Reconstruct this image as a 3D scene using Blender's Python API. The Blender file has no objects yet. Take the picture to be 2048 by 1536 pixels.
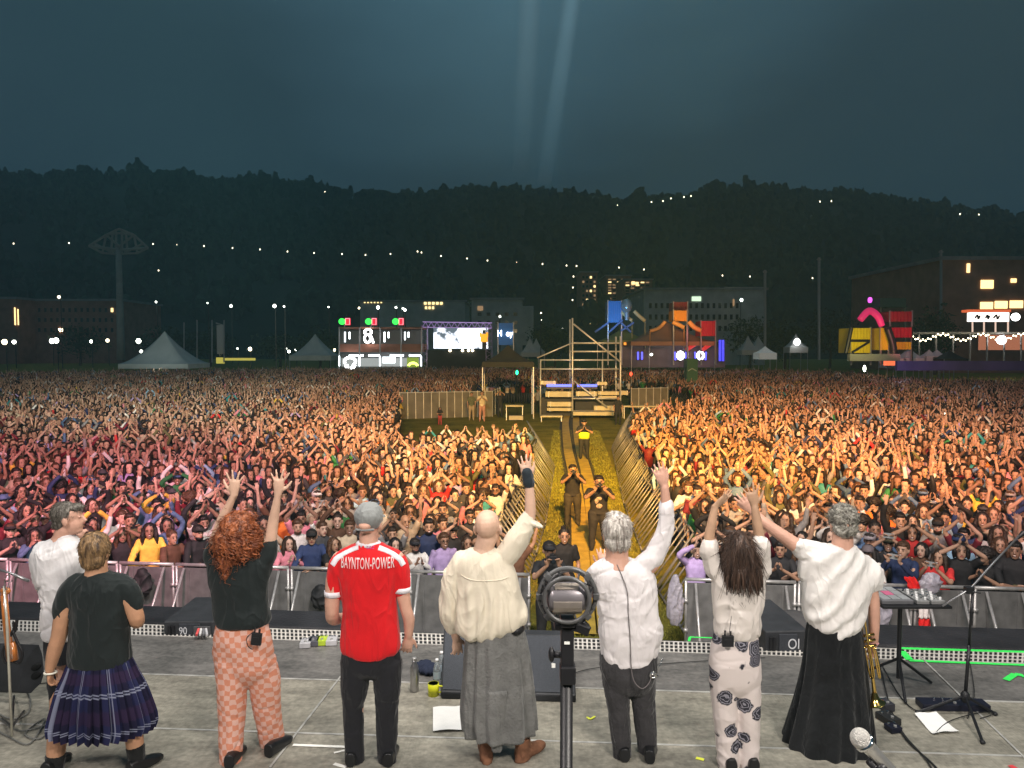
import bpy, bmesh, math, random
import numpy as np
from mathutils import Vector, Matrix, noise as mnoise
from mathutils.bvhtree import BVHTree
random.seed(7); RNG = np.random.RandomState(11)
C = bpy.context.scene.collection
scene = bpy.context.scene
# ---------------------------------------------------------------- camera
F_PX, PITCH, HCAM = 1500.0, math.radians(2.595), 4.6
STAGE = 1.76
cam = bpy.data.objects.new('camera', bpy.data.cameras.new('camera')); C.objects.link(cam)
cam.location = (0, 0, HCAM); cam.rotation_euler = (math.pi/2 - PITCH, 0, 0)
cam.data.sensor_width = 36; cam.data.lens = 36*F_PX/2048
cam.data.clip_start = 0.05; cam.data.clip_end = 6000
scene.camera = cam
scene.view_settings.view_transform = 'Standard'; scene.view_settings.look = 'None'
scene.view_settings.exposure = 0; scene.view_settings.gamma = 1
scene.cycles.max_bounces = 6; scene.cycles.volume_bounces = 0
scene.cycles.use_denoising = True
scene.cycles.sample_clamp_indirect = 6
# ---------------------------------------------------------------- dusk sky: overcast teal night
world = bpy.data.worlds.new('World'); scene.world = world; world.use_nodes = True
nt = world.node_tree; nt.nodes.clear()
def N(nt, t, **kw):
    n = nt.nodes.new(t)
    for k, v in kw.items(): setattr(n, k, v)
    return n
def ramp(nt, src, stops, interp='LINEAR'):
    r = N(nt, 'ShaderNodeValToRGB'); r.color_ramp.interpolation = interp
    e = r.color_ramp.elements
    while len(e) < len(stops): e.new(0.5)
    for i, (p, c) in enumerate(stops):
        e[i].position = p; e[i].color = tuple(c) + (1,) if len(c) == 3 else c
    if src is not None: nt.links.new(src, r.inputs[0])
    return r
def math_n(nt, op, a, b=None, clamp=False):
    m = N(nt, 'ShaderNodeMath', operation=op); m.use_clamp = clamp
    for i, v in enumerate((a, b)):
        if v is None: continue
        if isinstance(v, (int, float)): m.inputs[i].default_value = v
        else: nt.links.new(v, m.inputs[i])
    return m.outputs[0]
tc = N(nt, 'ShaderNodeTexCoord'); sx = N(nt, 'ShaderNodeSeparateXYZ')
nt.links.new(tc.outputs['Generated'], sx.inputs[0])
no = N(nt, 'ShaderNodeTexNoise'); no.inputs['Scale'].default_value = 2.2; no.inputs['Detail'].default_value = 3
mp = N(nt, 'ShaderNodeMapping'); mp.inputs['Scale'].default_value = (1, 1, 2.5)
nt.links.new(tc.outputs['Generated'], mp.inputs[0]); nt.links.new(mp.outputs[0], no.inputs['Vector'])
ax = math_n(nt, 'ABSOLUTE', sx.outputs[0])
t1 = math_n(nt, 'SUBTRACT', no.outputs[0], 0.5)
t1 = math_n(nt, 'MULTIPLY', t1, 0.9)
t2 = math_n(nt, 'SUBTRACT', 0.75, math_n(nt, 'MULTIPLY', ax, 0.9))
t3 = math_n(nt, 'ADD', t1, t2, True)
cen = math_n(nt, 'POWER', math_n(nt, 'SUBTRACT', 1.0, math_n(nt, 'MULTIPLY', ax, 1.15), True), 2.0)
el_ = math_n(nt, 'MULTIPLY', math_n(nt, 'SUBTRACT', sx.outputs[2], .16), 3.2, True)
t3 = math_n(nt, 'ADD', math_n(nt, 'MULTIPLY', t1, .55), math_n(nt, 'ADD', math_n(nt, 'MULTIPLY', math_n(nt, 'MULTIPLY', cen, el_), .75), .28), True)
skyc = ramp(nt, t3, [(0.0, (.015, .034, .050)), (0.4, (.023, .050, .070)), (1.0, (.074, .165, .222))])
bg = N(nt, 'ShaderNodeBackground'); bg.inputs[1].default_value = 1.0
nt.links.new(skyc.outputs[0], bg.inputs[0])
ni = N(nt, 'ShaderNodeTexSky', sky_type='NISHITA'); ni.sun_disc = False
ni.sun_elevation = math.radians(-4.0); ni.sun_rotation = math.radians(200)
bg2 = N(nt, 'ShaderNodeBackground'); bg2.inputs[1].default_value = 0.10
nt.links.new(ni.outputs[0], bg2.inputs[0])
ad = N(nt, 'ShaderNodeAddShader'); wo = N(nt, 'ShaderNodeOutputWorld')
nt.links.new(bg.outputs[0], ad.inputs[0]); nt.links.new(bg2.outputs[0], ad.inputs[1]); nt.links.new(ad.outputs[0], wo.inputs[0])
# ---------------------------------------------------------------- stage lamps, out of view, and an amber spot added for the pen
def spot(name, loc, aim, power, col, size, blend=0.7, radius=0.25):
    l = bpy.data.lights.new(name, 'SPOT'); l.energy = power; l.color = col
    l.spot_size = math.radians(size); l.spot_blend = blend; l.shadow_soft_size = radius
    o = bpy.data.objects.new(name, l); C.objects.link(o); o.location = loc
    o.rotation_euler = (Vector(aim) - Vector(loc)).to_track_quat('-Z', 'Y').to_euler()
    return o
def area(name, loc, aim, power, col, sx_, sy_):
    l = bpy.data.lights.new(name, 'AREA'); l.shape = 'RECTANGLE'; l.size = sx_; l.size_y = sy_
    l.energy = power; l.color = col
    o = bpy.data.objects.new(name, l); C.objects.link(o); o.location = loc
    o.rotation_euler = (Vector(aim) - Vector(loc)).to_track_quat('-Z', 'Y').to_euler()
    return o
area('stage_wash_lamp', (3.6, -2.2, 8.8), (0, 5.2, 2.2), 820, (1, .92, .84), 2.2, .7)
area('stage_wash_lamp', (-4.6, -1.2, 8.8), (-1, 5.2, 2.2), 430, (1, .90, .86), 2.2, .7)
area('stage_top_lamp', (0.0, 5.6, 9.4), (0.0, 5.7, 1.8), 600, (1, .95, .88), 9, .8)
spot('orange_crowd_lamp', (1.5, 2, 10.5), (1.0, 27, 1.2), 52000, (1, .47, .045), 50, 1.0)
spot('yellow_lane_lamp', (2.0, 2, 11.0), (2.2, 27, 0), 38000, (1, .66, .02), 13, 1.0)
spot('orange_crowd_lamp', (4.5, 2, 10.5), (8.5, 30, 1.2), 50000, (1, .45, .06), 48, 1.0)
spot('amber_far_spot', (-2.0, 2, 11.5), (-6, 55, 1.2), 34000, (1, .88, .56), 46, 1.0)
spot('amber_far_spot', (5.0, 2, 11.5), (22, 60, 1.2), 32000, (1, .78, .50), 46, 1.0)
spot('amber_far_spot', (3.0, 2, 11.5), (2.0, 46, 0), 22000, (1, .82, .35), 17, 1.0)  # added to brighten the grass pen and the far lane
spot('green_haze_lamp', (-3.0, 2, 11.5), (-45, 100, 1.2), 60000, (.85, 1, .74), 40, 1.0)
spot('pink_crowd_lamp', (-5, 2, 9.5), (-12, 21, 1.2), 17000, (1, .32, .42), 62, 1.0)
spot('pink_crowd_lamp', (7, 2, 9.5), (17, 24, 1.2), 13000, (1, .38, .40), 62, 1.0)
spot('white_front_lamp', (0.5, 3.5, 9.8), (-1.0, 13.2, 1.2), 4200, (1, .88, .80), 80, 1.0)
spot('warm_front_lamp', (2.5, 3.5, 9.8), (7.5, 13.2, 1.2), 2600, (1, .80, .70), 70, 1.0)
# ---------------------------------------------------------------- pixel <-> world
def at(px, py, y):
    k = -(py-768)/F_PX; d = y/(math.cos(PITCH)+k*math.sin(PITCH))
    return Vector(((px-1024)/F_PX*d, y, HCAM - d*math.sin(PITCH) + k*d*math.cos(PITCH)))
def gnd(px, py, z):
    k = -(py-768)/F_PX; s = (HCAM-z)/(math.sin(PITCH)-k*math.cos(PITCH))
    return Vector(((px-1024)/F_PX*s, s*(math.cos(PITCH)+k*math.sin(PITCH)), z))
def pm(y): return y/F_PX          # metres per photo pixel at distance y
def proj(p):
    x, y, z = p[0], p[1], p[2]-HCAM
    d = y*math.cos(PITCH)-z*math.sin(PITCH); u = y*math.sin(PITCH)+z*math.cos(PITCH)
    return 1024+F_PX*x/d, 768-F_PX*u/d
YAW = math.radians(6.6)
def st(a, b, z=0):                 # stage frame: a across, b towards the audience
    return Vector((a*math.cos(YAW)+b*math.sin(YAW), -a*math.sin(YAW)+b*math.cos(YAW), z))
def stinv(p):
    return (p[0]*math.cos(YAW)-p[1]*math.sin(YAW), p[0]*math.sin(YAW)+p[1]*math.cos(YAW))
# ---------------------------------------------------------------- materials
MATS = {}
def new_mat(name):
    m = bpy.data.materials.new(name); m.use_nodes = True
    t = m.node_tree; b = t.nodes['Principled BSDF']; return m, t, b
def mat(name, col, rough=.6, metal=0, var=.12, scale=12, bump=0.0, bscale=30, spec=.4, trans=0, sheen=0, coat=0, objcol=False):
    if name in MATS: return MATS[name]
    m, t, b = new_mat(name)
    b.inputs['Roughness'].default_value = rough; b.inputs['Metallic'].default_value = metal
    b.inputs['Specular IOR Level'].default_value = spec
    if trans: b.inputs['Transmission Weight'].default_value = trans
    if sheen: b.inputs['Sheen Weight'].default_value = sheen
    if coat: b.inputs['Coat Weight'].default_value = coat
    tcn = N(t, 'ShaderNodeTexCoord'); nz = N(t, 'ShaderNodeTexNoise')
    nz.inputs['Scale'].default_value = scale; nz.inputs['Detail'].default_value = 5
    t.links.new(tcn.outputs['Object'], nz.inputs['Vector'])
    mx = N(t, 'ShaderNodeMix', data_type='RGBA', blend_type='MULTIPLY'); mx.inputs[0].default_value = 1
    r = ramp(t, nz.outputs[0], [(.3, (1-var,)*3), (.7, (1+var,)*3)])
    t.links.new(r.outputs[0], mx.inputs[7])
    if objcol:
        oi = N(t, 'ShaderNodeObjectInfo'); t.links.new(oi.outputs['Color'], mx.inputs[6])
    else: mx.inputs[6].default_value = tuple(col)+(1,)
    t.links.new(mx.outputs[2], b.inputs['Base Color'])
    if bump:
        n2 = N(t, 'ShaderNodeTexNoise'); n2.inputs['Scale'].default_value = bscale; n2.inputs['Detail'].default_value = 6
        t.links.new(tcn.outputs['Object'], n2.inputs['Vector'])
        bp = N(t, 'ShaderNodeBump'); bp.inputs['Strength'].default_value = bump; bp.inputs['Distance'].default_value = .02
        t.links.new(n2.outputs[0], bp.inputs['Height']); t.links.new(bp.outputs[0], b.inputs['Normal'])
    MATS[name] = m; return m
def emis(name, col, s, base=(0.02,)*3):
    if name in MATS: return MATS[name]
    m, t, b = new_mat(name)
    b.inputs['Base Color'].default_value = tuple(base)+(1,)
    b.inputs['Emission Color'].default_value = tuple(col)+(1,); b.inputs['Emission Strength'].default_value = s
    MATS[name] = m; return m
BLACK = mat('black_plastic', (.012, .012, .014), .45, var=.2)
DKMET = mat('dark_metal', (.03, .03, .033), .35, .6)
ALU = mat('aluminium', (.55, .56, .57), .35, .85, var=.15, scale=40)
GALV = mat('galvanised_steel', (.42, .42, .41), .45, .5, var=.25, scale=15, bump=.1)
CHROME = mat('chrome', (.75, .75, .76), .12, 1, var=.05)
SKIN = mat('skin', (.55, .33, .23), .5, var=.12, scale=18, bump=.05, bscale=60)
# ---------------------------------------------------------------- object helpers
def setp(o, label=None, cat=None, group=None, kind=None):
    if label: o['label'] = label
    if cat: o['category'] = cat
    if group: o['group'] = group
    if kind: o['kind'] = kind
    return o
def mesh_obj(name, V, Fc, m, parent=None, smooth=False, mats=None, midx=None):
    me = bpy.data.meshes.new(name); me.from_pydata([tuple(v) for v in V], [], [tuple(f) for f in Fc]); 
    for mm in (mats or [m]): me.materials.append(mm)
    if midx is not None: me.polygons.foreach_set('material_index', midx)
    if smooth: me.polygons.foreach_set('use_smooth', [True]*len(me.polygons))
    me.update()
    o = bpy.data.objects.new(name, me); C.objects.link(o)
    if parent: o.parent = parent
    return o
def empty(name, loc, label, cat, group=None, rz=0):
    o = bpy.data.objects.new(name, None); C.objects.link(o); o.location = loc; o.rotation_euler = (0, 0, rz)
    o.empty_display_size = .1
    return setp(o, label, cat, group)
def keep(o, parent):              # parent, world coordinates of o's mesh stay
    o.parent = parent; o.matrix_parent_inverse = parent.matrix_basis.inverted() if False else Matrix.LocRotScale(parent.location, parent.rotation_euler, parent.scale).inverted(); return o
class G:                           # geometry collector
    def __init__(s): s.V = []; s.F = []; s.M = []
    def add(s, VF, mi=0):
        V, Fc = VF; n = len(s.V); s.V += [tuple(v) for v in V]; s.F += [tuple(i+n for i in f) for f in Fc]; s.M += [mi]*len(Fc); return s
    def obj(s, name, m, parent=None, smooth=False, kp=False, mats=None, bevel=0):
        o = mesh_obj(name, s.V, s.F, m, None, smooth, mats, s.M if mats else None)
        if parent: keep(o, parent) if kp else setattr(o, 'parent', parent)
        if bevel:
            b = o.modifiers.new('bevel', 'BEVEL'); b.width = bevel; b.segments = 2; b.limit_method = 'ANGLE'
        return o
def box(c, s, rz=0, M=None):
    x, y, z = s[0]/2, s[1]/2, s[2]/2
    V = [Vector(p) for p in ((-x,-y,-z),(x,-y,-z),(x,y,-z),(-x,y,-z),(-x,-y,z),(x,-y,z),(x,y,z),(-x,y,z))]
    R = M if M is not None else Matrix.Rotation(rz, 3, 'Z')
    return [R@v+Vector(c) for v in V], [(0,3,2,1),(4,5,6,7),(0,1,5,4),(1,2,6,5),(2,3,7,6),(3,0,4,7)]
def frames(P):
    P = [Vector(p) for p in P]; n = len(P); T = []
    for i in range(n):
        t = P[min(i+1, n-1)]-P[max(i-1, 0)]
        T.append(t.normalized() if t.length > 1e-9 else Vector((0, 0, 1)))
    u = T[0].cross(Vector((0, 1, 0)))
    if u.length < .1: u = T[0].cross(Vector((1, 0, 0)))
    u.normalize(); out = []
    for i in range(n):
        u = (u - T[i]*u.dot(T[i]))
        u = u.normalized() if u.length > 1e-6 else T[i].orthogonal().normalized()
        out.append((P[i], u, T[i].cross(u)))
    return out
def crom(P, R, sub):
    P = [Vector(p) for p in P]; n = len(P); o = []; r = []
    for i in range(n-1):
        a, b, c, d = P[max(i-1, 0)], P[i], P[i+1], P[min(i+2, n-1)]
        for k in range(sub):
            t = k/sub
            o.append(.5*((2*b)+(c-a)*t+(2*a-5*b+4*c-d)*t*t+(3*b-a-3*c+d)*t**3)); r.append(R[i]*(1-t)+R[i+1]*t)
    o.append(P[-1]); r.append(R[-1]); return o, r
def tube(P, R, n=8, sub=1, cap=True, rnd=False):
    if isinstance(R, (int, float)): R = [R]*len(P)
    if sub > 1: P, R = crom(P, R, sub)
    else: P = [Vector(p) for p in P]; R = list(R)
    if rnd:                        # rounded ends
        d0 = (P[0]-P[1]).normalized(); d1 = (P[-1]-P[-2]).normalized(); r0, r1 = R[0], R[-1]
        P = [P[0]+d0*r0*.95, P[0]+d0*r0*.6]+P+[P[-1]+d1*r1*.6, P[-1]+d1*r1*.95]
        R = [r0*.3, r0*.8]+R+[r1*.8, r1*.3]
    fr = frames(P); V = []; Fc = []
    for (p, u, v), r in zip(fr, R):
        for k in range(n):
            a = 2*math.pi*k/n; V.append(p+u*(r*math.cos(a))+v*(r*math.sin(a)))
    m = len(P)
    for i in range(m-1):
        for k in range(n):
            k2 = (k+1) % n; Fc.append((i*n+k, i*n+k2, (i+1)*n+k2, (i+1)*n+k))
    if cap: Fc.append(tuple(range(n))[::-1]); Fc.append(tuple(range((m-1)*n, m*n)))
    return V, Fc
def loft(rings, n=32, power=2.0, mod=None, cap=True):
    """rings: (centre, U, W, ru, rw) ; closed solid"""
    V = []; Fc = []; m = len(rings)
    for i, (c, u, w, ru, rw) in enumerate(rings):
        for k in range(n):
            a = 2*math.pi*k/n; ca, sa = math.cos(a), math.sin(a)
            e = 2/power
            x = abs(ca)**e*(1 if ca >= 0 else -1); y = abs(sa)**e*(1 if sa >= 0 else -1)
            q = 1 if mod is None else mod(a, i/(m-1))
            V.append(Vector(c)+u*(ru*x*q)+w*(rw*y*q))
    for i in range(m-1):
        for k in range(n):
            k2 = (k+1) % n; Fc.append((i*n+k, i*n+k2, (i+1)*n+k2, (i+1)*n+k))
    if cap: Fc.append(tuple(range(n))[::-1]); Fc.append(tuple(range((m-1)*n, m*n)))
    return V, Fc
def ell(c, r, n=12, m=8, R=None):
    V = []; Fc = []; c = Vector(c)
    for i in range(1, m):
        t = math.pi*i/m
        for k in range(n):
            a = 2*math.pi*k/n; v = Vector((r[0]*math.sin(t)*math.cos(a), r[1]*math.sin(t)*math.sin(a), r[2]*math.cos(t)))
            V.append(c+(R@v if R is not None else v))
    t = Vector((0, 0, r[2])); top = c+(R@t if R is not None else t); bot = c-(R@t if R is not None else t)
    V += [top, bot]; T, B = len(V)-2, len(V)-1
    for k in range(n): Fc.append((T, k, (k+1) % n)); Fc.append((B, (m-2)*n+(k+1) % n, (m-2)*n+k))
    for i in range(m-2):
        for k in range(n): k2 = (k+1) % n; Fc.append((i*n+k, (i+1)*n+k, (i+1)*n+k2, i*n+k2))
    return V, Fc
X, Y_, Z = Vector((1, 0, 0)), Vector((0, 1, 0)), Vector((0, 0, 1))
DG = lambda: bpy.context.evaluated_depsgraph_get()
def fuse(shapes, voxel, smooth=4, fac=.5):
    g = G()
    for s in shapes: g.add(s)
    me = bpy.data.meshes.new('tmp'); me.from_pydata(g.V, [], g.F); me.update()
    bm = bmesh.new(); bm.from_mesh(me); 
    bmesh.ops.recalc_face_normals(bm, faces=bm.faces); bm.to_mesh(me); bm.free()
    o = bpy.data.objects.new('tmp', me); C.objects.link(o)
    r = o.modifiers.new('r', 'REMESH'); r.mode = 'VOXEL'; r.voxel_size = voxel
    if smooth:
        s = o.modifiers.new('s', 'SMOOTH'); s.iterations = smooth; s.factor = fac
    ev = o.evaluated_get(DG()); m2 = bpy.data.meshes.new_from_object(ev)
    bpy.data.objects.remove(o); bpy.data.meshes.remove(me)
    return m2
def get_co(me):
    a = np.empty(len(me.vertices)*3, 'f'); me.vertices.foreach_get('co', a); return a.reshape(-1, 3)
def get_no(me):
    a = np.empty(len(me.vertices)*3, 'f'); me.vertices.foreach_get('normal', a); return a.reshape(-1, 3)
def displace(me, fn):
    co = get_co(me); no = get_no(me)
    d = np.array([fn(Vector(c), Vector(n)) for c, n in zip(co.tolist(), no.tolist())], 'f')
    co += no*d[:, None]; me.vertices.foreach_set('co', co.ravel()); me.update()
def link_me(name, me, m, parent=None, kp=True):
    me.materials.clear(); me.materials.append(m)
    me.polygons.foreach_set('use_smooth', [True]*len(me.polygons)); me.name = name
    o = bpy.data.objects.new(name, me); C.objects.link(o)
    if parent: keep(o, parent) if kp else setattr(o, 'parent', parent)
    return o
def ridge(v): return (1-abs(v))**2
def folds(scale, amp, dirv=(1, 1, 1), seed=0):
    s = Vector(dirv)*scale; off = Vector((seed*3.1, seed*7.7, seed*1.3))
    def f(c, n):
        q = Vector((c.x*s.x, c.y*s.y, c.z*s.z))+off
        w = mnoise.noise(q*.5)*1.2
        return amp*(ridge(mnoise.noise(q+Vector((w, w, w))))-.45)
    return f
def creases(scale, amp, dirv=(1, 1, 1), seed=0, width=.10):
    s = Vector(dirv)*scale; off = Vector((seed*5.1, seed*2.7, seed*9.3))
    def f(c, n):
        q = Vector((c.x*s.x, c.y*s.y, c.z*s.z))+off; w = mnoise.noise(q*.6+Vector((9, 9, 9)))*1.5
        v = mnoise.noise(q+Vector((w, w*.5, w))); return -amp*.55*math.exp(-(v/(width*1.6))**2)*max(.1, .6+mnoise.noise(q*.4))
    return f
def text_obj(name, s, size, m, parent, M, extr=.001, sx_=1.0, spacing=1.0, onto=None, off=.003, bold=0):
    cu = bpy.data.curves.new('t', 'FONT'); cu.body = s; cu.size = size; cu.extrude = extr; cu.align_x = 'CENTER'; cu.align_y = 'CENTER'
    cu.space_character = spacing; cu.offset = bold
    o = bpy.data.objects.new('t', cu); C.objects.link(o)
    me = bpy.data.meshes.new_from_object(o.evaluated_get(DG())); bpy.data.objects.remove(o)
    me.transform(M@Matrix.Diagonal((sx_, 1, 1, 1)))
    if onto is not None:
        bm = bmesh.new(); bm.from_mesh(me)
        bmesh.ops.triangulate(bm, faces=bm.faces)
        bmesh.ops.subdivide_edges(bm, edges=[e for e in bm.edges if e.calc_length() > .012], cuts=2, use_grid_fill=True)
        for v in bm.verts:
            h = onto.ray_cast(Vector((v.co.x, v.co.y-.6, v.co.z)), Vector((0, 1, 0)))
            if h[0] is not None: v.co = h[0]-Y_*off
        bm.to_mesh(me); bm.free()
    me.materials.clear(); me.materials.append(m); me.name = name
    ob = bpy.data.objects.new(name, me); C.objects.link(ob)
    if parent: keep(ob, parent)
    return ob
def face_cam(c, rot=0, yaw=0):     # matrix for text whose front looks back to the camera (-Y)
    return Matrix.Translation(Vector(c))@Matrix.Rotation(yaw, 4, 'Z')@Matrix.Rotation(math.pi/2, 4, 'X')@Matrix.Rotation(rot, 4, 'Z')
def bvh_of(o):
    me = o.data; return BVHTree.FromPolygons([v.co for v in me.vertices], [p.vertices for p in me.polygons])
def strip_on(name, pts, width, onto, m, parent, off=.003, up=None):
    """flat band of cloth lying on a surface, along 3D points"""
    P, _ = crom(pts, [0]*len(pts), 8); V = []; Fc = []; k = 3
    for i, p in enumerate(P):
        t = (P[min(i+1, len(P)-1)]-P[max(i-1, 0)]).normalized(); h = onto.find_nearest(p)
        s = t.cross(h[1]).normalized()
        for j in range(k):
            q = h[0]+s*(width*(j/(k-1)-.5)); hh = onto.find_nearest(q); V.append(hh[0]+hh[1]*off)
    for i in range(len(P)-1):
        for j in range(k-1): a = i*k+j; Fc.append((a, a+1, a+k+1, a+k))
    o = mesh_obj(name, V, Fc, m, None, True); s = o.modifiers.new('s', 'SOLIDIFY'); s.thickness = .002
    if parent: keep(o, parent)
    return o
# ================================================================ SETTING
YAW = math.radians(4.5)
# ---- grass field, one sheet
m, t, b = new_mat('grass_ground')
tcn = N(t, 'ShaderNodeTexCoord')
n1 = N(t, 'ShaderNodeTexNoise'); n1.inputs['Scale'].default_value = .55; n1.inputs['Detail'].default_value = 8; n1.inputs['Roughness'].default_value = .7
n2 = N(t, 'ShaderNodeTexNoise'); n2.inputs['Scale'].default_value = 9; n2.inputs['Detail'].default_value = 8; n2.inputs['Roughness'].default_value = .8
t.links.new(tcn.outputs['Object'], n1.inputs['Vector']); t.links.new(tcn.outputs['Object'], n2.inputs['Vector'])
s = math_n(t, 'ADD', math_n(t, 'MULTIPLY', n1.outputs[0], .5), math_n(t, 'MULTIPLY', n2.outputs[0], .5))
r = ramp(t, s, [(.36, (.05, .055, .012)), (.46, (.15, .145, .025)), (.55, (.24, .21, .04)), (.64, (.30, .22, .07))])
t.links.new(r.outputs[0], b.inputs['Base Color']); b.inputs['Roughness'].default_value = .9; b.inputs['Specular IOR Level'].default_value = .1
bp = N(t, 'ShaderNodeBump'); bp.inputs['Strength'].default_value = .9; bp.inputs['Distance'].default_value = .06
t.links.new(n2.outputs[0], bp.inputs['Height']); t.links.new(bp.outputs[0], b.inputs['Normal'])
GRASSM = m
g = G(); g.add(([(-3000, -300, 0), (3000, -300, 0), (3000, 3500, 0), (-3000, 3500, 0)], [(0, 1, 2, 3)]))
setp(g.obj('ground', GRASSM), kind='structure')
# ---- blades of grass where the lane is close to the stage
V = []; Fc = []
for i in range(38000):
    y = 8.6+RNG.rand()**1.5*34; cx = 1.4+(y-12)*.074+(RNG.rand()-.5)*(2.6 if y > 14 else 4.6)
    h = .03+RNG.rand()*.05; a = RNG.rand()*6.3; w = .008+.004*RNG.rand(); l = (RNG.rand(2)-.5)*.06
    n = len(V); V += [(cx-math.cos(a)*w, y-math.sin(a)*w, 0), (cx+math.cos(a)*w, y+math.sin(a)*w, 0), (cx+l[0], y+l[1], h)]; Fc.append((n, n+1, n+2))
setp(mesh_obj('grass', V, Fc, mat('grass_blade', (.20, .20, .035), .7, var=.5, scale=3, spec=.2)), 'short green grass blades in the lane between the two crowd blocks', 'grass', kind='stuff')
# ---- hills
HM = mat('hill_soil', (.030, .040, .030), .95, var=.4, scale=.02, spec=.05)
FM = mat('forest_leaves', (.030, .052, .034), .9, var=.6, scale=.12, spec=.05)
RIDGE = [(-500, 330), (-200, 335), (0, 348), (60, 362), (110, 360), (160, 352), (230, 356), (300, 352), (380, 360), (450, 374), (520, 360), (600, 380), (680, 388), (760, 396), (850, 398), (930, 392), (1000, 386), (1080, 392), (1170, 402), (1250, 412), (1330, 404), (1400, 396), (1450, 384), (1490, 376), (1540, 386), (1620, 394), (1700, 398), (1790, 408), (1860, 420), (1950, 432), (2048, 440), (2300, 452), (2600, 470)]
def ridge_y(px): return float(np.interp(px, [p[0] for p in RIDGE], [p[1] for p in RIDGE]))
D0, D1 = 380.0, 900.0
cols = list(range(-500, 2601, 20)); rows = 36; V = []; Fc = []
def hill_pt(px, tt):
    y = D0+(D1-D0)*tt; zt = at(px, ridge_y(px)+6, D1).z
    sm = tt**.85
    q = Vector((px*.004, tt*4, 1.7)); z = zt*sm + mnoise.noise(q)*14*math.sin(math.pi*min(tt, 1)) - 1
    return Vector(((px-1024)/F_PX*y, y, z))
for i, px in enumerate(cols):
    for j in range(rows+1): V.append(hill_pt(px, j/rows))
    p = hill_pt(px, 1); V.append(Vector((p.x*1.4, D1+400, p.z*.5)))
W = rows+2
for i in range(len(cols)-1):
    for j in range(W-1): a = i*W+j; Fc.append((a, a+W, a+W+1, a+1))
hills = mesh_obj('hills', V, Fc, HM, smooth=True); setp(hills, kind='structure')
# forest: one far-off wood
BV, BF = ell((0, 0, 0), (1, 1, 1), 7, 5); BV = np.array([tuple(v) for v in BV]); 
TV = []; TF = []; nb = 0
def blob(c, r, hh):
    global nb
    k = 1+ (RNG.rand(len(BV), 1)-.5)*.75
    TV.append(BV*k*np.array([r, r, hh])+np.array(c)); TF.append([tuple(i+nb for i in f) for f in BF]); nb += len(BV)
for i in range(5200):
    tt = 1-RNG.rand()**1.0*.93 if i > 900 else 1-RNG.rand()*.03
    px = -300+RNG.rand()*2600; p = hill_pt(px, tt); h = 5+RNG.rand()*8+(max(0, mnoise.noise(Vector((px*.02, 3, 8))))*10 if tt > .96 else 0)
    if mnoise.noise(Vector((px*.01, tt*9, 5))) > .22 and tt < .9: continue
    blob((p.x, p.y, p.z+h*.55), h*.42, h*.6)
    if RNG.rand() < .45: blob((p.x+(RNG.rand()-.5)*6, p.y, p.z+h*(.6+.4*RNG.rand())), h*.3, h*.55)
me = bpy.data.meshes.new('forest'); TVc = np.concatenate(TV); me.from_pydata(TVc.tolist(), [], [f for q in TF for f in q]); me.materials.append(FM)
o = bpy.data.objects.new('forest', me); C.objects.link(o); setp(o, 'dark wood covering the far hillside under the dusk sky', 'forest', kind='stuff')
del TV, TF, TVc
# ---- stage floor
def stage_mat(name, c0, c1, rib=True):
    m, t, b = new_mat(name); tcn = N(t, 'ShaderNodeTexCoord')
    n1 = N(t, 'ShaderNodeTexNoise'); n1.inputs['Scale'].default_value = 2.4; n1.inputs['Detail'].default_value = 9; n1.inputs['Roughness'].default_value = .72
    n2 = N(t, 'ShaderNodeTexNoise'); n2.inputs['Scale'].default_value = 26; n2.inputs['Detail'].default_value = 6
    mp = N(t, 'ShaderNodeMapping'); mp.inputs['Scale'].default_value = (1, 3, 1); mp.inputs['Rotation'].default_value = (0, 0, .5)
    t.links.new(tcn.outputs['Object'], mp.inputs[0]); t.links.new(mp.outputs[0], n1.inputs['Vector']); t.links.new(tcn.outputs['Object'], n2.inputs['Vector'])
    s = math_n(t, 'ADD', math_n(t, 'MULTIPLY', n1.outputs[0], .65), math_n(t, 'MULTIPLY', n2.outputs[0], .35))
    r = ramp(t, s, [(.36, c0), (.52, tuple((a+b_)/2 for a, b_ in zip(c0, c1))), (.66, c1)])
    vz = N(t, 'ShaderNodeTexVoronoi'); vz.inputs['Scale'].default_value = 7
    mp2 = N(t, 'ShaderNodeMapping'); mp2.inputs['Scale'].default_value = (1, 5, 1); mp2.inputs['Rotation'].default_value = (0, 0, 1.1)
    t.links.new(tcn.outputs['Object'], mp2.inputs[0]); t.links.new(mp2.outputs[0], vz.inputs['Vector'])
    r3 = ramp(t, vz.outputs['Distance'], [(.0, (1.7,)*3), (.045, (1,)*3)])
    mx = N(t, 'ShaderNodeMix', data_type='RGBA', blend_type='MULTIPLY'); mx.inputs[0].default_value = .6
    t.links.new(r.outputs[0], mx.inputs[6]); t.links.new(r3.outputs[0], mx.inputs[7]); col = mx.outputs[2]
    t.links.new(col, b.inputs['Base Color']); b.inputs['Roughness'].default_value = .55
    wv = N(t, 'ShaderNodeTexWave'); wv.inputs['Scale'].default_value = 14; wv.bands_direction = 'X'
    t.links.new(tcn.outputs['Object'], wv.inputs['Vector'])
    h = math_n(t, 'ADD', math_n(t, 'MULTIPLY', wv.outputs[0], .35 if rib else 0), n2.outputs[0])
    bp = N(t, 'ShaderNodeBump'); bp.inputs['Strength'].default_value = .35; bp.inputs['Distance'].default_value = .006
    t.links.new(h, bp.inputs['Height']); t.links.new(bp.outputs[0], b.inputs['Normal'])
    return m
SM1 = stage_mat('stage_ply_near', (.13, .122, .10), (.36, .34, .28))
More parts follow.
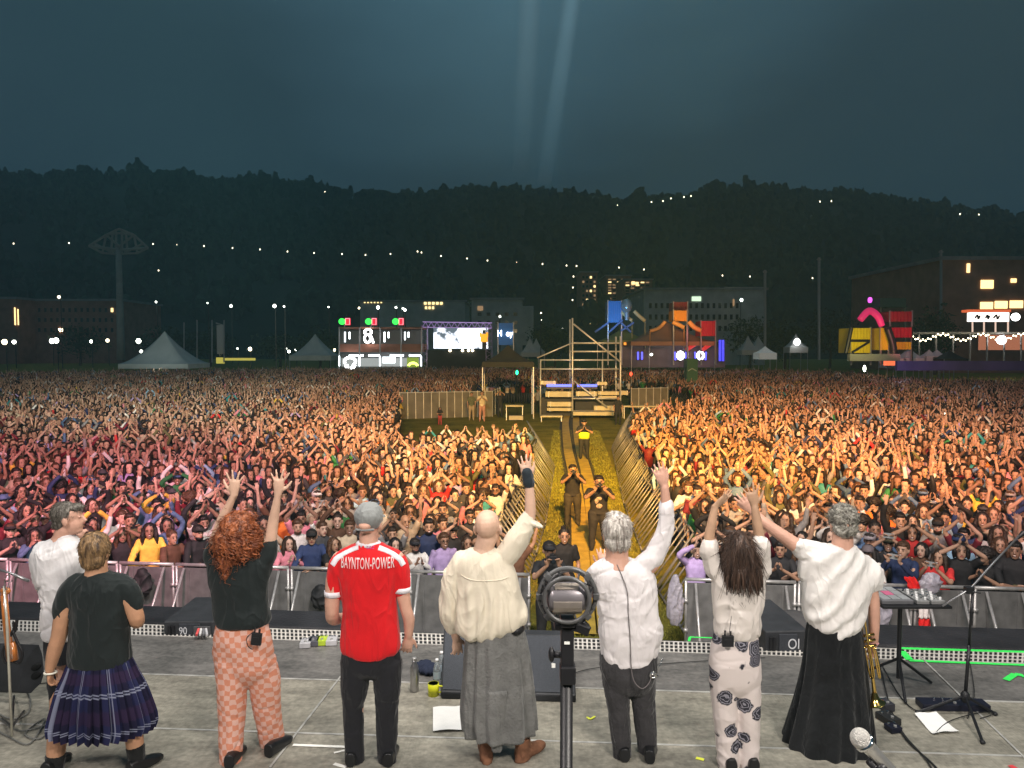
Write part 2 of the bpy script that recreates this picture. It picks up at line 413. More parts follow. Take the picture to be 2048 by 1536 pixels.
SM2 = stage_mat('stage_ply_far', (.070, .068, .064), (.20, .192, .18), False)
def line(px, y0, sl=.032): return y0+sl*(px-1024)
S = STAGE
L, R = -420, 2500
def gl(px, y0, z=S, sl=.032): return gnd(px, line(px, y0, sl), z)
seam1, seam2, edge = 1372, 1480, 1295
def quad(a, b_, z0, z1):  # slab between two front lines
    P = [gl(L, a), gl(R, a), gl(R, b_), gl(L, b_)]
    V = [Vector((p.x, p.y, z1)) for p in P]+[Vector((p.x, p.y, z0)) for p in P]
    return V, [(0, 1, 2, 3), (7, 6, 5, 4), (0, 4, 5, 1), (1, 5, 6, 2), (2, 6, 7, 3), (3, 7, 4, 0)]
g = G()
P = [Vector((-9, -3, 0)), Vector((9, -3, 0)), gl(R, seam1), gl(L, seam1)]
V = [Vector((p.x, p.y, S)) for p in P]+[Vector((p.x, p.y, .3)) for p in P]
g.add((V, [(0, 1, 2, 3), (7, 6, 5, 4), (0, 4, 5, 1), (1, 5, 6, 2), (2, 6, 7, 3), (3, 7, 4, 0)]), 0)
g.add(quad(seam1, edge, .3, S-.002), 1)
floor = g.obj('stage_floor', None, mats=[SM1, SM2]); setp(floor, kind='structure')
seamM = mat('seam_metal', (.50, .49, .46), .5, .4, var=.35, scale=9)
def ribbon(P0, P1, w, z, h=.003):
    P0, P1 = Vector(P0), Vector(P1); d = (P1-P0).normalized(); s_ = d.cross(Z)*w/2; c = (P0+P1)/2
    V = [P0-s_, P1-s_, P1+s_, P0+s_]; V = [Vector((v.x, v.y, z)) for v in V]; V += [v+Z*h for v in V]
    return V, [(3, 2, 1, 0), (4, 5, 6, 7), (0, 1, 5, 4), (1, 2, 6, 5), (2, 3, 7, 6), (3, 0, 4, 7)]
for y0, w in ((seam1, .022), (seam2, .020)):
    G().add(ribbon(gl(L, y0), gl(R, y0), w, S+.001)).obj('seam', seamM, floor)
G().add(ribbon(gnd(540, 1536, S), gnd(700, 1330, S), .016, S+.0045)).obj('seam', seamM, floor)
G().add(ribbon(gnd(1842, 1316, S), gnd(2100, 1566, S), .016, S+.0045)).obj('seam', seamM, floor)
# perforated grating strip along the front edge: real bars
g = G(); A0, A1 = gl(L, 1294), gl(R, 1294); B0, B1 = gl(L, 1273), gl(R, 1273)
nb_ = 330
for i in range(nb_):
    f = i/nb_; p = A0.lerp(A1, f); q = B0.lerp(B1, f+.0011); g.add(ribbon(p, q, .016, S-.012, .012))
for f in (0, .33, .66, 1): g.add(ribbon(A0.lerp(B0, f), A1.lerp(B1, f), .012, S-.003, .006))
gr = g.obj('front_grating', mat('pale_grating', (.62, .60, .56), .5, .3, var=.2, scale=20)); keep(gr, floor)
g = G(); P = [gl(L, 1294), gl(R, 1294), gl(R, 1268), gl(L, 1268)]
V = [Vector((p.x, p.y, S-.014)) for p in P]+[Vector((p.x, p.y, .02)) for p in P]
g.add((V, [(0, 1, 2, 3), (7, 6, 5, 4), (0, 4, 5, 1), (1, 5, 6, 2), (2, 6, 7, 3), (3, 7, 4, 0)]))
o = g.obj('front_lip', mat('black_ply', (.018, .018, .019), .7, var=.3, scale=4, bump=.2)); keep(o, floor)
# black side decks beyond the grating
def deck(x0, x1, yn, yf, z, lab):
    P = [gl(x0, yn, z), gl(x1, yn, z), gl(x1+(-28 if x1 < 1024 else 0), yf, z), gl(x0+(25 if x0 > 1024 else 0), yf, z)]
    V = [Vector((p.x, p.y, z)) for p in P]+[Vector((p.x, p.y, .01)) for p in P]
    o = G().add((V, [(0, 1, 2, 3), (7, 6, 5, 4), (0, 4, 5, 1), (1, 5, 6, 2), (2, 6, 7, 3), (3, 7, 4, 0)])).obj('subwoofer_deck', mat('deck_black', (.022, .022, .025), .5, var=.35, scale=3, bump=.3), bevel=.02)
    setp(o, lab, 'deck')
deck(-400, 700, 1268, 1234, S-.05, 'long black deck of speaker boxes in the pit on the left, past the pale grating')
deck(1725, 2500, 1266, 1224, S-.05, 'long black deck of speaker boxes in the pit on the right, behind the green tape')
# green tape lines and marks
GT = mat('green_tape', (.05, .80, .12), .5, var=.08)
YT = mat('yellow_tape', (.75, .80, .08), .5, var=.08)
WT = mat('white_tape', (.75, .75, .70), .6, var=.15)
def tape(name, pts, w, m, lab, z=S+.005):
    g = G()
    for i in range(len(pts)-1): g.add(ribbon(gnd(*pts[i], S), gnd(*pts[i+1], S), w, z+.0006*i, .0012))
    return setp(g.obj(name, m), lab, 'tape')
tape('tape_line', [(1800, 1297), (2100, 1306)], .045, GT, 'green tape line along the far side of the pale grating at the right', S-.003+.006)
tape('tape_line', [(1818, 1322), (2100, 1333)], .04, GT, 'green tape line along the near side of the pale grating at the right')
tape('tape_mark', [(1803, 1303), (1820, 1321)], .07, GT, 'short slanting green tape piece joining the two long green lines')
tape('tape_arrow', [(2012, 1361), (2030, 1349), (2046, 1352), (2070, 1365)], .055, GT, 'bent green tape arrow on the stage floor at the right edge')
tape('tape_line', [(1378, 1283), (1380, 1275), (1432, 1277)], .025, GT, 'small green tape corner on the stage lip beside the printed trousers', S+.004)
tape('tape_mark', [(1174, 1435), (1180, 1440), (1190, 1434)], .018, YT, 'tiny bent yellow tape mark right of the centre microphone pole')
tape('tape_mark', [(1392, 1517), (1408, 1521)], .03, YT, 'small straight yellow tape mark left of the printed trousers')
tape('tape_mark', [(586, 1491), (690, 1495)], .028, WT, 'long white tape strip on the floor left of the black trousers')
tape('tape_mark', [(668, 1507), (690, 1502)], .02, WT, 'short white tape piece under the long white strip')
tape('tape_mark', [(668, 1529), (692, 1536)], .03, WT, 'white tape scrap nearest the left black shoe')
tape('tape_mark', [(2020, 1532), (2042, 1545)], .04, mat('red_tape', (.6, .05, .06), .5), 'red tape scrap at the lower right corner of the stage')
# ---- crowd barrier along the pit
PANM = mat('barrier_plate', (.17, .172, .175), .5, .35, var=.28, scale=5, bump=.15, bscale=8)
RAILM = mat('barrier_tube', (.45, .45, .45), .4, .5, var=.2, scale=12)
def bline(px): return gnd(px, 1116+.029*px, 1.15)
bl0, bl1 = bline(-420), bline(2480); bdir = (bl1-bl0).normalized(); bdir.z = 0; bdir.normalize(); bang = math.atan2(bdir.y, bdir.x)
def barrier_pt(px): p = bline(px); p.z = 0; return p
def make_barrier(w):
    e = empty('crowd_barrier', (0, 0, 0), 'x', 'barrier')
    g = G(); g.add(box((0, 0, .56), (w-.09, .012, 1.04)))
    for k in (-.25, .25): g.add(box((k*w, -.012, .56), (.03, .012, 1.0)))
    g.obj('plate', PANM, e, bevel=.002)
    G().add(tube([(-w/2+.02, 0, 1.13), (w/2-.02, 0, 1.13)], .028, 10)).obj('top_rail', RAILM, e, True)
    for s_ in (-1, 1):
        g = G().add(tube([(s_*(w/2-.03), 0, .02), (s_*(w/2-.03), 0, 1.12)], .022, 8))
        for z in (.35, .8): g.add(box((s_*(w/2-.03), -.01, z), (.06, .06, .05)))
        g.obj('post', RAILM, e, True)
        G().add(tube([(s_*(w/2-.17), -.03, 1.08), (s_*(w/2-.17), -.72, .03)], .021, 8)).obj('brace', RAILM, e, True)
    G().add(box((0, -.38, .012), (w-.04, .74, .02))).obj('foot_plate', PANM, e)
    return e
def copy_tree(o, parent=None):
    c = o.copy(); C.objects.link(c)
    if parent: c.parent = parent
    for ch in o.children: copy_tree(ch, c)
    return c
def span(pxa, pxb, n, labs):
    a, b_ = barrier_pt(pxa), barrier_pt(pxb); w = (b_-a).length/n; pro = make_barrier(w)
    for i in range(n):
        o = pro if i == 0 else copy_tree(pro)
        p = a.lerp(b_, (i+.5)/n); o.location = p; o.rotation_euler = (0, 0, bang)
        px = proj((p.x, p.y, .9))[0]; o['label'] = labs(i, px); o['group'] = 'steel crowd barriers along the pit'
BL = ['behind the guitar at the left edge', 'just behind the man in the white shirt at far left', 'past the shoulder of the kilted man', 'right of the kilted man', 'at the left elbow of the red-haired woman', 'behind the red-haired woman', 'right of the red-haired woman, by the blue hoodie', 'behind the red jersey', 'right of the red jersey', 'last one before the grass lane, behind the cream blouse']
span(-90, 1062, 10, lambda i, px: 'grey steel barrier section '+BL[i])
BR = ['first right of the grass lane, beside the clear plastic bag', 'behind the woman in the printed trousers', 'between the printed trousers and the white tee', 'behind the man in the white tee', 'behind the sample pad table', 'behind the tall boom stand', 'at the right edge of the picture']
span(1368, 2190, 7, lambda i, px: 'grey steel barrier section '+BR[i])
# ---- leaning barred barriers along the lane
BARM = mat('lane_barrier_tube', (.24, .245, .25), .5, .4, var=.2, scale=6)
def lane_barrier(p0, p1, side, lab, h=1.12, lean=.72):
    p0, p1 = Vector(p0), Vector(p1); d = (p1-p0); Ln = d.length; d.normalize(); s_ = d.cross(Z)*side
    e = empty('lane_barrier', p0, lab, 'barrier', 'barred barriers leaning outward along the grass lane')
    off = s_*lean
    g = G(); nbar = max(4, int(Ln/(.26+.006*p0.y)))
    for i in range(1, nbar):
        q = d*(Ln*i/nbar); g.add(tube([q+Z*.08, q+off*.95+Z*(h-.03)], .019, 6))
    g.obj('bar_grille', BARM, e, True)
    for zz, f in ((.06, .02), (h, 1)): G().add(tube([off*f+Z*zz, d*Ln+off*f+Z*zz], .02, 7)).obj('rail', BARM, e, True)
    for k in (0.02, Ln-.02): G().add(tube([d*k+Z*.0, d*k+off+Z*h], .02, 7)).obj('post', BARM, e, True)
    for k in (Ln*.2, Ln*.8): G().add(tube([d*k+s_*(lean*.8)+Z*(h*.8), d*k+s_*(lean+.45)+Z*.01], .018, 6)).obj('brace', BARM, e, True)
def gp(px, py): return gnd(px, py, 0)
LANE_L = [gp(1036, 1262), gp(1049, 1192), gp(1092, 1051), gp(1110, 935), gp(1083, 887)]
LANE_R = [gp(1372, 1280), gp(1310, 1180), gp(1247, 1011), gp(1223, 898), gp(1241, 858)]
def lane(P, side, name):
    k = 0; ORD = ['nearest', 'second', 'third', 'fourth', 'fifth', 'sixth', 'seventh', 'eighth', 'ninth', 'tenth', 'eleventh', 'twelfth', 'thirteenth', 'fourteenth']
    for a, b_ in zip(P[:-1], P[1:]):
        n = max(1, round((b_-a).length/2.4))
        for i in range(n):
            lane_barrier(a.lerp(b_, i/n), a.lerp(b_, (i+.985)/n), side, f'barred grey barrier on the {name} side of the lane, {ORD[k]} from the stage'); k += 1
lane(LANE_L, -1, 'left'); lane(LANE_R, 1, 'right')
# ================================================================ HUMAN KIT
def basis(R_, F_, U_): return Matrix((R_, F_, U_)).transposed()
def head_shapes(c, F_, U_, k=1.0, lod=0, ears=True):
    c = Vector(c); F_ = Vector(F_).normalized(); R_ = F_.cross(Vector(U_)).normalized(); U_ = R_.cross(F_).normalized(); B = basis(R_, F_, U_)
    a, b_ = ((14, 10), (8, 6), (6, 4))[lod]
    P = lambda r, f, u: c+(R_*r+F_*f+U_*u)*k
    sh = [ell(P(0, -.012, .028), (.076*k, .094*k, .086*k), a, b_, B), ell(P(0, .022, -.035), (.060*k, .068*k, .086*k), a, b_, B)]
    if lod < 2: sh.append(ell(P(0, .045, -.088), (.038*k, .040*k, .028*k), a, b_, B))
    if lod == 0: sh.append(tube([P(0, .088, .012), P(0, .106, -.022), P(0, .094, -.03)], [.008*k, .015*k, .010*k], 6, rnd=True))
    if ears and lod == 0:
        for s_ in (-1, 1): sh.append(ell(P(s_*.078, -.005, -.012), (.010*k, .020*k, .032*k), 8, 6, B)); sh.append(ell(P(s_*.084, -.012, -.004), (.007*k, .016*k, .024*k), 8, 6, B))
    return sh, P, (R_, F_, U_)
def hand_shapes(w, D, N_, s_, k=1.0, spread=.25, curl=.15, lod=0, thumb=.8):
    """w wrist, D towards fingers, N_ palm normal, s_ = +1/-1 thumb side = s_*(D x N)"""
    w = Vector(w); D = Vector(D).normalized(); N_ = Vector(N_); N_ = (N_-D*N_.dot(D)).normalized(); S_ = D.cross(N_)*s_
    if lod == 2: return [loft([(w, S_, N_, .02, .014), (w+D*.1*k, S_, N_, .036, .012), (w+D*.17*k, S_, N_, .022, .008)], 5)]
    sh = [loft([(w-D*.015*k, S_, N_, .027*k, .020*k), (w+D*.02*k, S_, N_, .031*k, .019*k), (w+D*.055*k, S_, N_, .040*k, .017*k), (w+D*.092*k, S_, N_, .040*k, .012*k)], 12 if lod == 0 else 6)]
    fl = (.070, .080, .074, .056); fr = (.0090, .0092, .0086, .0076); off = (.030, .010, -.011, -.030)
    n = 7 if lod == 0 else 4
    for i in range(4):
        dr = (D+S_*(spread*(1.5-i)*.55)).normalized(); p = w+D*.086*k+S_*off[i]*k; P = [p-D*.01*k, p]; seg = fl[i]*k
        ax = dr.cross(N_); cur = dr; cc = curl*(1+.12*i)
        for j, q in enumerate((.45, .30, .25)):
            cur = Matrix.Rotation(cc*(.8+.3*j), 3, ax)@cur if cc else cur
            P.append(P[-1]+cur*seg*q)
        r = fr[i]*k; sh.append(tube(P, [r, r*1.05, r, r*.92, r*.78], n, rnd=True))
    tdir = (D*(1-.35*thumb)+S_*thumb+N_*.25).normalized(); p = w+D*.022*k+S_*.022*k
    sh.append(tube([p, p+tdir*.036*k, p+(tdir+D*.25).normalized()*.066*k, p+(tdir+D*.45).normalized()*.090*k], [.013*k, .012*k, .0105*k, .008*k], n, rnd=True))
    return sh
def limb(P, R, n=10, sub=4): return tube(P, R, n, sub, rnd=True)
# ================================================================ CROWD PROTOTYPES (face -Y, stand at the origin, 1.74 m)
HC = Vector((0, -.02, 1.630)); HK = 1.12
def J(sh, el, wr, hd, pn, curl=.2, spread=.3): return dict(sh=sh, el=el, wr=wr, hd=hd, pn=pn, curl=curl, spread=spread)
def sym(el, wr, hd, pn, curl=.2, spread=.2): return [J(Vector((s_*.168, 0, 1.42)), Vector((s_*el[0], el[1], el[2])), Vector((s_*wr[0], wr[1], wr[2])), Vector((s_*hd[0], hd[1], hd[2])), Vector((s_*pn[0], pn[1], pn[2])), curl, spread) for s_ in (-1, 1)]
POSES = {
 'clap_up': sym((.31, -.13, 1.58), (.055, -.24, 1.78), (-.12, -.15, 1), (-1, 0, 0)),
 'clap_high': sym((.27, -.10, 1.68), (.05, -.16, 1.93), (-.10, -.1, 1), (-1, 0, 0)),
 'arms_v': sym((.33, -.06, 1.66), (.37, -.12, 1.94), (.08, -.05, 1), (0, -1, 0), .15, .5),
 'clap_chest': sym((.29, -.16, 1.20), (.05, -.33, 1.38), (-.1, -.5, .85), (-1, 0, 0)),
 'lean': sym((.30, -.24, 1.13), (-.02, -.42, 1.16), (-1, .1, 0), (0, 0, -1)),
 'phone': sym((.25, -.24, 1.30), (.085, -.40, 1.52), (-.2, -.25, 1), (-.4, -1, 0), .5),
 'shout': sym((.27, -.18, 1.30), (.10, -.20, 1.48), (-.4, .1, .8), (-1, .5, 0), .5),
 'rest': sym((.25, .02, 1.14), (.23, -.12, .90), (0, -.2, -1), (-1, 0, 0), .4),
}
a = sym((.27, -.16, 1.20), (.12, -.30, 1.34), (-.3, -.4, .8), (-1, 0, 0)); b2 = sym((.27, -.08, 1.70), (.24, -.16, 1.96), (0, 0, 1), (0, -1, 0), .15, .5)
POSES['one_up'] = [a[0], b2[1]]; POSES['other_up'] = [b2[0], a[1]]
a = sym((.25, .02, 1.14), (.23, -.12, .90), (0, -.2, -1), (-1, 0, 0), .4); b2 = sym((.26, -.20, 1.50), (.20, -.34, 1.76), (0, -.3, 1), (0, -1, 0), .1, .4)
POSES['wave'] = [a[0], b2[1]]
a = sym((.29, -.16, 1.56), (.08, -.30, 1.76), (-.3, -.3, 1), (-.3, -1, 0), .5); POSES['phone_high'] = a
def body_parts(pose, lod=0):
    """returns dict of shape lists"""
    n = (12, 7, 5)[lod]; sb = (4, 1, 1)[lod]; out = {'skin': [], 'shirt': [], 'sleeve': [], 'trousers': []}
    hs, P, _ = head_shapes(HC, (0, -1, -.05), Z, HK, lod); out['skin'] += hs
    out['skin'].append(tube([HC+Vector((0, .035, -.05)), Vector((0, .03, 1.50)), Vector((0, .03, 1.40))], [.052, .056, .08], n, sb))
    for j in POSES[pose]:
        if lod == 0:
            out['skin'].append(limb([j['sh'], j['sh'].lerp(j['el'], .5), j['el'], j['el'].lerp(j['wr'], .35), j['wr']], [.050, .043, .036, .038, .025], n))
        else: out['skin'].append(tube([j['sh'], j['el'], j['wr']], [.046, .038, .026], n))
        sd = 1 if j['sh'].x > 0 else -1
        out['skin'] += hand_shapes(j['wr'], j['hd'], j['pn'], sd if j['hd'].z > -.5 else -sd, 1.0, j['spread'], j['curl'], lod)
        q = j['sh'].lerp(j['el'], .75)
        out['sleeve_s'] = out.get('sleeve_s', [])+[tube([j['sh']-(j['el']-j['sh'])*.15, j['sh'], q], [.055, .066, .058], n, sb)]
        out['sleeve_l'] = out.get('sleeve_l', [])+[tube([j['sh']-(j['el']-j['sh'])*.15, j['sh'], j['el'], j['el'].lerp(j['wr'], .9)], [.055, .066, .052, .038], n, sb)]
    if lod == 0: out['skin'].append(loft([(Vector((0, .01, .90)), X, Y_, .15, .10), (Vector((0, .01, 1.1)), X, Y_, .13, .09), (Vector((0, .01, 1.3)), X, Y_, .16, .10), (Vector((0, .01, 1.44)), X, Y_, .15, .07)], 20))
    R_ = [(.88, .165, .12), (1.02, .158, .115), (1.20, .165, .115), (1.34, .188, .115), (1.42, .180, .09), (1.475, .11, .072), (1.50, .066, .062)]
    if lod: R_ = [R_[0], R_[3], R_[4], R_[6]]
    out['shirt'] = [loft([(Vector((0, .015, z)), X, Y_, a_, b_) for z, a_, b_ in R_], (28, 8, 6)[lod], 2.4)]
    for s_ in (-1, 1):
        if lod == 0:
            out['trousers'].append(limb([(s_*.085, .01, .90), (s_*.10, 0, .70), (s_*.11, 0, .48), (s_*.12, .02, .10)], [.115, .095, .070, .055], n))
            out['trousers'].append(ell((s_*.13, -.05, .045), (.045, .12, .045), 8, 6))
            out['skin'].append(limb([(s_*.085, .01, .88), (s_*.10, 0, .70), (s_*.11, 0, .48), (s_*.12, .02, .07)], [.095, .078, .052, .035], n))
            out['skin'].append(ell((s_*.13, -.04, .035), (.035, .10, .03), 8, 6))
        else: out['trousers'].append(tube([(s_*.09, .01, .92), (s_*.12, .02, .0)], [.11, .06], n-1))
    return out
def hair_shapes(kind, lod=0):
    return [([HC+(Vector(v)-HC)*HK for v in V], F_) for V, F_ in hair_shapes0(kind, lod)]
def hair_shapes0(kind, lod=0):
    a, b_ = ((16, 12), (8, 6), (6, 4))[lod]; c = HC
    base = [ell(c+Vector((0, .026, .044)), (.086, .094, .088), a, b_)]
    if kind == 'short': return base+([ell(c+Vector((0, -.03, .085)), (.07, .05, .035), a, b_)] if lod == 0 else [])
    if kind == 'long':
        return base+[ell(c+Vector((0, .03, .03)), (.096, .096, .10), a, b_), loft([(c+Vector((0, .06, .05)), X, Y_, .09, .06), (c+Vector((0, .065, -.10)), X, Y_, .115, .055), (c+Vector((0, .07, -.22)), X, Y_, .12, .05), (c+Vector((0, .07, -.30)), X, Y_, .07, .03)], a)]+ \
            [tube([c+Vector((s_*.082, -.0, .05)), c+Vector((s_*.096, -.01, -.08)), c+Vector((s_*.105, -.03, -.24))], [.03, .036, .018], max(5, a//2)) for s_ in (-1, 1)]
    if kind == 'bob':
        return base+[ell(c+Vector((0, .035, .0)), (.106, .09, .12), a, b_)]+[ell(c+Vector((s_*.088, .0, -.03)), (.026, .05, .085), a, b_) for s_ in (-1, 1)]
    if kind == 'tied': return base+[ell(c+Vector((0, .10, .10)), (.045, .045, .045), a, b_)]
    if kind == 'curly': return base+[ell(c+Vector((0, .02, .055)), (.115, .115, .105), a, b_)]+[ell(c+Vector((.10*math.cos(t), .03+.08*math.sin(t), .06+.04*math.sin(3*t))), (.045, .045, .045), 8, 6) for t in (0, .8, 1.6, 2.4, 3.1) if lod == 0]
def cap_mesh(lod=0):
    c = HC; g = [ell(c+Vector((0, .012, .052)), (.090, .104, .078), 16, 10), loft([(c+Vector((0, -.07, .052)), X, Y_, .078, .02), (c+Vector((0, -.115, .048)), X, Y_, .070, .045)], 14)]
    # brim
    g[1] = loft([(c+Vector((0, -.10, .055)), X, Y_, .075, .075), (c+Vector((0, -.10, .063)), X, Y_, .075, .075)], 18)
    return fuse([([HC+(Vector(v)-HC)*HK for v in V], F_) for V, F_ in g], .009, 2)
SKC = mat('crowd_skin', (1, 1, 1), .5, var=.12, scale=14, objcol=True)
TOPC = mat('crowd_cloth', (1, 1, 1), .8, var=.25, scale=7, bump=.5, bscale=9, objcol=True)
HAIRC = mat('crowd_hair', (1, 1, 1), .45, var=.5, scale=30, bump=.8, bscale=45, objcol=True)
EYE = mat('eye_dark', (.012, .010, .010), .2, var=.1); LIP = mat('lips', (.30, .09, .08), .5, var=.1); TEETH = mat('teeth', (.75, .72, .66), .3, var=.05)
PB = {}; PS = {}; PT = None; HAIR = {}
def make_body(pose, smile):
    bp_ = body_parts(pose); me = fuse(bp_['skin'], .011, 2)
    bm = bmesh.new(); bm.from_mesh(me); bpy.data.meshes.remove(me)
    n0 = len(bm.faces)
    def addp(VF, mi):
        vs = [bm.verts.new(HC+(Vector(v)-HC)*HK) for v in VF[0]]
        for f in VF[1]:
            try: fc = bm.faces.new([vs[i] for i in f]); fc.material_index = mi
            except ValueError: pass
    for s_ in (-1, 1):
        addp(ell(HC+Vector((s_*.030, -.082, .008)), (.0105, .010, .0060), 8, 6), 1)
        addp(tube([HC+Vector((s_*.014, -.090, .030)), HC+Vector((s_*.046, -.076, .031))], .0034, 5), 1)
    addp(ell(HC+Vector((0, -.086, -.058)), (.026, .012, .011 if smile else .007), 8, 6), 2)
    if smile: addp(ell(HC+Vector((0, -.091, -.056)), (.018, .009, .006), 8, 6), 3)
    me = bpy.data.meshes.new('body'); bm.to_mesh(me); bm.free()
    for mm in (SKC, EYE, LIP, TEETH): me.materials.append(mm)
    me.polygons.foreach_set('use_smooth', [True]*len(me.polygons)); return me
def get_body(pose, smile):
    if (pose, smile) not in PB: PB[(pose, smile)] = make_body(pose, smile)
    return PB[(pose, smile)]
def get_shirt(pose, long_):
    if (pose, long_) not in PS:
        bp_ = body_parts(pose); me = fuse(bp_['shirt']+bp_['sleeve_l' if long_ else 'sleeve_s'], .014, 3)
        displace(me, folds(7, .012, (1, 1, .6), len(PS))); me.materials.append(TOPC); me.polygons.foreach_set('use_smooth', [True]*len(me.polygons)); me.name = 'shirt'
        PS[(pose, long_)] = me
    return PS[(pose, long_)]
PTm = fuse(body_parts('rest')['trousers'], .016, 3); displace(PTm, folds(8, .01, (1, 1, .5), 3)); PTm.materials.append(TOPC); PTm.polygons.foreach_set('use_smooth', [True]*len(PTm.polygons))
for k in ('short', 'long', 'bob', 'tied', 'curly'):
    me = fuse(hair_shapes(k), .010, 2); displace(me, folds(22 if k != 'curly' else 30, .010 if k != 'curly' else .02, (1, 1, .25 if k in ('long', 'bob') else 1), 2))
    me.materials.append(HAIRC); me.polygons.foreach_set('use_smooth', [True]*len(me.polygons)); me.name = 'hair'; HAIR[k] = me
me = fuse([ell(HC+Vector((0, -.036, -.088)), (.070, .066, .052), 14, 10)], .009, 1); me.materials.append(HAIRC); HAIR['beard'] = me; me.polygons.foreach_set('use_smooth', [True]*len(me.polygons))
CAPM = cap_mesh(); CAPM.materials.append(TOPC); CAPM.polygons.foreach_set('use_smooth', [True]*len(CAPM.polygons))
g = G()
for s_ in (-1, 1):
    for i in range(12): a0, a1 = i*math.pi/6, (i+1)*math.pi/6; g.add(tube([HC+Vector((s_*.033+.022*math.cos(a0), -.100, .006+.018*math.sin(a0))), HC+Vector((s_*.033+.022*math.cos(a1), -.100, .006+.018*math.sin(a1)))], .0028, 4))
    g.add(tube([HC+Vector((s_*.055, -.098, .01)), HC+Vector((s_*.08, -.01, .01))], .003, 4))
g.add(tube([HC+Vector((-.011, -.102, .01)), HC+Vector((.011, -.102, .01))], .003, 4))
GLASSM = bpy.data.meshes.new('glasses'); GLASSM.from_pydata([tuple(HC+(Vector(v)-HC)*HK) for v in g.V], [], g.F); GLASSM.materials.append(BLACK)
# ---------------------------------------------------------------- people
SKT = [(.46, .28, .20), (.36, .21, .14), (.52, .34, .26), (.28, .16, .11), (.42, .25, .17)]
HRC = [(.012, .009, .008), (.015, .011, .009), (.03, .018, .011), (.07, .035, .018), (.02, .014, .012)]
CLC = {'black': (.016, .016, .018), 'charcoal': (.05, .05, .055), 'white': (.62, .60, .58), 'grey': (.24, .24, .25), 'navy': (.02, .035, .10), 'denim blue': (.08, .14, .26), 'maroon': (.14, .015, .025), 'red': (.50, .03, .03), 'olive': (.10, .10, .04), 'green': (.03, .18, .06), 'pink': (.62, .22, .28), 'lilac': (.40, .30, .55), 'yellow': (.62, .42, .06), 'beige': (.45, .36, .26), 'teal': (.03, .20, .22), 'brown': (.12, .06, .035), 'orange': (.60, .17, .03), 'sky blue': (.28, .45, .62)}
CLW = [.30, .09, .13, .09, .08, .07, .05, .02, .03, .02, .03, .02, .02, .04, .02, .03, .01, .02]; CLN = list(CLC)
def person(loc, rz, sc, pose, shirt, skin, hair, hcol, long_=False, smile=True, cap=None, beard=False, glasses=False, trousers=(.03, .035, .05), label='', group=None):
    o = bpy.data.objects.new('person', get_body(pose, smile)); C.objects.link(o); o.location = loc; o.rotation_euler = (0, 0, rz); o.scale = (sc,)*3
    o.color = tuple(skin)+(1,); setp(o, label, 'person', group)
    def ch(name, me, col):
        c = bpy.data.objects.new(name, me); C.objects.link(c); c.parent = o; c.color = tuple(col)+(1,); return c
    ch('shirt', get_shirt(pose, long_), shirt); ch('trousers', PTm, trousers)
    if hair: ch('hair', HAIR[hair], hcol)
    if cap: ch('cap', CAPM, cap)
    if beard: ch('beard', HAIR['beard'], hcol)
    if glasses: ch('glasses', GLASSM, (0, 0, 0))
    return o
def toward(p, tx=1.2, ty=4.0): return math.atan2(p[1]-ty, p[0]-tx)-math.pi/2
PNAME = {'clap_up': 'clapping face-high', 'clap_high': 'clapping overhead', 'arms_v': 'both arms up', 'clap_chest': 'clapping low', 'lean': 'arms folded', 'phone': 'filming', 'shout': 'shouting', 'rest': 'arms down', 'one_up': 'left arm up', 'other_up': 'right arm up', 'wave': 'waving', 'phone_high': 'phone held high'}
PLACES = [(-200, 'at the left edge'), (30, 'left of the white-shirted man'), (130, 'beyond the white-shirted man'), (215, 'beyond the kilted man'), (300, 'right of the kilted man'), (385, 'left of the red-haired woman'), (480, 'beyond the red-haired woman'), (585, 'right of the red-haired woman'), (655, 'left of the red jersey'), (735, 'beyond the red jersey'), (820, 'right of the red jersey'), (895, 'left of the bald man'), (970, 'beyond the bald man'), (1050, 'by the left lane barrier'), (1310, 'by the right lane barrier'), (1400, 'left of the printed trousers'), (1475, 'beyond the printed trousers'), (1560, 'under the outstretched arm'), (1640, 'beyond the curly grey head'), (1750, 'right of the curly grey head'), (1830, 'above the pad table'), (1920, 'left of the boom stand'), (1990, 'right of the boom stand'), (2080, 'at the right edge')]
ROWN = ['front row', 'second row', 'third row', 'fourth row', 'fifth row', 'sixth row', 'seventh row', 'eighth row', 'ninth row', 'tenth row', 'eleventh row', 'twelfth row']
def place_name(px): return min(PLACES, key=lambda q: abs(q[0]-px))[1]
USED = {}
def mk_label(cn, garment, hair, extra, pose, row, px):
    hn = {'short': 'short hair', 'long': 'long hair', 'bob': 'bobbed hair', 'tied': 'tied-up hair', 'curly': 'curly hair', None: 'bald head'}[hair]
    if extra: hn = extra
    l = f'{cn} {garment}, {hn}, {PNAME[pose]}, {ROWN[min(row, 11)]} {place_name(px)}'
    return l if len(l.split()) <= 16 else f'{cn} {garment}, {hn.replace(" hair", "-haired")}, {PNAME[pose].split()[0]}, {ROWN[min(row, 11)]} {place_name(px)}'
def lane_x(y, side):
    P = LANE_L if side < 0 else LANE_R
    return float(np.interp(y, [p.y for p in P], [p.x for p in P]))
nrm = Vector((-bdir.y, bdir.x, 0))
def rowpt(px, row): # on the line through the barrier at that pixel column, moved back by rows
    p = barrier_pt(px); q = Vector((p.x, p.y, 0)).normalized(); back = .42+row*.52
    return p+q*(back/max(.5, q.dot(nrm)))
TAKEN = []
def free(p, d=.40): return all((p.x-q[0])**2+(p.y-q[1])**2 > d*d for q in TAKEN)
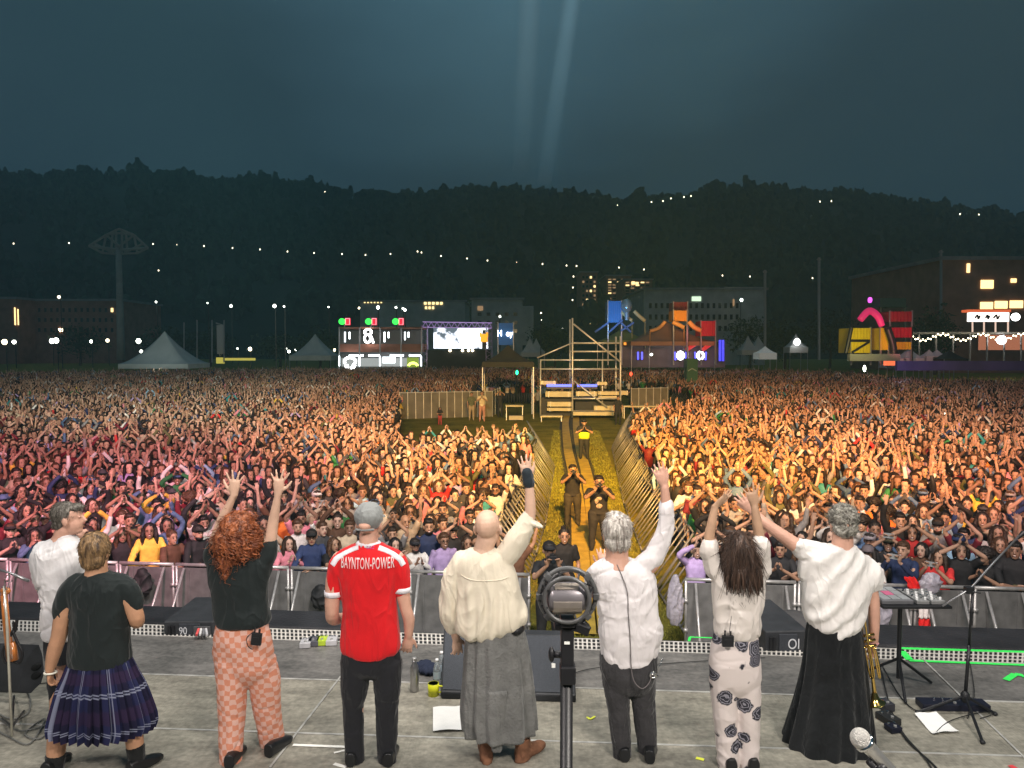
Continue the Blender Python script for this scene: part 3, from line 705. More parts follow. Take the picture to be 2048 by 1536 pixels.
def phone(p, rz, sc, high, label):
    z = 1.84 if high else 1.60; y = -.42 if not high else -.33
    g = G().add(box((0, 0, 0), (.155, .010, .078)), 0).add(box((.052, -.006, .018), (.03, .004, .03)), 1)
    o = g.obj('phone', None, mats=[mat('phone_back', (.30, .32, .33), .25, .1, var=.1) if RNG.rand() < .4 else BLACK, DKMET])
    o.rotation_euler = (0, 0, rz); v = Matrix.Rotation(rz, 3, 'Z')@Vector((0, y, z))*sc; o.location = Vector(p)+v; setp(o, label, 'phone')
HAND = [  # px, row, pose, colour, garment, hair, dict
 (22, 0, 'clap_chest', 'black', 'T-shirt', 'short', dict(cap=(.02, .02, .02))), (70, 0, 'shout', 'denim blue', 'jacket', 'long', dict(long_=True)), (118, 0, 'rest', 'black', 'top', 'short', {}),
 (246, 0, 'clap_up', 'black', 'top', 'long', {}), (300, 0, 'lean', 'yellow', 'sweater', 'long', dict(long_=True)), (345, 0, 'lean', 'brown', 'top', 'tied', {}), (397, 0, 'lean', 'black', 'jacket', 'short', dict(long_=True, cap=(.02, .02, .018), beard=True)),
 (440, 0, 'clap_chest', 'grey', 'shirt', 'long', {}), (520, 0, 'rest', 'green', 'shirt', 'short', {}), (578, 0, 'clap_chest', 'pink', 'sweater', 'long', dict(long_=True)), (624, 0, 'lean', 'navy', 'hoodie', 'short', dict(long_=True, cap=(.015, .015, .016), glasses=True)),
 (668, 0, 'phone', 'black', 'top', 'long', {}), (596, 1, 'wave', 'white', 'shirt', 'short', dict(long_=True, beard=True)), (645, 1, 'rest', 'charcoal', 'T-shirt', 'short', {}), (700, 1, 'rest', 'beige', 'shirt', 'short', {}),
 (790, 0, 'phone', 'red', 'shirt', 'long', {}), (830, 0, 'clap_chest', 'white', 'shirt', 'short', dict(long_=True, cap=(.02, .02, .025), beard=True)), (858, 1, 'rest', 'navy', 'T-shirt', 'short', dict(beard=True)), (888, 0, 'rest', 'lilac', 'shirt', 'short', dict(long_=True, glasses=True)), (905, 1, 'clap_up', 'black', 'T-shirt', 'short', dict(cap=(.03, .03, .03))), (935, 0, 'rest', 'black', 'top', 'bob', {}),
 (985, 0, 'clap_up', 'black', 'T-shirt', 'short', dict(beard=True)), (1030, 0, 'arms_v', 'brown', 'T-shirt', 'short', {}),
 (1392, 0, 'clap_up', 'lilac', 'shirt', 'short', dict(long_=True)), (1432, 0, 'clap_up', 'black', 'T-shirt', 'long', {}), (1420, 1, 'clap_up', 'black', 'T-shirt', 'short', dict(beard=True)), (1478, 0, 'rest', 'maroon', 'top', 'short', {}),
 (1560, 0, 'clap_chest', 'black', 'tank top', 'short', {}), (1600, 0, 'clap_chest', 'charcoal', 'top', 'long', {}), (1735, 0, 'lean', 'white', 'shirt', 'long', dict(cap=(.12, .10, .11), glasses=True)), (1738, 1, 'rest', 'black', 'T-shirt', 'short', dict(cap=(.25, .22, .24))),
 (1805, 0, 'phone', 'navy', 'jacket', 'short', dict(long_=True)), (1842, 1, 'rest', 'brown', 'top', 'bob', {}), (1878, 0, 'phone', 'red', 'top', 'long', {}), (1920, 0, 'clap_up', 'black', 'T-shirt', 'bob', {}), (1968, 0, 'clap_chest', 'black', 'T-shirt', 'curly', dict(glasses=True)), (1775, 1, 'phone_high', 'charcoal', 'T-shirt', 'short', dict(cap=(.08, .07, .04))),
 (2028, 0, 'lean', 'black', 'printed T-shirt', 'short', {}), (1925, 2, 'clap_high', 'maroon', 'shirt', 'short', dict(glasses=True)), (2075, 0, 'lean', 'olive', 'shirt', 'short', dict(long_=True)),
]
IND = []
def add_ind(px, row, pose, cn, garment, hair, kw, pt=None, force=False):
    p = pt if pt is not None else rowpt(px, row)
    if not force and not free(p): return False
    extra = 'cap' if kw.get('cap') else ('beard' if kw.get('beard') else ('glasses' if kw.get('glasses') else None))
    if kw.get('cap') and kw.get('glasses'): extra = 'cap and glasses'
    elif kw.get('cap') and kw.get('beard'): extra = 'cap and beard'
    lab = mk_label(cn, garment, hair, extra, pose, row, px)
    if lab in USED: return None
    USED[lab] = 1; TAKEN.append((p.x, p.y)); rz = toward(p)+(RNG.rand()-.5)*.5
    sc = (.92+.12*RNG.rand())*(.93, .94, .96, .97, .98)[min(row, 4)]
    if kw.get('beard') or hair == 'short': sc += .02
    tint = .8+.4*RNG.rand(); col = tuple(min(1, c*tint) for c in CLC[cn])
    person(p, rz, sc, pose, col, SKT[RNG.randint(5)], hair, HRC[RNG.randint(5)], smile=RNG.rand() < .6, label=lab, group='people standing in the crowd', **kw)
    if pose in ('phone', 'phone_high'):
        phone(p, rz, sc, pose == 'phone_high', f'{("raised " if pose == "phone_high" else "")}phone of {(hair or "bald")}-haired person in {cn}, {ROWN[min(row, 11)]} {place_name(px)}')
    return True
for h in HAND: add_ind(*h, force=True)
GARM = ['T-shirt', 'shirt', 'hoodie', 'top', 'jacket']; POSW = {'clap_up': .20, 'clap_high': .13, 'arms_v': .05, 'clap_chest': .20, 'phone': .06, 'shout': .05, 'rest': .16, 'one_up': .05, 'other_up': .05, 'wave': .04, 'phone_high': .02}
PN_, PW_ = list(POSW), np.array(list(POSW.values())); PW_ = PW_/PW_.sum()
n_ind = len(HAND); row = 0; LIM = 283
while n_ind < LIM and row < 14:
    d_row = 12.2+row*.52; step = 40*12/d_row; px = -60+RNG.rand()*20
    while px < 2120 and n_ind < LIM:
        px += step*(.85+.3*RNG.rand()); p = rowpt(px, row+(RNG.rand()-.5)*.3)
        if lane_x(p.y, -1)-.80 < p.x < lane_x(p.y, 1)+.80: continue
        if not free(p, .42): continue
        for tr in range(8):
            hair = ['short', 'long', 'bob', 'tied', 'curly', None][RNG.choice(6, p=[.42, .27, .12, .07, .07, .05])]
            kw = {}; 
            if hair in ('short', None):
                if RNG.rand() < .18: kw['cap'] = CLC[CLN[RNG.randint(6)]]
                if RNG.rand() < .3: kw['beard'] = True
            if RNG.rand() < .12: kw['glasses'] = True
            garm = GARM[RNG.randint(5)]; kw['long_'] = garm in ('hoodie', 'jacket')
            r = add_ind(px, row, PN_[RNG.choice(len(PN_), p=PW_)], CLN[RNG.choice(len(CLN), p=np.array(CLW)/sum(CLW))], garm, hair, kw, pt=p)
            if r: n_ind += 1
            if r is not None: break
    row += 1
LASTROW = row; LASTPX = px
# ---------------------------------------------------------------- the rest of the crowd: one mesh
def template(pose, hair, long_, lod):
    bp_ = body_parts(pose, lod); Vs = []; Fs = []; ids = []
    for sh, pid in ((bp_['skin'], 0), (bp_['shirt']+bp_['sleeve_l' if long_ else 'sleeve_s'], 1), (hair_shapes(hair, max(lod, 1)), 2), (bp_['trousers'] if lod < 3 else [], 3)):
        for V, F_ in sh:
            n = len(Vs); Vs += [tuple(v) for v in V]; Fs += [tuple(i+n for i in f) for f in F_]; ids += [pid]*len(V)
    if lod == 1:   # dark eye band and mouth
        for s_ in (-1, 1):
            V, F_ = ell(HC+Vector((s_*.034, -.094, .010)), (.012, .010, .007), 5, 4); n = len(Vs); Vs += [tuple(v) for v in V]; Fs += [tuple(i+n for i in f) for f in F_]; ids += [2]*len(V)
    return np.array(Vs, 'f'), Fs, np.array(ids)
T1 = []; T2 = []
for pose in ('clap_up', 'clap_high', 'clap_chest', 'rest', 'clap_chest', 'one_up', 'rest', 'phone', 'clap_high', 'wave', 'shout', 'rest', 'clap_chest', 'arms_v'):
    for hair in ('short', 'long'):
        lg = RNG.rand() < .4; T1.append(template(pose, hair, lg, 1)); T2.append(template(pose, hair, lg, 2))
PTS = []
def in_crowd(x, y):
    px = proj((x, y, 1.6))[0]
    if px < -120 or px > 2170: return False
    if y < 38.5:
        if lane_x(y, -1)-.85 < x < lane_x(y, 1)+.85: return False
    if 26.2 < y < 52 and 800-(52-y)*.5 < px and x < lane_x(min(y, 36), -1)+8 and px < 1160: return False
    if 33 < y < 71 and 1160 <= px < np.interp(y, [33, 44, 51, 70], [1252, 1385, 1405, 1345]): return False
    if 50 < y < 64 and 935 < px < 1265: return False
    if 50 < y < 53 and 780 < px < 1000: return False
    # far edge of the crowd: measured from the photograph's tents and booths
    far = np.interp(px, [-120, 230, 420, 700, 1000, 1250, 1500, 1700, 1800, 2170], [95, 105, 112, 118, 120, 118, 112, 100, 78, 66])
    return y < far
yy = 12.0
while yy < 122:
    sp = .50 if yy < 26 else (.56 if yy < 45 else (.66 if yy < 70 else .95)); xx = -yy*.80
    while xx < yy*.80:
        x = xx+(RNG.rand()-.5)*sp*.7; y = yy+(RNG.rand()-.5)*sp*.7; xx += sp
        if RNG.rand() < .08: continue
        q = Vector((x, y, 0)); 
        if (q-bl0).dot(nrm) < .3: continue
        if in_crowd(x, y): PTS.append((x, y))
    yy += sp*.95
MAXR = .42+LASTROW*.52-.3
if TAKEN:
    TK = np.array(TAKEN)
    keep_ = []
    for x, y in PTS:
        dd = (Vector((x, y, 0))-bl0).dot(nrm)
        if dd < MAXR+1.2 and ((TK[:, 0]-x)**2+(TK[:, 1]-y)**2).min() < .18: continue
        if dd < MAXR-.9: continue
        keep_.append((x, y))
    PTS = keep_
AV = []; AF = []; AC = []; base = 0; CA = np.array([CLC[c] for c in CLN]); CWn = np.array(CLW)/sum(CLW)
LV = []; LT = []
for x, y in PTS:
    T = T1 if y < 34 else T2; V, Fs, ids = T[RNG.randint(len(T))]
    rz = toward((x, y))+(RNG.rand()-.5)*.9; sc = .92+.14*RNG.rand(); c_, s_ = math.cos(rz)*sc, math.sin(rz)*sc
    W_ = np.empty_like(V); W_[:, 0] = V[:, 0]*c_-V[:, 1]*s_+x; W_[:, 1] = V[:, 0]*s_+V[:, 1]*c_+y; W_[:, 2] = V[:, 2]*sc
    AV.append(W_)
    pal = np.array([np.array(SKT[RNG.randint(5)])*(.85+.3*RNG.rand()), CA[RNG.choice(len(CLN), p=CWn)]*(.8+.4*RNG.rand()), HRC[RNG.randint(5)], (.03, .035, .05)])
    AC.append(pal[ids]); LV.append(base); LT.append(Fs); base += len(V)
AV = np.concatenate(AV); AC = np.concatenate(AC)
loops = []; starts = []; tot = []
cache = {}
k = 0
for b0, Fs in zip(LV, LT):
    key = id(Fs)
    if key not in cache: cache[key] = (np.array([i for f in Fs for i in f]), np.array([len(f) for f in Fs]))
    l, t_ = cache[key]; loops.append(l+b0); tot.append(t_)
loops = np.concatenate(loops).astype('i'); tot = np.concatenate(tot).astype('i'); starts = np.concatenate([[0], np.cumsum(tot)[:-1]]).astype('i')
me = bpy.data.meshes.new('crowd'); me.vertices.add(len(AV)); me.vertices.foreach_set('co', AV.ravel()); me.loops.add(len(loops)); me.loops.foreach_set('vertex_index', loops)
me.polygons.add(len(tot)); me.polygons.foreach_set('loop_start', starts); me.polygons.foreach_set('loop_total', tot); me.polygons.foreach_set('use_smooth', [True]*len(tot)); me.update(calc_edges=True)
ca = me.color_attributes.new('paint', 'FLOAT_COLOR', 'POINT'); ca.data.foreach_set('color', np.concatenate([AC, np.ones((len(AC), 1))], 1).astype('f').ravel())
m, t, b = new_mat('crowd_mix'); vc = N(t, 'ShaderNodeVertexColor', layer_name='paint'); t.links.new(vc.outputs[0], b.inputs['Base Color']); b.inputs['Roughness'].default_value = .6; b.inputs['Specular IOR Level'].default_value = .25
me.materials.append(m); o = bpy.data.objects.new('crowd', me); C.objects.link(o)
setp(o, 'dense crowd of clapping people filling the field behind the front rows', 'crowd', kind='stuff')
print('INDIV', n_ind, 'row', row, 'STUFF', len(PTS), 'verts', len(AV))
del AV, AC, loops, AF, LT
# ================================================================ BACKGROUND: booths, buildings, tents, lamps
def noemit(m): m.cycles.emission_sampling = 'NONE'; return m
def pb(x0, x1, y0, y1, D, dep, dy=0):      # a box seen at those pixels at distance D, dep metres deep
    a = at(x0, y0, D+dy); b_ = at(x1, y1, D+dy); c = (a+b_)/2; return box((c.x, D+dy+dep/2, c.z), (abs(b_.x-a.x), dep, abs(a.z-b_.z)))
def ptube(pts, r, D, n=8): return tube([at(p[0], p[1], D+(p[2] if len(p) > 2 else 0)) for p in pts], r, n)
def cen(x0, x1, y1, D, dep=0): p = at((x0+x1)/2, y1, D); return Vector((p.x, D+dep/2, 0))
WALLD = mat('dusk_concrete', (.42, .42, .42), .85, var=.2, scale=.3, bump=.2, bscale=1)
WALLB = mat('dusk_brick', (.30, .15, .11), .85, var=.25, scale=.4, bump=.2, bscale=1)
ROOFD = mat('flat_roof', (.25, .25, .26), .8, var=.2, scale=.3)
WDARK = mat('dark_glass', (.015, .02, .025), .12, var=.1)
WLIT = noemit(emis('lit_window', (1, .72, .30), 2.2)); WLITG = noemit(emis('lit_window_green', (.75, 1, .70), 1.2)); WDIM = noemit(emis('dim_window', (1, .6, .3), .35)); WWH = noemit(emis('lamp_white', (.95, 1, .85), 14)); WWM = noemit(emis('lamp_warm', (1, .85, .55), 10))
def building(x0, x1, y0, y1, D, dep, m, label, grid=None, lit=(), roofp=True, extra=(), ext=None):
    e = empty('building', cen(x0, x1, y1, D, dep), label, 'building')
    zb = at(x0, y1, D).z; base = max(0, zb); g = G(); a, b_ = at(x0, y0, D), at(x1, y0, D)
    g.add(box(((a.x+b_.x)/2, D+dep/2, a.z/2), (b_.x-a.x, dep, a.z)))
    for (q0, q1, r0, r1, dd) in extra: g.add(pb(q0, q1, r0, r1, D, dd, -.01))
    g.obj('wall', m, e, kp=True)
    if roofp: G().add(box(((a.x+b_.x)/2, D+dep/2, a.z+.35), (b_.x-a.x+1.2, dep+1.2, .7))).obj('roof', ROOFD, e, kp=True)
    if grid:
        nx, ny, gx0, gx1, gy0, gy1, fw, fh, pl = grid
        for i in range(nx):
            for j in range(ny):
                cx = gx0+(gx1-gx0)*(i+.5)/nx; cy = gy0+(gy1-gy0)*(j+.5)/ny; w = (gx1-gx0)/nx*fw/2; h = (gy1-gy0)/ny*fh/2
                r_ = RNG.rand(); mm = WLIT if r_ < pl*.35 else (WDIM if r_ < pl else WDARK)
                G().add(pb(cx-w, cx+w, cy-h, cy+h, D, .3, -.12)).obj('window', mm, e, kp=True)
    for (q0, q1, r0, r1, mm) in lit: G().add(pb(q0, q1, r0, r1, D, .4, -.25)).obj('window', mm, e, kp=True)
    return e
building(943, 1045, 600, 690, 240, 30, WALLD, 'pale concrete block building with one small lit window, left of the dark tree line centre', (5, 3, 950, 1040, 620, 670, .4, .4, .0), [(955, 966, 612, 621, WDIM)], extra=[(1045, 1067, 612, 690, 20)])
building(1161, 1195, 545, 700, 420, 25, WALLB, 'narrow brick apartment tower with a few lit windows behind the scaffold', (4, 11, 1163, 1193, 550, 650, .55, .5, .35))
building(1212, 1262, 552, 680, 440, 30, WALLB, 'brown apartment block with balconies, left one of the tall pair', (5, 8, 1215, 1260, 556, 600, .7, .45, .55))
building(1248, 1305, 560, 680, 400, 30, WALLB, 'brown apartment block with lit balconies, right one of the tall pair', (5, 7, 1250, 1300, 562, 602, .7, .45, .6), [(1263, 1270, 563, 569, WLIT), (1271, 1277, 564, 569, WLIT)])
building(1288, 1532, 580, 690, 230, 40, WALLD, 'long low concrete building with rows of dark windows behind the coloured containers', (16, 3, 1295, 1480, 600, 668, .45, .45, .0), [(1384, 1402, 593, 602, WLITG), (1466, 1469, 598, 612, WDIM)], extra=[(1450, 1532, 574, 580, 4)])
building(1886, 2120, 520, 700, 150, 40, WALLB, 'dark brick building at right edge with yellow lit windows', None, [(1963, 1987, 560, 577, WLIT), (1962, 1986, 604, 618, WLIT), (1991, 2015, 602, 617, WLIT), (2021, 2046, 601, 616, WLIT), (2023, 2033, 557, 565, WLIT), (1935, 1940, 527, 545, WLIT), (2052, 2075, 600, 616, WLIT)])
building(45, 240, 602, 700, 260, 30, WALLB, 'long dark building behind the lamps at far left', (14, 3, 60, 230, 610, 670, .4, .4, .06), [(117, 125, 657, 663, WWM)])
building(-60, 32, 598, 700, 250, 30, WALLB, 'dark building cut by the left edge of the picture', None, [(28, 31, 615, 650, WLIT), (34.5, 36.5, 618, 650, WLIT)])
building(720, 930, 604, 690, 280, 30, WALLD, 'long dim building behind the two-storey booth with a string of lit windows', None, [(728+i*6.6, 730.5+i*6.6, 601, 606, WLIT) for i in range(6)]+[(848+i*8, 853+i*8, 603, 609, WLIT) for i in range(5)]+[(850+i*7, 854+i*7, 613, 618, WLIT) for i in range(3)])
# two-storey booth with light tubes
D = 122
TUBE = noemit(emis('white_tube', (.85, .95, 1), 6)); BOOTH = mat('booth_grey', (.16, .16, .17), .7); TRUSS = mat('truss_pipe', (.35, .35, .37), .4, .6)
e = empty('two_storey_booth', cen(678, 843, 735, D), 'two-storey bar booth with white light tubes and three green and red signs on top', 'booth')
g = G().add(pb(678, 843, 654, 657, D, 8)).add(pb(678, 843, 688, 704, D, 8, .4)); g.obj('floor_slab', mat('booth_band', (.30, .12, .08), .7, var=.4, scale=.4), e, kp=True)
g = G().add(pb(678, 843, 657, 740, D, .5, 7)); g.obj('back_wall', BOOTH, e, kp=True)
for x_ in (678, 719, 760, 802, 843): G().add(ptube([(x_, 655), (x_, 742)], .12, D, 6)).obj('post', TRUSS, e, kp=True)
for x_, a, b_ in ((690, 664, 684), (699, 664, 678), (769, 664, 684), (777, 664, 676), (810, 664, 680), (817, 664, 675), (678.5, 712, 732), (719, 712, 732), (760, 712, 732), (802, 712, 732), (842, 712, 732)): G().add(ptube([(x_, a, -.3), (x_, b_, -.3)], .11, D, 6)).obj('light_tube', TUBE, e, kp=True)
for a, b_ in ((698, 726), (737, 759), (780, 807), (818, 840)): G().add(pb(a, b_, 709, 713, D, .3, 2)).obj('strip_light', TUBE, e, kp=True)
G().add(pb(683, 838, 716, 733, D, .2, 6)).obj('lit_counter', noemit(emis('booth_glow', (.75, .80, .78), .45)), e, kp=True)
G().add(pb(765, 790, 714, 726, D, .2, 4)).obj('menu_light', TUBE, e, kp=True)
NEON = noemit(emis('white_neon', (1, 1, 1), 8)); NEONG = noemit(emis('lime_neon', (.75, 1, .15), 3.5))
def oval(cx, cy, rx, ry, D, r, a0=0, a1=360, n=18, dy=-.6): return tube([at(cx+rx*math.cos(math.radians(a0+(a1-a0)*i/n)), cy+ry*math.sin(math.radians(a0+(a1-a0)*i/n)), D+dy) for i in range(n+1)], r, 6)
G().add(oval(736, 664, 7, 5, D, .16)).add(oval(735, 677, 6, 8, D, .16)).add(ptube([(741, 670, -.6), (747, 686, -.6)], .16, D)).obj('neon_figure', NEON, e, kp=True)
G().add(oval(700, 723, 11, 8, D, .2, 150, 390)).add(ptube([(692, 730, -.6), (698, 741, -.6)], .3, D)).add(ptube([(709, 729, -.6), (702, 741, -.6)], .3, D)).obj('neon_outline', NEON, e, kp=True)
G().add(pb(814, 837, 715, 735, D, .3, 1)).obj('lime_panel', noemit(emis('lime_panel', (.45, .65, .05), .5)), e, kp=True); G().add(oval(826, 733, 9, 7, D, .2, 190, 350)).obj('neon_arc', NEONG, e, kp=True)
GRN = noemit(emis('sign_green', (.04, .85, .08), 2.0)); RED = noemit(emis('sign_red', (.90, .01, .04), 1.5)); WL = noemit(emis('sign_outline', (1, .5, .55), 1.5))
for k, x_ in enumerate((684, 737, 791)):
    c = at(x_, 643, D); r_ = 5.5*pm(D)
    G().add(tube([c-Y_*.2, c+Y_*.2], r_*1.15, 20)).obj('green_disc', GRN, e, kp=True)
    G().add(pb(x_+6, x_+16, 636, 650, D, .4)).obj('red_square', RED, e, kp=True)
    G().add(ptube([(x_+7, 637, -.1), (x_+15, 637, -.1), (x_+15, 649, -.1), (x_+7, 649, -.1), (x_+7, 637, -.1)], .05, D, 4)).obj('square_outline', WL, e, kp=True)
    G().add(ptube([(x_+5, 650), (x_+5, 656)], .1, D, 5)).obj('sign_post', TRUSS, e, kp=True)
# big screen stage
D = 126
e = empty('screen_stage', cen(843, 985, 735, D), 'small stage with a bright white video screen in a purple-lit truss frame', 'stage')
PT_ = mat('purple_lit_truss', (.50, .38, .60), .45, .3)  # purple light on the side trusses put into their colour
def lattice(a, b_, w, r=.07, n=10, off=Vector((0, 0, 1)), dy=1.0):
    g = G(); 
    for s_ in (-1, 1): g.add(tube([a+off*w*s_/2, b_+off*w*s_/2], r, 5)); g.add(tube([a+off*w*s_/2+Y_*dy, b_+off*w*s_/2+Y_*dy], r, 5))
    for i in range(n): s_ = 1 if i % 2 else -1; g.add(tube([a.lerp(b_, i/n)+off*w*s_/2, a.lerp(b_, (i+1)/n)-off*w*s_/2], r*.6, 4))
    return g
lattice(at(845, 649, D), at(984, 651, D), .9, n=24).obj('top_truss', noemit(emis('purple_wash_glow', (.5, .3, .75), .5, (.5, .4, .6))), e, kp=True)  # purple light put into the top truss as its own glow
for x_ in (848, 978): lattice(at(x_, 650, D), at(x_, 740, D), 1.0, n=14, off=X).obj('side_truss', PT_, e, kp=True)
m, t, b = new_mat('screen_picture'); tcn = N(t, 'ShaderNodeTexCoord'); nz = N(t, 'ShaderNodeTexNoise'); nz.inputs['Scale'].default_value = .45; nz.inputs['Detail'].default_value = 4
t.links.new(tcn.outputs['Object'], nz.inputs['Vector']); r = ramp(t, nz.outputs[0], [(.40, (.06, .08, .10)), (.47, (.85, .9, 1)), (1, (1, 1, 1))]); t.links.new(r.outputs[0], b.inputs['Emission Color']); b.inputs['Emission Strength'].default_value = 2.2; b.inputs['Base Color'].default_value = (.02, .02, .02, 1); noemit(m)
sc = G().add(pb(867, 976, 655, 697, D, .4)).obj('screen', m, e, kp=True)
OR = noemit(emis('screen_orange', (1, .35, .02), 1.6)); DKS = emis('screen_dark', (.05, .05, .06), .1)
G().add(pb(961, 975, 668, 684, D, .1, -.12)).add(pb(959, 963, 665, 674, D, .1, -.12)).add(pb(972, 976, 665, 674, D, .1, -.12)).obj('orange_figure', OR, sc); 
for o_ in sc.children: o_.parent = sc
G().add(pb(964, 972, 684, 697, D, .1, -.12)).add(pb(965, 971, 660, 667, D, .1, -.12)).obj('dark_figure', DKS, sc)
G().add(pb(850, 980, 700, 745, D, 6)).obj('stage_box', mat('stage_black', (.02, .02, .025), .7), e, kp=True)
for x_ in (925, 937, 945, 900): G().add(ell(at(x_, 701, D-.4), (.22, .22, .22), 8, 6)).obj('stage_lamp', WWM, e, kp=True)
# blue hoarding with letters
e = empty('blue_banner', cen(996, 1028, 690, 130), 'blue banner panel with white letters on a small truss', 'banner')
G().add(pb(996, 1026, 646, 690, 130, .3)).obj('panel', emis('banner_blue', (.01, .08, .22), .35, (.02, .10, .25)), e, kp=True)
text_obj('letters', 'H  oy', 1.5, NEON, e, face_cam(at(1010, 667, 129.8)), .02, .8)
for x_ in (996, 1027): G().add(ptube([(x_, 645), (x_, 735)], .12, 130, 6)).obj('post', TRUSS, e, kp=True)
# peaked tents
TENTW = mat('tent_canvas', (.42, .43, .42), .8, var=.1, scale=.6); TENTB = mat('brown_canvas', (.36, .19, .12), .8, var=.15, scale=.4); TENTK = mat('dark_canvas', (.030, .028, .022), .8, var=.2, scale=1)
def tent(x0, x1, yb, ya, D, label, m=TENTW, dep=None, drop=1.0, floorz=0, ax_=None, glow=None, open_=False):
    a, b_ = at(x0, yb, D), at(x1, yb, D); w = b_.x-a.x; dep = dep or w; zb = a.z; za = at(x0, ya, D+dep/2).z; cx = (a.x+b_.x)/2; cy = D+dep/2
    e = empty('peaked_tent', (cx, cy, 0), label, 'tent'); V = []; Fc = []; K = 9; nr = 24
    for i in range(K+1):
        t_ = i/K; r_ = 1-t_; zz = zb+(za-zb)*(t_**1.6*.85+t_*.15)
        for k in range(nr):
            s_ = k/nr*4; q = int(s_); f = s_-q; P4 = [(-1, -1), (1, -1), (1, 1), (-1, 1), (-1, -1)]
            px_ = P4[q][0]*(1-f)+P4[q+1][0]*f; py_ = P4[q][1]*(1-f)+P4[q+1][1]*f
            V.append((cx+px_*w/2*max(r_, .01), cy+py_*dep/2*max(r_, .01), zz))
    for i in range(K):
        for k in range(nr): k2 = (k+1) % nr; Fc.append((i*nr+k, i*nr+k2, (i+1)*nr+k2, (i+1)*nr+k))
    keep(mesh_obj('roof', V, Fc, m, None, True), e)
    g = G()
    for q0, q1 in (((-1, -1), (1, -1)), ((1, -1), (1, 1)), ((1, 1), (-1, 1)), ((-1, 1), (-1, -1))):
        p0 = Vector((cx+q0[0]*w/2, cy+q0[1]*dep/2, zb-drop/2)); p1 = Vector((cx+q1[0]*w/2, cy+q1[1]*dep/2, zb-drop/2)); c = (p0+p1)/2; g.add(box(c, (max(.03, abs(p1.x-p0.x)), max(.03, abs(p1.y-p0.y)), drop)))
    g.obj('valance', m, e, kp=True)
    for sx_ in (-1, 1):
        for sy_ in (-1, 1): G().add(tube([(cx+sx_*w*.49, cy+sy_*dep*.49, 0), (cx+sx_*w*.49, cy+sy_*dep*.49, zb)], .05, 6)).obj('pole', TRUSS, e, kp=True)
    return e
tent(236, 376, 728, 663, 112, 'large pale pyramid tent at the left field edge', drop=.7, dep=8)
tent(578, 662, 711, 668, 150, 'smaller pale pyramid tent left of the two-storey booth')
tent(1042, 1078, 705, 674, 170, 'small white peaked tent, front one of the overlapping pair'); tent(1056, 1090, 703, 676, 182, 'small white peaked tent, rear one of the overlapping pair')
tent(1484, 1518, 700, 671, 150, 'grey peaked tent, left one of the pair beyond the right crowd'); tent(1504, 1540, 700, 672, 156, 'grey peaked tent, right one of the pair beyond the right crowd')
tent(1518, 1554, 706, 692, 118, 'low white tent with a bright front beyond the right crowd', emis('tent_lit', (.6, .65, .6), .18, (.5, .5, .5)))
tent(1580, 1616, 694, 667, 130, 'grey peaked tent with a round white light on it')
for i, (a, b_, yb, ya) in enumerate(((1775, 1812, 718, 698), (1808, 1850, 716, 695), (1852, 1878, 712, 699), (1866, 1900, 714, 699))): tent(a, b_, yb, ya, 82, 'low white canopy right of the yellow tower, '+('first', 'second', 'third', 'fourth')[i]+' from the left', mat('white_canopy', (.55, .56, .58), .7))
tent(1888, 1938, 718, 700, 80, 'low black canopy beside the white canopies', mat('black_canopy', (.02, .02, .022), .7))
tent(1262, 1432, 683, 641, 92, 'wide brown canvas tent under the orange slides', TENTB, drop=.5)
tent(1205, 1300, 680, 655, 96, 'olive canvas tent beside the wide brown tent', mat('olive_canvas', (.16, .18, .06), .8), drop=.5)
# black gazebo near the mixing position
tent(964, 1068, 724, 690, 50, 'black pop-up gazebo beside the mixing scaffold', TENTK, dep=3.6, drop=.35)
# play-tower containers
def cont(name, x0, x1, y0, y1, D, col, label, extra=None, dep=3):
    e = empty('container_tower', cen(x0, x1, y1, D), label, 'tower'); m = mat('panel_'+name, col, .5, var=.1, scale=.4); m.node_tree.nodes['Principled BSDF'].inputs['Emission Color'].default_value = tuple(col)+(1,); m.node_tree.nodes['Principled BSDF'].inputs['Emission Strength'].default_value = 0
    g = G().add(pb(x0, x1, y0, y1, D, dep))
    for i in range(7): xx = x0+(x1-x0)*i/6; g.add(pb(xx-.25, xx+.25, y0, y1, D, .15, -.12))
    g.obj('box', m, e, kp=True)
    for x_ in (x0-1, x1+1): G().add(ptube([(x_, y0-2), (x_, 730)], .11, D, 6)).obj('post', TRUSS, e, kp=True)
    return e
BLUE = (.01, .20, .55)
e = cont('blue', 1217, 1242, 602, 645, 95, BLUE, 'blue container tower with struts left of the glass ball')
for a, b_ in (((1217, 645), (1190, 664)), ((1242, 645), (1262, 664)), ((1242, 662), (1268, 645)), ((1217, 665), (1245, 640))): G().add(ptube([(*a, -.2), (*b_, -.2)], .14, 95, 6)).obj('strut', mat('blue_strut', (.08, .16, .40), .5), e, kp=True)
e = empty('glass_ball', at(1255, 612, 94), 'clear glass-like ball on a stand beside the blue container', 'ball'); 
bm_ = mat('ball_glass', (.55, .62, .65), .08, .7, var=.2, scale=1.5); G().add(ell(at(1253, 612, 94), (.72, .72, .88), 24, 16)).obj('ball', bm_, e, True, kp=True); G().add(ptube([(1254, 624), (1254, 640)], .3, 94)).obj('stand', TRUSS, e, kp=True)
SLY = mat('slide_cream', (.65, .55, .28), .5)
def slide(pts, r, D, m, label): o = G().add(tube([at(p[0], p[1], D) for p in pts], r, 10, 4)).add(ptube([pts[-1], (pts[-1][0], 700, 3)], .05, D, 5)).obj('tube_slide', m, None, True); setp(o, label, 'slide')
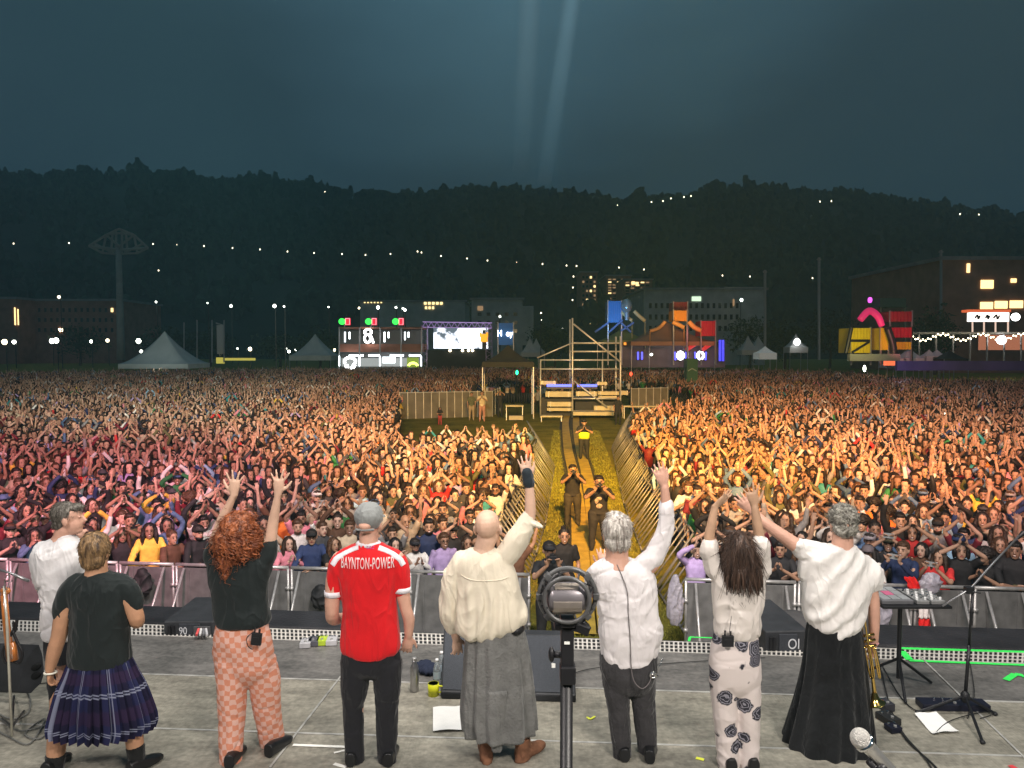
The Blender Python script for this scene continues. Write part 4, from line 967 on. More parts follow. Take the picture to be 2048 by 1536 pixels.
slide([(1243, 624), (1254, 634), (1264, 641)], .22, 95, SLY, 'cream tube slide under the glass ball'); slide([(1268, 622), (1277, 631), (1290, 642)], .24, 95, SLY, 'cream tube slide right of the glass ball')
slide([(1378, 643), (1388, 654), (1402, 661)], .30, 90, mat('slide_orange', (.65, .32, .10), .5), 'orange tube slide running into the red box'); slide([(1345, 644), (1358, 650), (1368, 655)], .26, 90, mat('slide_orange', (.65, .32, .10), .5), 'short orange tube slide under the orange container')
slide([(1330, 643), (1318, 656), (1300, 662)], .22, 90, mat('slide_orange', (.65, .32, .10), .5), 'orange tube slide leading left to the olive tent')
cont('orange', 1348, 1373, 621, 642, 91, (.75, .32, .03), 'orange container on top of the brown tent'); cont('maroon', 1348, 1374, 604, 621, 93, (.20, .02, .03), 'maroon container above the orange container')
cont('crimson', 1403, 1430, 642, 672, 91, (.45, .01, .04), 'crimson container at the right end of the brown tent')
e = cont('yellow', 1703, 1740, 656, 706, 78, (.72, .55, .01), 'yellow panelled tower with diagonal bracing'); 
G().add(ptube([(1692, 706, -.3), (1703, 656, -.3)], .2, 78)).add(ptube([(1704, 705, -.3), (1738, 684, -.3)], .12, 78)).add(pb(1703, 1740, 679, 684, 78, .4, -.3)).obj('brace', BLACK, e, kp=True)
e = cont('yellowleg', 1762, 1776, 656, 700, 79, (.70, .52, .02), 'slanted yellow panel leg right of the yellow tower')
e = cont('red', 1781, 1823, 623, 643, 80, (.30, .01, .03), 'dark red container, upper of the stacked pair'); e = cont('redlow', 1781, 1823, 655, 675, 80, (.48, .01, .04), 'bright red container, lower of the stacked pair'); cont('yellowlow', 1788, 1822, 684, 699, 80, (.70, .52, .02), 'yellow panel under the stacked red containers')
o = G().add(tube([at(1720, 640, 79), at(1738, 622, 79), at(1755, 632, 79), at(1764, 652, 79)], [.34, .38, .36, .3], 12, 5)).obj('inflatable_arch', emis('pink_lit', (1, .03, .20), .35, (.7, .03, .2)), None, True); setp(o, 'glowing pink curved tube over the yellow tower', 'inflatable')
o = G().add(tube([at(1775, 655, 78), at(1786, 690, 78), at(1788, 716, 78)], .35, 10, 5)).obj('black_tube', BLACK, None, True); setp(o, 'black curved tube hanging down beside the yellow leg', 'tube')
o = G().add(pb(1772, 1796, 712, 731, 77, .5)).obj('kiosk_light', noemit(emis('kiosk_red', (1, .16, .06), 1.3)), None); setp(o, 'small kiosk glowing red at the foot of the black tube', 'kiosk')
o = G().add(tube([at(1738, 600, 100), at(1742, 600, 100)], .35, 12)).obj('pink_sign', noemit(emis('magenta', (.9, .1, .9), 2)), None); setp(o, 'small round magenta light above the red containers', 'light')
o = G().add(pb(1760, 1812, 596, 612, 100, 3)).add(pb(1757, 1815, 612, 614, 100, 3.4)).add(ptube([(1762, 612), (1762, 700)], .2, 101)).add(ptube([(1810, 612), (1810, 700)], .2, 101)).obj('cabin', mat('green_cabin', (.06, .12, .10), .4, var=.3), None); setp(o, 'dark green glazed cabin raised on posts', 'cabin')
# blue and white lit stall fronts under the brown tent
BLU = noemit(emis('blue_led', (.06, .06, 1), 4)); 
e = empty('stall_row', cen(1240, 1450, 735, 96), 'row of dim stalls with blue lights and round white signs under the brown tent', 'stall')
G().add(pb(1243, 1450, 683, 735, 96, 1.0, 3)).obj('back_panel', mat('stall_panel', (.14, .11, .13), .7, var=.3, scale=.5), e, kp=True)
for x_ in (1361, 1401):
    G().add(oval(x_, 711, 6, 7, 96, .14, n=16)).obj('round_sign', NEON, e, kp=True); G().add(tube([at(x_, 711, 96.2), at(x_, 711, 96.6)], .36, 20)).obj('sign_disc', noemit(emis('sign_disc', (.75, .75, 1), 1.1)), e, kp=True)
    for s_ in (-1, 1): G().add(ptube([(x_+s_*11, 704), (x_+s_*10, 720)], .09, 96)).obj('blue_light', BLU, e, kp=True)
for x_ in (1276, 1284): G().add(ptube([(x_, 704), (x_, 719)], .1, 96)).obj('blue_light', BLU, e, kp=True)
for x_, c_ in ((1254, WLIT), (1268, WLIT), (1404, WLIT)): G().add(pb(x_-6, x_+6, 685, 690, 96, .2, -.3)).obj('lit_sign', noemit(emis('amber_sign', (1, .30, .03), 1.6)), e, kp=True)
for p in (((1373, 700), (1395, 685)), ((1405, 700), (1424, 686))): G().add(ptube([(*p[0], -.3), (*p[1], -.3)], .25, 96)).obj('red_arm', noemit(emis('red_arm', (.8, .03, .03), .8)), e, kp=True)
for x_ in (1330, 1346, 1303, 1337): G().add(ell(at(x_, 687 if x_ > 1320 else 709, 95.8), (.16, .16, .16), 8, 6)).obj('lamp', WWH, e, kp=True)
for x_ in (1440, 1446): 
    o = G().add(ptube([(x_, 680), (x_, 722)], .14, 94)).obj('blue_light_pole', noemit(emis('blue_pole', (.05, .05, 1), 1.8)), None); setp(o, f'tall thin blue light pole, {"left" if x_ == 1440 else "right"} of the two by the stalls', 'light pole')
# green portable sign
e = empty('green_kiosk', cen(1374, 1396, 760, 88), 'tall green portable booth with a pale arrow above the crowd', 'booth')
G().add(pb(1374, 1395, 717, 790, 70, 1.2)).obj('shell', mat('kiosk_green', (.03, .12, .06), .5), e, kp=True); G().add(ptube([(1376, 742, -.1), (1384, 737, -.1), (1393, 742, -.1)], .05, 70)).obj('arrow', mat('arrow_pale', (.4, .5, .4), .6), e, kp=True)
# white terrace with string lights at right
e = empty('terrace_bar', cen(1830, 2048, 700, 120), 'open-air terrace bar with a glowing white sign board and posts', 'bar')
G().add(pb(1942, 2018, 625, 643, 120, 1)).obj('sign_board', noemit(emis('sign_white', (1, .90, .82), 2.6)), e, kp=True); G().add(pb(1938, 2022, 619, 624, 120, 2)).obj('sign_roof', noemit(emis('sign_red2', (.9, .16, .05), .8)), e, kp=True)
g = G()
for x_, dx in ((1955, 5), (1975, 4), (1993, 6)): g.add(tube([at(x_-dx, 636, 119.8), at(x_, 630, 119.8), at(x_+dx*.3, 638, 119.8), at(x_+dx, 631, 119.8)], .14, 5, 4))
g.obj('script_mark', BLACK, e, kp=True)
G().add(tube([at(2031, 634, 120), at(2031, 634, 120.5)], .62, 20)).obj('round_sign', NEON, e, kp=True)
for x_ in (1945, 1968, 1991, 2016): G().add(ptube([(x_, 643), (x_, 664)], .12, 120)).obj('sign_leg', noemit(emis('leg_glow', (1, .7, .55), .9)), e, kp=True)
G().add(pb(1825, 2060, 664, 668, 121, 8)).obj('canopy', mat('terrace_canopy', (.30, .29, .28), .7), e, kp=True)
for x_ in range(1838, 2060, 34): G().add(ptube([(x_, 667), (x_, 725)], .14, 121)).obj('post', TRUSS, e, kp=True)
G().add(pb(1960, 2060, 670, 700, 121, .4, 6)).obj('lit_interior', noemit(emis('terrace_glow', (.85, .30, .16), .45)), e, kp=True)
G().add(tube([at(2003, 680, 120.5), at(2003, 680, 121)], .7, 20)).obj('white_lamp', NEON, e, kp=True)
for k in range(46):
    t_ = k/45; x_ = 1826+226*t_; y__ = 673+6*math.sin(t_*18)+(3 if k % 2 else 0)
    G().add(ell(at(x_, y__, 119.3), (.13, .13, .13), 6, 4)).obj('festoon_bulb', WWM, e, kp=True)
o = G().add(pb(1795, 2100, 722, 741, 66, .4)).obj('purple_wall', mat('purple_hoarding', (.10, .07, .20), .7, var=.2, scale=.6), None); setp(o, 'long purple hoarding at the right back edge of the crowd', 'hoarding')
o = G().add(pb(1700, 1800, 708, 722, 76, .6)).obj('grey_barrier_wall', mat('grey_hoarding', (.25, .25, .22), .8), None); setp(o, 'pale grey hoarding below the yellow tower', 'hoarding')
o = G().add(ell(at(1594, 684, 129), (.55, .3, .6), 14, 10)).obj('round_lamp', NEON, None); setp(o, 'round white light panel on the grey peaked tent', 'lamp')
for s_, px_ in (('first', 1530), ('second', 1638), ('third', 1882)):
    o = G().add(ptube([(px_, {1530: 540, 1638: 515, 1882: 500}[px_]), (px_, 720)], .28, 150, 6)).add(ptube([(px_-4, {1530: 540, 1638: 515, 1882: 500}[px_]+4), (px_+4, {1530: 540, 1638: 515, 1882: 500}[px_]+4)], .15, 150, 5)).obj('floodlight_mast', TRUSS, None); setp(o, f'tall thin grey mast, {s_} from the left on the right side of the field', 'mast')
# cable-car pylon on the left
e = empty('cable_pylon', cen(230, 246, 700, 230), 'tall grey cable-car pylon with a wide lattice head', 'pylon'); PY = mat('pylon_grey', (.30, .29, .28), .8, var=.15, scale=.3)
G().add(tube([at(242, 720, 230), at(240, 620, 230), at(237, 500, 230)], [1.2, 1.0, .8], 12, 2)).obj('mast', PY, e, True, kp=True)
g = G().add(ptube([(178, 492), (238, 500), (296, 496)], .45, 230)).add(ptube([(205, 506), (238, 508), (275, 506)], .35, 230)).add(ptube([(212, 470), (238, 466), (268, 470)], .35, 230))
for a, b_ in (((178, 492), (212, 470)), ((296, 496), (268, 470)), ((205, 506), (178, 492)), ((275, 506), (296, 496)), ((212, 470), (205, 506)), ((268, 470), (275, 506)), ((238, 458), (212, 470)), ((238, 458), (268, 470)), ((225, 468), (222, 506)), ((252, 468), (255, 506)), ((190, 488), (225, 505)), ((285, 488), (250, 505)), ((212, 470), (255, 506)), ((268, 470), (222, 506)), ((232, 458), (232, 505)), ((244, 458), (244, 505))): g.add(ptube([a, b_], .38, 230, 6)); g.add(tube([at(*a, 233), at(*b_, 233)], .38, 6))
g.obj('lattice_head', PY, e, kp=True)
# feather flag and left lamps
o = G().add(ptube([(432, 646), (446, 650), (447, 705), (440, 712), (437, 700)], .12, 140)).add(pb(433, 446, 650, 708, 140, .12)).obj('banner_flag', mat('flag_grey', (.35, .34, .36), .8), None); setp(o, 'tall pale upright banner right of the large pyramid tent', 'banner')
for i, px_ in enumerate((368, 394, 424, 448)):
    o = G().add(ptube([(px_, 640 if i else 645), (px_, 725)], .13, 138, 5)).obj('flag_pole', TRUSS, None); setp(o, f'thin bare pole, {("first", "second", "third", "fourth")[i]} in the row right of the large pyramid tent', 'pole')
o = G().add(pb(432, 448, 715, 727, 139, .4)).add(pb(448, 510, 716, 721, 139, .3)).obj('yellow_hoarding', noemit(emis('yellow_lit', (.8, .7, .12), .6)), None); setp(o, 'low lit yellow hoarding at the foot of the pale banner', 'hoarding')
LS = [(9, 684, .75), (28, 684, .65), (104, 682, 1.0), (112, 681, .75), (182, 683, .5), (215, 681, .65), (277, 682, .7), (282, 703, .55), (462, 612, .55), (549, 612, .5), (500, 698, .65), (574, 696, .45), (578, 703, .4), (592, 699, .45), (475, 697, .3), (118, 594, .4), (312, 604, .3), (415, 606, .22), (568, 613, .25), (657, 614, .22), (718, 616, .4), (756, 615, .45), (792, 615, .35), (806, 617, .4), (810, 620, .35), (669, 700, .45), (1483, 600, .6), (1000, 633, .3), (1082, 640, .2), (1125, 657, .2), (1082, 626, .18), (1580, 700, .2)]
OW = ['street lamp above the left field, '+q for q in ('leftmost of all', 'second from the left edge', 'brightest, left one of a close pair', 'right one of the brightest pair', 'small one left of the tent', 'next left of the tent', 'beside the tent slope', 'low one touching the tent slope', 'high left one of a pair over dark trees', 'high right one of a pair over dark trees', 'big one near the yellow hoarding', 'top left in the trio by the small tent', 'bottom in the trio by the small tent', 'right in the trio by the small tent', 'tiny one left of the big lamp by the hoarding', 'high over the far left building', 'beside the cable pylon', 'tiny one under the hill road')]
for i, (a, b_, r_) in enumerate(LS):
    D = 160+30*((i*7) % 3); e = empty('street_lamp', at(a, b_, D)*1, OW[i] if i < len(OW) else 'small white lamp glowing '+('just left of the two-storey booth signs', 'above the gap of the first two booth signs, left one', 'above the middle booth sign', 'above the third booth sign', 'right of the third booth sign, upper', 'right of the third booth sign, lower', 'at the left end of the two-storey booth', 'on the wall of the long concrete building', 'on the pale concrete block', 'between the concrete block and the scaffold, high', 'low beside the scaffold top', 'at the corner of the concrete block building', 'left of the grey peaked tent at the right', 'extra')[i-len(OW)], 'lamp', 'white lamps around the field')
    e.location.z = 0; c = at(a, b_, D)
    r_ *= .68; G().add(ell(c, (r_, r_, r_*1.1), 10, 8)).obj('lamp_head', WWH if i % 5 else WWM, e, kp=True); G().add(tube([(c.x, c.y+.6, 0), (c.x, c.y+.6, c.z), (c.x, c.y, c.z+.3)], .10, 5)).obj('pole', DKMET, e, kp=True)
HL = [(27, 487), (138, 486), (306, 488), (353, 490), (378, 495), (408, 492), (465, 496), (520, 499), (575, 503), (628, 506), (684, 508), (731, 510), (781, 508), (835, 503), (843, 505), (882, 512), (934, 517), (975, 521), (1033, 525), (1085, 528), (1133, 531), (1153, 532), (1238, 535), (1288, 539), (1339, 543), (1445, 551), (1500, 553), (1625, 556), (601, 381), (650, 384), (1235, 411), (1256, 410), (1282, 408), (1303, 404), (1326, 402), (1342, 397), (1352, 396), (1368, 394), (1382, 392), (1398, 389), (1412, 387), (1430, 388), (1610, 404), (1640, 403), (1663, 402), (1690, 399), (1712, 398), (1735, 401), (1757, 404), (1778, 407), (1893, 427), (1920, 428), (1945, 428), (1958, 429), (317, 541), (1147, 553), (1146, 575), (1145, 600)]
HLM = noemit(emis('hill_lamp', (1, .88, .62), 5.5))
ORDS = ['first', 'second', 'third', 'fourth', 'fifth', 'sixth', 'seventh', 'eighth', 'ninth', 'tenth', 'eleventh', 'twelfth', 'thirteenth', 'fourteenth', 'fifteenth', 'sixteenth', 'seventeenth', 'eighteenth', 'nineteenth', 'twentieth']
for hi_, (a, b_) in enumerate(HL):
    zone = 'short vertical chain beside the apartment towers' if hi_ > 54 else ('ridge line' if hi_ >= 28 and hi_ < 54 else 'middle hillside chain'); half = 'left' if a < 1030 else 'right'; k_ = sorted(q[0] for j, q in enumerate(HL) if (q[0] < 1030) == (a < 1030) and ((28 <= j < 54) == (28 <= hi_ < 54)) and ((j > 54) == (hi_ > 54))).index(a) if hi_ <= 54 else hi_-55
    k_ = min(k_, 39); od = ORDS[k_] if k_ < 20 else 'twenty-'+ORDS[k_-20]
    best = min((abs(proj(hill_pt(a, q/60))[1]-(b_+8)), q/60) for q in range(61)); y_ = hill_pt(a, best[1]).y-42; c = at(a, b_, y_)
    e = empty('hill_lamp', (c.x, c.y, hill_pt(a, best[1]).z), f'small hillside lamp, {od} {"down" if hi_ > 54 else "from the left"} in the {half} half of the {zone}' if hi_ <= 54 else f'small lamp, {od} down in the {zone}', 'lamp', 'tiny lamps strung along the hill roads')
    r_ = y_/F_PX*1.15; G().add(ell(c, (r_, r_, r_*1.3), 8, 6)).obj('lamp_head', HLM, e, kp=True); G().add(tube([(c.x, c.y+2, c.z), (c.x, c.y+2, hill_pt(a, best[1]).z)], .4, 4)).obj('pole', DKMET, e, kp=True)
# small uplights on the towers and tents, the brown tent's added to brighten it
for x_, y__, d_, c_, e_ in ((1229, 655, 88, (.15, .5, 1), 1500), (1360, 648, 84, (1, .55, .15), 1300), (1416, 680, 84, (1, .15, .2), 900), (1722, 700, 70, (1, .9, .3), 1500), (1802, 690, 72, (1, .25, .3), 1400), (1340, 700, 78, (1, .6, .4), 1600), (313, 735, 100, (.8, .95, .9), 1500), (1800, 735, 60, (.4, .3, 1), 500)):
    l = bpy.data.lights.new('uplight', 'SPOT'); l.energy = e_; l.color = c_; l.spot_size = math.radians(60); l.spot_blend = 1; l.shadow_soft_size = .2; q = at(x_, y__, d_); lo = bpy.data.objects.new('uplight', l); C.objects.link(lo); lo.location = q; lo.rotation_euler = (at(x_, y__-28, d_+9)-q).to_track_quat('-Z', 'Y').to_euler()
# trees between the buildings
LEAFM = mat('tree_leaves', (.035, .06, .03), .9, var=.6, scale=.5, spec=.05); BARK = mat('bark', (.06, .045, .035), .9, var=.3, scale=2)
def tree(px, D, h, w, label):
    p = at(px, 700, D); e = empty('broadleaf_tree', (p.x, D, 0), label, 'tree')
    G().add(tube([(p.x, D, 0), (p.x+.2, D, h*.35), (p.x-.2, D, h*.7)], [.35, .25, .08], 7)).add(tube([(p.x+.1, D, h*.35), (p.x+w*.25, D, h*.6)], [.15, .05], 5)).add(tube([(p.x+.1, D, h*.3), (p.x-w*.25, D, h*.55)], [.15, .05], 5)).obj('trunk', BARK, e, kp=True)
    n = 1700; P3 = RNG.randn(n, 3); P3 /= np.linalg.norm(P3, axis=1)[:, None]; rr = RNG.rand(n)**.45
    V = []; Fc = []
    for i in range(n):
        d = P3[i]; lob = 1+.45*mnoise.noise(Vector(d*2.3)+Vector((px, 0, 0))); c = np.array([p.x, D, h*.62])+d*rr[i]*lob*np.array([w/2, w/2, h*.40]); a = RNG.randn(3)*.35; b2 = RNG.randn(3)*.35; k = len(V); V += [tuple(c), tuple(c+a), tuple(c+b2)]; Fc.append((k, k+1, k+2))
    keep(mesh_obj('crown', V, Fc, LEAFM), e)
for px_, D, h, w, l in ((1500, 190, 13, 12, 'dark bushy tree left of the thin mast behind the peaked tents'), (1570, 180, 11, 13, 'dark low tree above the grey peaked tents'), (1660, 185, 14, 14, 'dark tree left of the red tower'), (1110, 200, 11, 13, 'dark tree right of the concrete block building'), (1090, 215, 12, 10, 'dark tree touching the concrete block building'), (640, 190, 10, 12, 'dark tree behind the smaller pyramid tent'), (560, 200, 9, 14, 'dark low tree left of the smaller pyramid tent'), (330, 210, 11, 16, 'dark wide tree behind the large pyramid tent'), (420, 205, 10, 14, 'dark tree behind the pale upright banner'), (160, 220, 12, 15, 'dark tree behind the left lamp row'), (1870, 140, 12, 8, 'dark tree left of the brick building at the right')): tree(px_, D, h, w, l)
# ---- mixing position ------------------------------------------------------
D = 50.5; SC = mat('scaffold_tube', (.66, .66, .62), .45, .5, var=.2, scale=2)
e = empty('scaffold_tower', cen(1145, 1243, 833, D), 'tall open scaffold tower with a long diagonal brace at the head of the lane', 'scaffold')
for x_, yt in ((1145, 636), (1241, 672)):
    for dy in (0, 2.2): G().add(tube([at(x_, yt, D)+Y_*dy, Vector((at(x_, 833, D).x, D+dy, 0))], .06, 8)).obj('post', SC, e, True, kp=True)
for yy in (686, 703, 797): 
    for dy in (0, 2.2): G().add(tube([at(1145, yy, D)+Y_*dy, at(1241, yy, D)+Y_*dy], .055, 8)).obj('ledger', SC, e, True, kp=True)
for x_ in (1145, 1241):
    for yy in (686, 760): G().add(tube([at(x_, yy, D), at(x_, yy, D)+Y_*2.2], .05, 7)).obj('ledger', SC, e, True, kp=True)
G().add(tube([at(1147, 648, D-.08), at(1241, 724, D-.08)], .06, 8)).obj('brace', SC, e, True, kp=True); G().add(tube([at(1148, 762, D-.08), at(1215, 815, D-.08)], .05, 8)).obj('brace', SC, e, True, kp=True)
G().add(pb(1146, 1228, 824, 831, D, 1.6, -1.2)).obj('platform', mat('case_cream', (.52, .46, .28), .7, var=.15, scale=2), e, kp=True)
e = empty('side_scaffold', cen(1080, 1144, 833, D+1), 'low scaffold frame on the left of the tall tower', 'scaffold')
for yy in (720, 738): G().add(ptube([(1081, yy, 1), (1238, yy, 1)], .055, D)).obj('ledger', SC, e, True, kp=True)
G().add(ptube([(1074, 716, 1), (1144, 686, 1)], .05, D)).obj('brace', SC, e, True, kp=True)
for x_ in (1081, 1205): G().add(tube([at(x_, 719, D+1), Vector((at(x_, 719, D+1).x, D+1, 0))], .055, 8)).obj('post', SC, e, True, kp=True)
CC = MATS['case_cream']; DKP = mat('mix_dark', (.03, .03, .032), .7)
o = G().add(pb(1082, 1144, 795, 836, D, 2.6, 1.2)).add(pb(1150, 1240, 800, 826, D, 2.6, 1.2)).obj('mixing_riser', DKP, None); setp(o, 'dark mixing desk riser inside the scaffold', 'riser')
CS = [(1091, 1144, 783, 794), (1095, 1144, 804, 813), (1094, 1144, 816, 822), (1152, 1194, 783, 792), (1196, 1238, 783, 790), (1197, 1238, 792, 799), (1188, 1228, 812, 822), (1080, 1112, 762, 769), (1194, 1214, 764, 770), (1241, 1256, 782, 790)]
CN = ['upper left, wide', 'middle left', 'lower left', 'upper centre', 'upper right, top one', 'upper right, bottom one', 'lower right', 'at the very top left', 'at the top by the blue light', 'outside the right post']
for (a, b_, c_, d_), n_ in zip(CS, CN):
    g = G().add(pb(a, b_, c_, d_, D, .8, .3), 0)
    for f in (.12, .88): xx = a+(b_-a)*f; g.add(pb(xx-.7, xx+.7, c_-.4, d_+.4, D, .05, .24), 1)
    o = g.obj('flight_case', None, mats=[CC, GALV]); setp(o, f'cream flight case on the mixing riser, {n_}', 'flight case')
for (a, b_), n_ in zip(((1094, 1143), (1155, 1194)), ('left', 'right')):
    e = empty('blue_light_bar', cen(a, b_, 774, D), f'glowing blue light bar on the mixing desk, {n_} of the scaffold post', 'light bar'); G().add(pb(a, b_, 769, 773.5, D, .25, .1)).obj('tube', emis('blue_bar', (.08, .12, 1), 3.0), e, kp=True); G().add(pb(a-1, b_+1, 774, 778, D, .5, .2)).obj('housing', BLACK, e, kp=True)
def tablef(x0, x1, yt, D, label, n='folding_table', h=None):
    a, b_ = at(x0, yt, D), at(x1, yt, D); zt = a.z; e = empty(n, ((a.x+b_.x)/2, D, 0), label, 'table' if 'table' in n else 'bench')
    G().add(box(((a.x+b_.x)/2, D+.35, zt), (b_.x-a.x, .7, .09))).obj('top', CC, e, kp=True)
    for x_ in (a.x+.06, b_.x-.06):
        for y_ in (D+.05, D+.65): G().add(tube([(x_, y_, 0), (x_, y_, zt)], .035, 6)).obj('leg', SC, e, kp=True)
tablef(1011, 1047, 812, 49, 'white folding table under the black gazebo'); tablef(1247, 1332, 813, 50, 'long pale table right of the scaffold'); tablef(1081, 1125, 833, 47.6, 'low cream bench left of the scaffold foot', 'bench')
o = G().add(pb(1018, 1046, 832, 840, 48, .6)).add(pb(1024, 1029, 834, 837, 48, .1, -.05)).add(pb(1035, 1040, 834, 837, 48, .1, -.05)).obj('speaker_crate', mat('crate_cream', (.45, .40, .28), .7), None); setp(o, 'cream crate with two holes under the white folding table', 'crate')
o = G().add(box(gp(841, 832)+Vector((0, 0, .55)), (1.15, .8, 1.05), .1)).add(box(gp(841, 832)+Vector((-.25, -.42, .7)), (.18, .05, .2), .1)).add(box(gp(841, 832)+Vector((.22, -.38, .7)), (.18, .05, .2), .1)).obj('cream_crate', mat('crate_cream', (.45, .40, .28), .7), None); setp(o, 'big cream crate with two dark holes by the fence of the pen', 'crate')
# fence of the pen behind the left block
FC = mat('fence_sheet', (.15, .14, .11), .8, var=.25, scale=1.5)
def fence(p0, p1, h, label, sheet=True, n=12, m=FC):
    p0, p1 = Vector(p0), Vector(p1); e = empty('site_fence', p0, label, 'fence'); d = p1-p0
    if sheet:
        V = [p0, p1, p1+Z*h, p0+Z*h]; o = mesh_obj('sheet', V, [(0, 1, 2, 3)], m); keep(o, e); s = o.modifiers.new('s', 'SOLIDIFY'); s.thickness = .03
    for i in range(n+1): q = p0+d*i/n+Vector((0, -.06, 0)); G().add(tube([q, q+Z*h*1.04], .03, 5)).obj('post', SC, e, kp=True)
    G().add(tube([p0+Z*h, p1+Z*h], .03, 5)).obj('rail', SC, e, kp=True)
fence(gp(800, 838), gp(985, 833), 1.75, 'sheeted fence with upright posts behind the grass pen', n=12)
fence(gp(745, 880), gp(800, 838), 1.2, 'open barred fence at the left side of the grass pen', False, 12)
fence(gp(985, 833), gp(1000, 822), 1.75, 'short corner of the sheeted fence by the gazebo', n=3)
fence(gp(1262, 832), gp(1335, 828), 1.9, 'sheeted fence right of the mixing scaffold', n=5)
def up(P, side, nm): 
    for k, (a, b_) in enumerate(zip(P[:-1], P[1:])): lane_barrier(a, b_, side, f'barred barrier running away right of the mixing scaffold, {nm[k]} piece', h=1.3, lean=.7)
up([gp(1398, 835), gp(1375, 815), gp(1340, 798)], 1, ['near', 'far'])
# cable ramps in the lane
RAMPY = mat('ramp_yellow', (.42, .30, .05), .6, var=.3, scale=3); RAMPK = mat('ramp_rubber', (.035, .033, .03), .8)
def ramp_line(pts, label):
    P = [gp(*p) for p in pts]; P2, _ = crom(P, [0]*len(P), 10); V = []; Fc = []; M_ = []
    prof = [(-.36, .0, 1), (-.24, .05, 1), (-.20, .055, 0), (.20, .055, 0), (.24, .05, 1), (.36, .0, 1)]
    for i, p in enumerate(P2):
        t_ = (P2[min(i+1, len(P2)-1)]-P2[max(i-1, 0)]).normalized(); s_ = t_.cross(Z)
        for a, h, _ in prof: V.append(p+s_*a+Z*(h+.004))
    for i in range(len(P2)-1):
        for j in range(5): a = i*6+j; Fc.append((a, a+1, a+7, a+6)); M_.append(0 if j == 2 else 1)
    g = G(); g.V = V; g.F = Fc; g.M = M_
    o = g.obj('cable_ramp', None, mats=[RAMPY, RAMPK]); setp(o, label, 'cable ramp')
ramp_line([(1134, 832), (1131, 850), (1136, 900), (1146, 945), (1155, 1010), (1162, 1120), (1172, 1275)], 'yellow-lidded black cable ramp, left one of the two running down the grass lane')
ramp_line([(1152, 834), (1153, 860), (1160, 900), (1172, 945), (1182, 1000), (1196, 1110), (1218, 1275)], 'yellow-lidded black cable ramp, right one of the two running down the grass lane')
# ---- staff ---------------------------------------------------------------
def staff(px, py, yf, sc, pose, shirt, trs, label, hair='short', hc_=(.015, .012, .01), face=None, wide=1.0, **kw):
    p = gp(px, yf) if yf else Vector((at(px, 1100, py).x, py, 0)); 
    o = person(p, toward(p) if face is None else face, sc, pose, shirt, SKT[1], hair, hc_, trousers=trs, label=label, **kw); o.scale = (sc*wide, sc*wide, sc); return o, p
def photo_cam(p, rz, sc, label, big=1.0):
    v = Matrix.Rotation(rz, 3, 'Z')@Vector((0, -.30, 1.585))*sc
    g = G().add(box((0, 0, 0), (.14, .07, .09))).add(box((0, 0, .06), (.06, .05, .04))).add(tube([(0, -.03, 0), (0, -.12*big, 0)], [.036, .042], 16)); o = g.obj('camera_body', BLACK, None, bevel=.004); G().add(ell((0, -.122*big, 0), (.033, .006, .033), 14, 8)).obj('lens_glass', WDARK, o); o.location = p+v; o.rotation_euler = (0, 0, rz); setp(o, label, 'camera')
K_ = (.016, .016, .018)
o, p = staff(1145, 0, 1053, .92, 'phone', K_, (.035, .032, .026), 'photographer in plain black T-shirt and grey trousers standing in the lane', long_=False, wide=1.28); photo_cam(p, toward(p), .92, 'black camera held by the plain-shirted photographer in the lane')
o, p = staff(1197, 0, 1103, .99, 'phone', K_, (.02, .02, .022), 'photographer in printed black T-shirt and black trousers, nearer one in the lane', beard=True, wide=1.25); photo_cam(p, toward(p), .99, 'black camera held by the nearer photographer in the lane')
M_ = Matrix.Translation((0, -.14, 1.2)); g = G()
for i in range(7): a = RNG.rand()*6.28; g.add(ell((.05*math.cos(a), -.135, 1.18+.09*math.sin(a)), (.03+.03*RNG.rand(), .012, .03+.03*RNG.rand()), 8, 6))
g.obj('shirt_print', mat('faded_print', (.28, .22, .18), .8, var=.5, scale=20), o)
o, p = staff(1168, 0, 920, .97, 'clap_chest', K_, K_, 'guard in black with a yellow waist vest standing in the lane', cap=K_, wide=1.2); VEST = mat('hi_vis_yellow', (.62, .68, .02), .7); 
def vest(o, z0, z1): G().add(loft([(Vector((0, .015, z0)), X, Y_, .195, .137), (Vector((0, .015, (z0+z1)/2)), X, Y_, .20, .135), (Vector((0, .015, z1)), X, Y_, .205, .13)], 24, 2.4)).obj('hi_vis_vest', VEST, o, True)
vest(o, .93, 1.22)
o, p = staff(1098, 11.0, None, 1.0, 'phone', K_, K_, 'photographer in black with backpack straps just below the stage left of the microphone', beard=False, cap=K_); photo_cam(p, toward(p), 1.0, 'black camera with a big round lens, nearest the stage', 1.2)
staff(1128, 12.2, None, .95, 'rest', K_, K_, 'woman in black with tied dark hair behind the nearest photographer', 'tied')
o, p = staff(903, 0, 832, .93, 'rest', K_, (.02, .025, .05), 'guard in bright yellow vest standing by the pen fence', face=.4); vest(o, 1.05, 1.45)
staff(943, 0, 841, 1.05, 'rest', (.10, .11, .06), (.30, .24, .16), 'man in olive shirt and shorts standing in the grass pen'); staff(964, 0, 843, 1.12, 'clap_chest', (.55, .46, .30), (.40, .20, .15), 'person in cream T-shirt standing in the grass pen'); staff(1000, 0, 835, 1.0, 'clap_up', K_, K_, 'person in long black clothes clapping beside the gazebo leg', 'long')
staff(1236, 0, 850, 1.02, 'rest', K_, K_, 'guard with crossed yellow straps standing right of the scaffold'); staff(880, 0, 850, .62, 'lean', K_, (.35, .05, .05), 'woman in black top sitting on the grass of the pen', 'long')
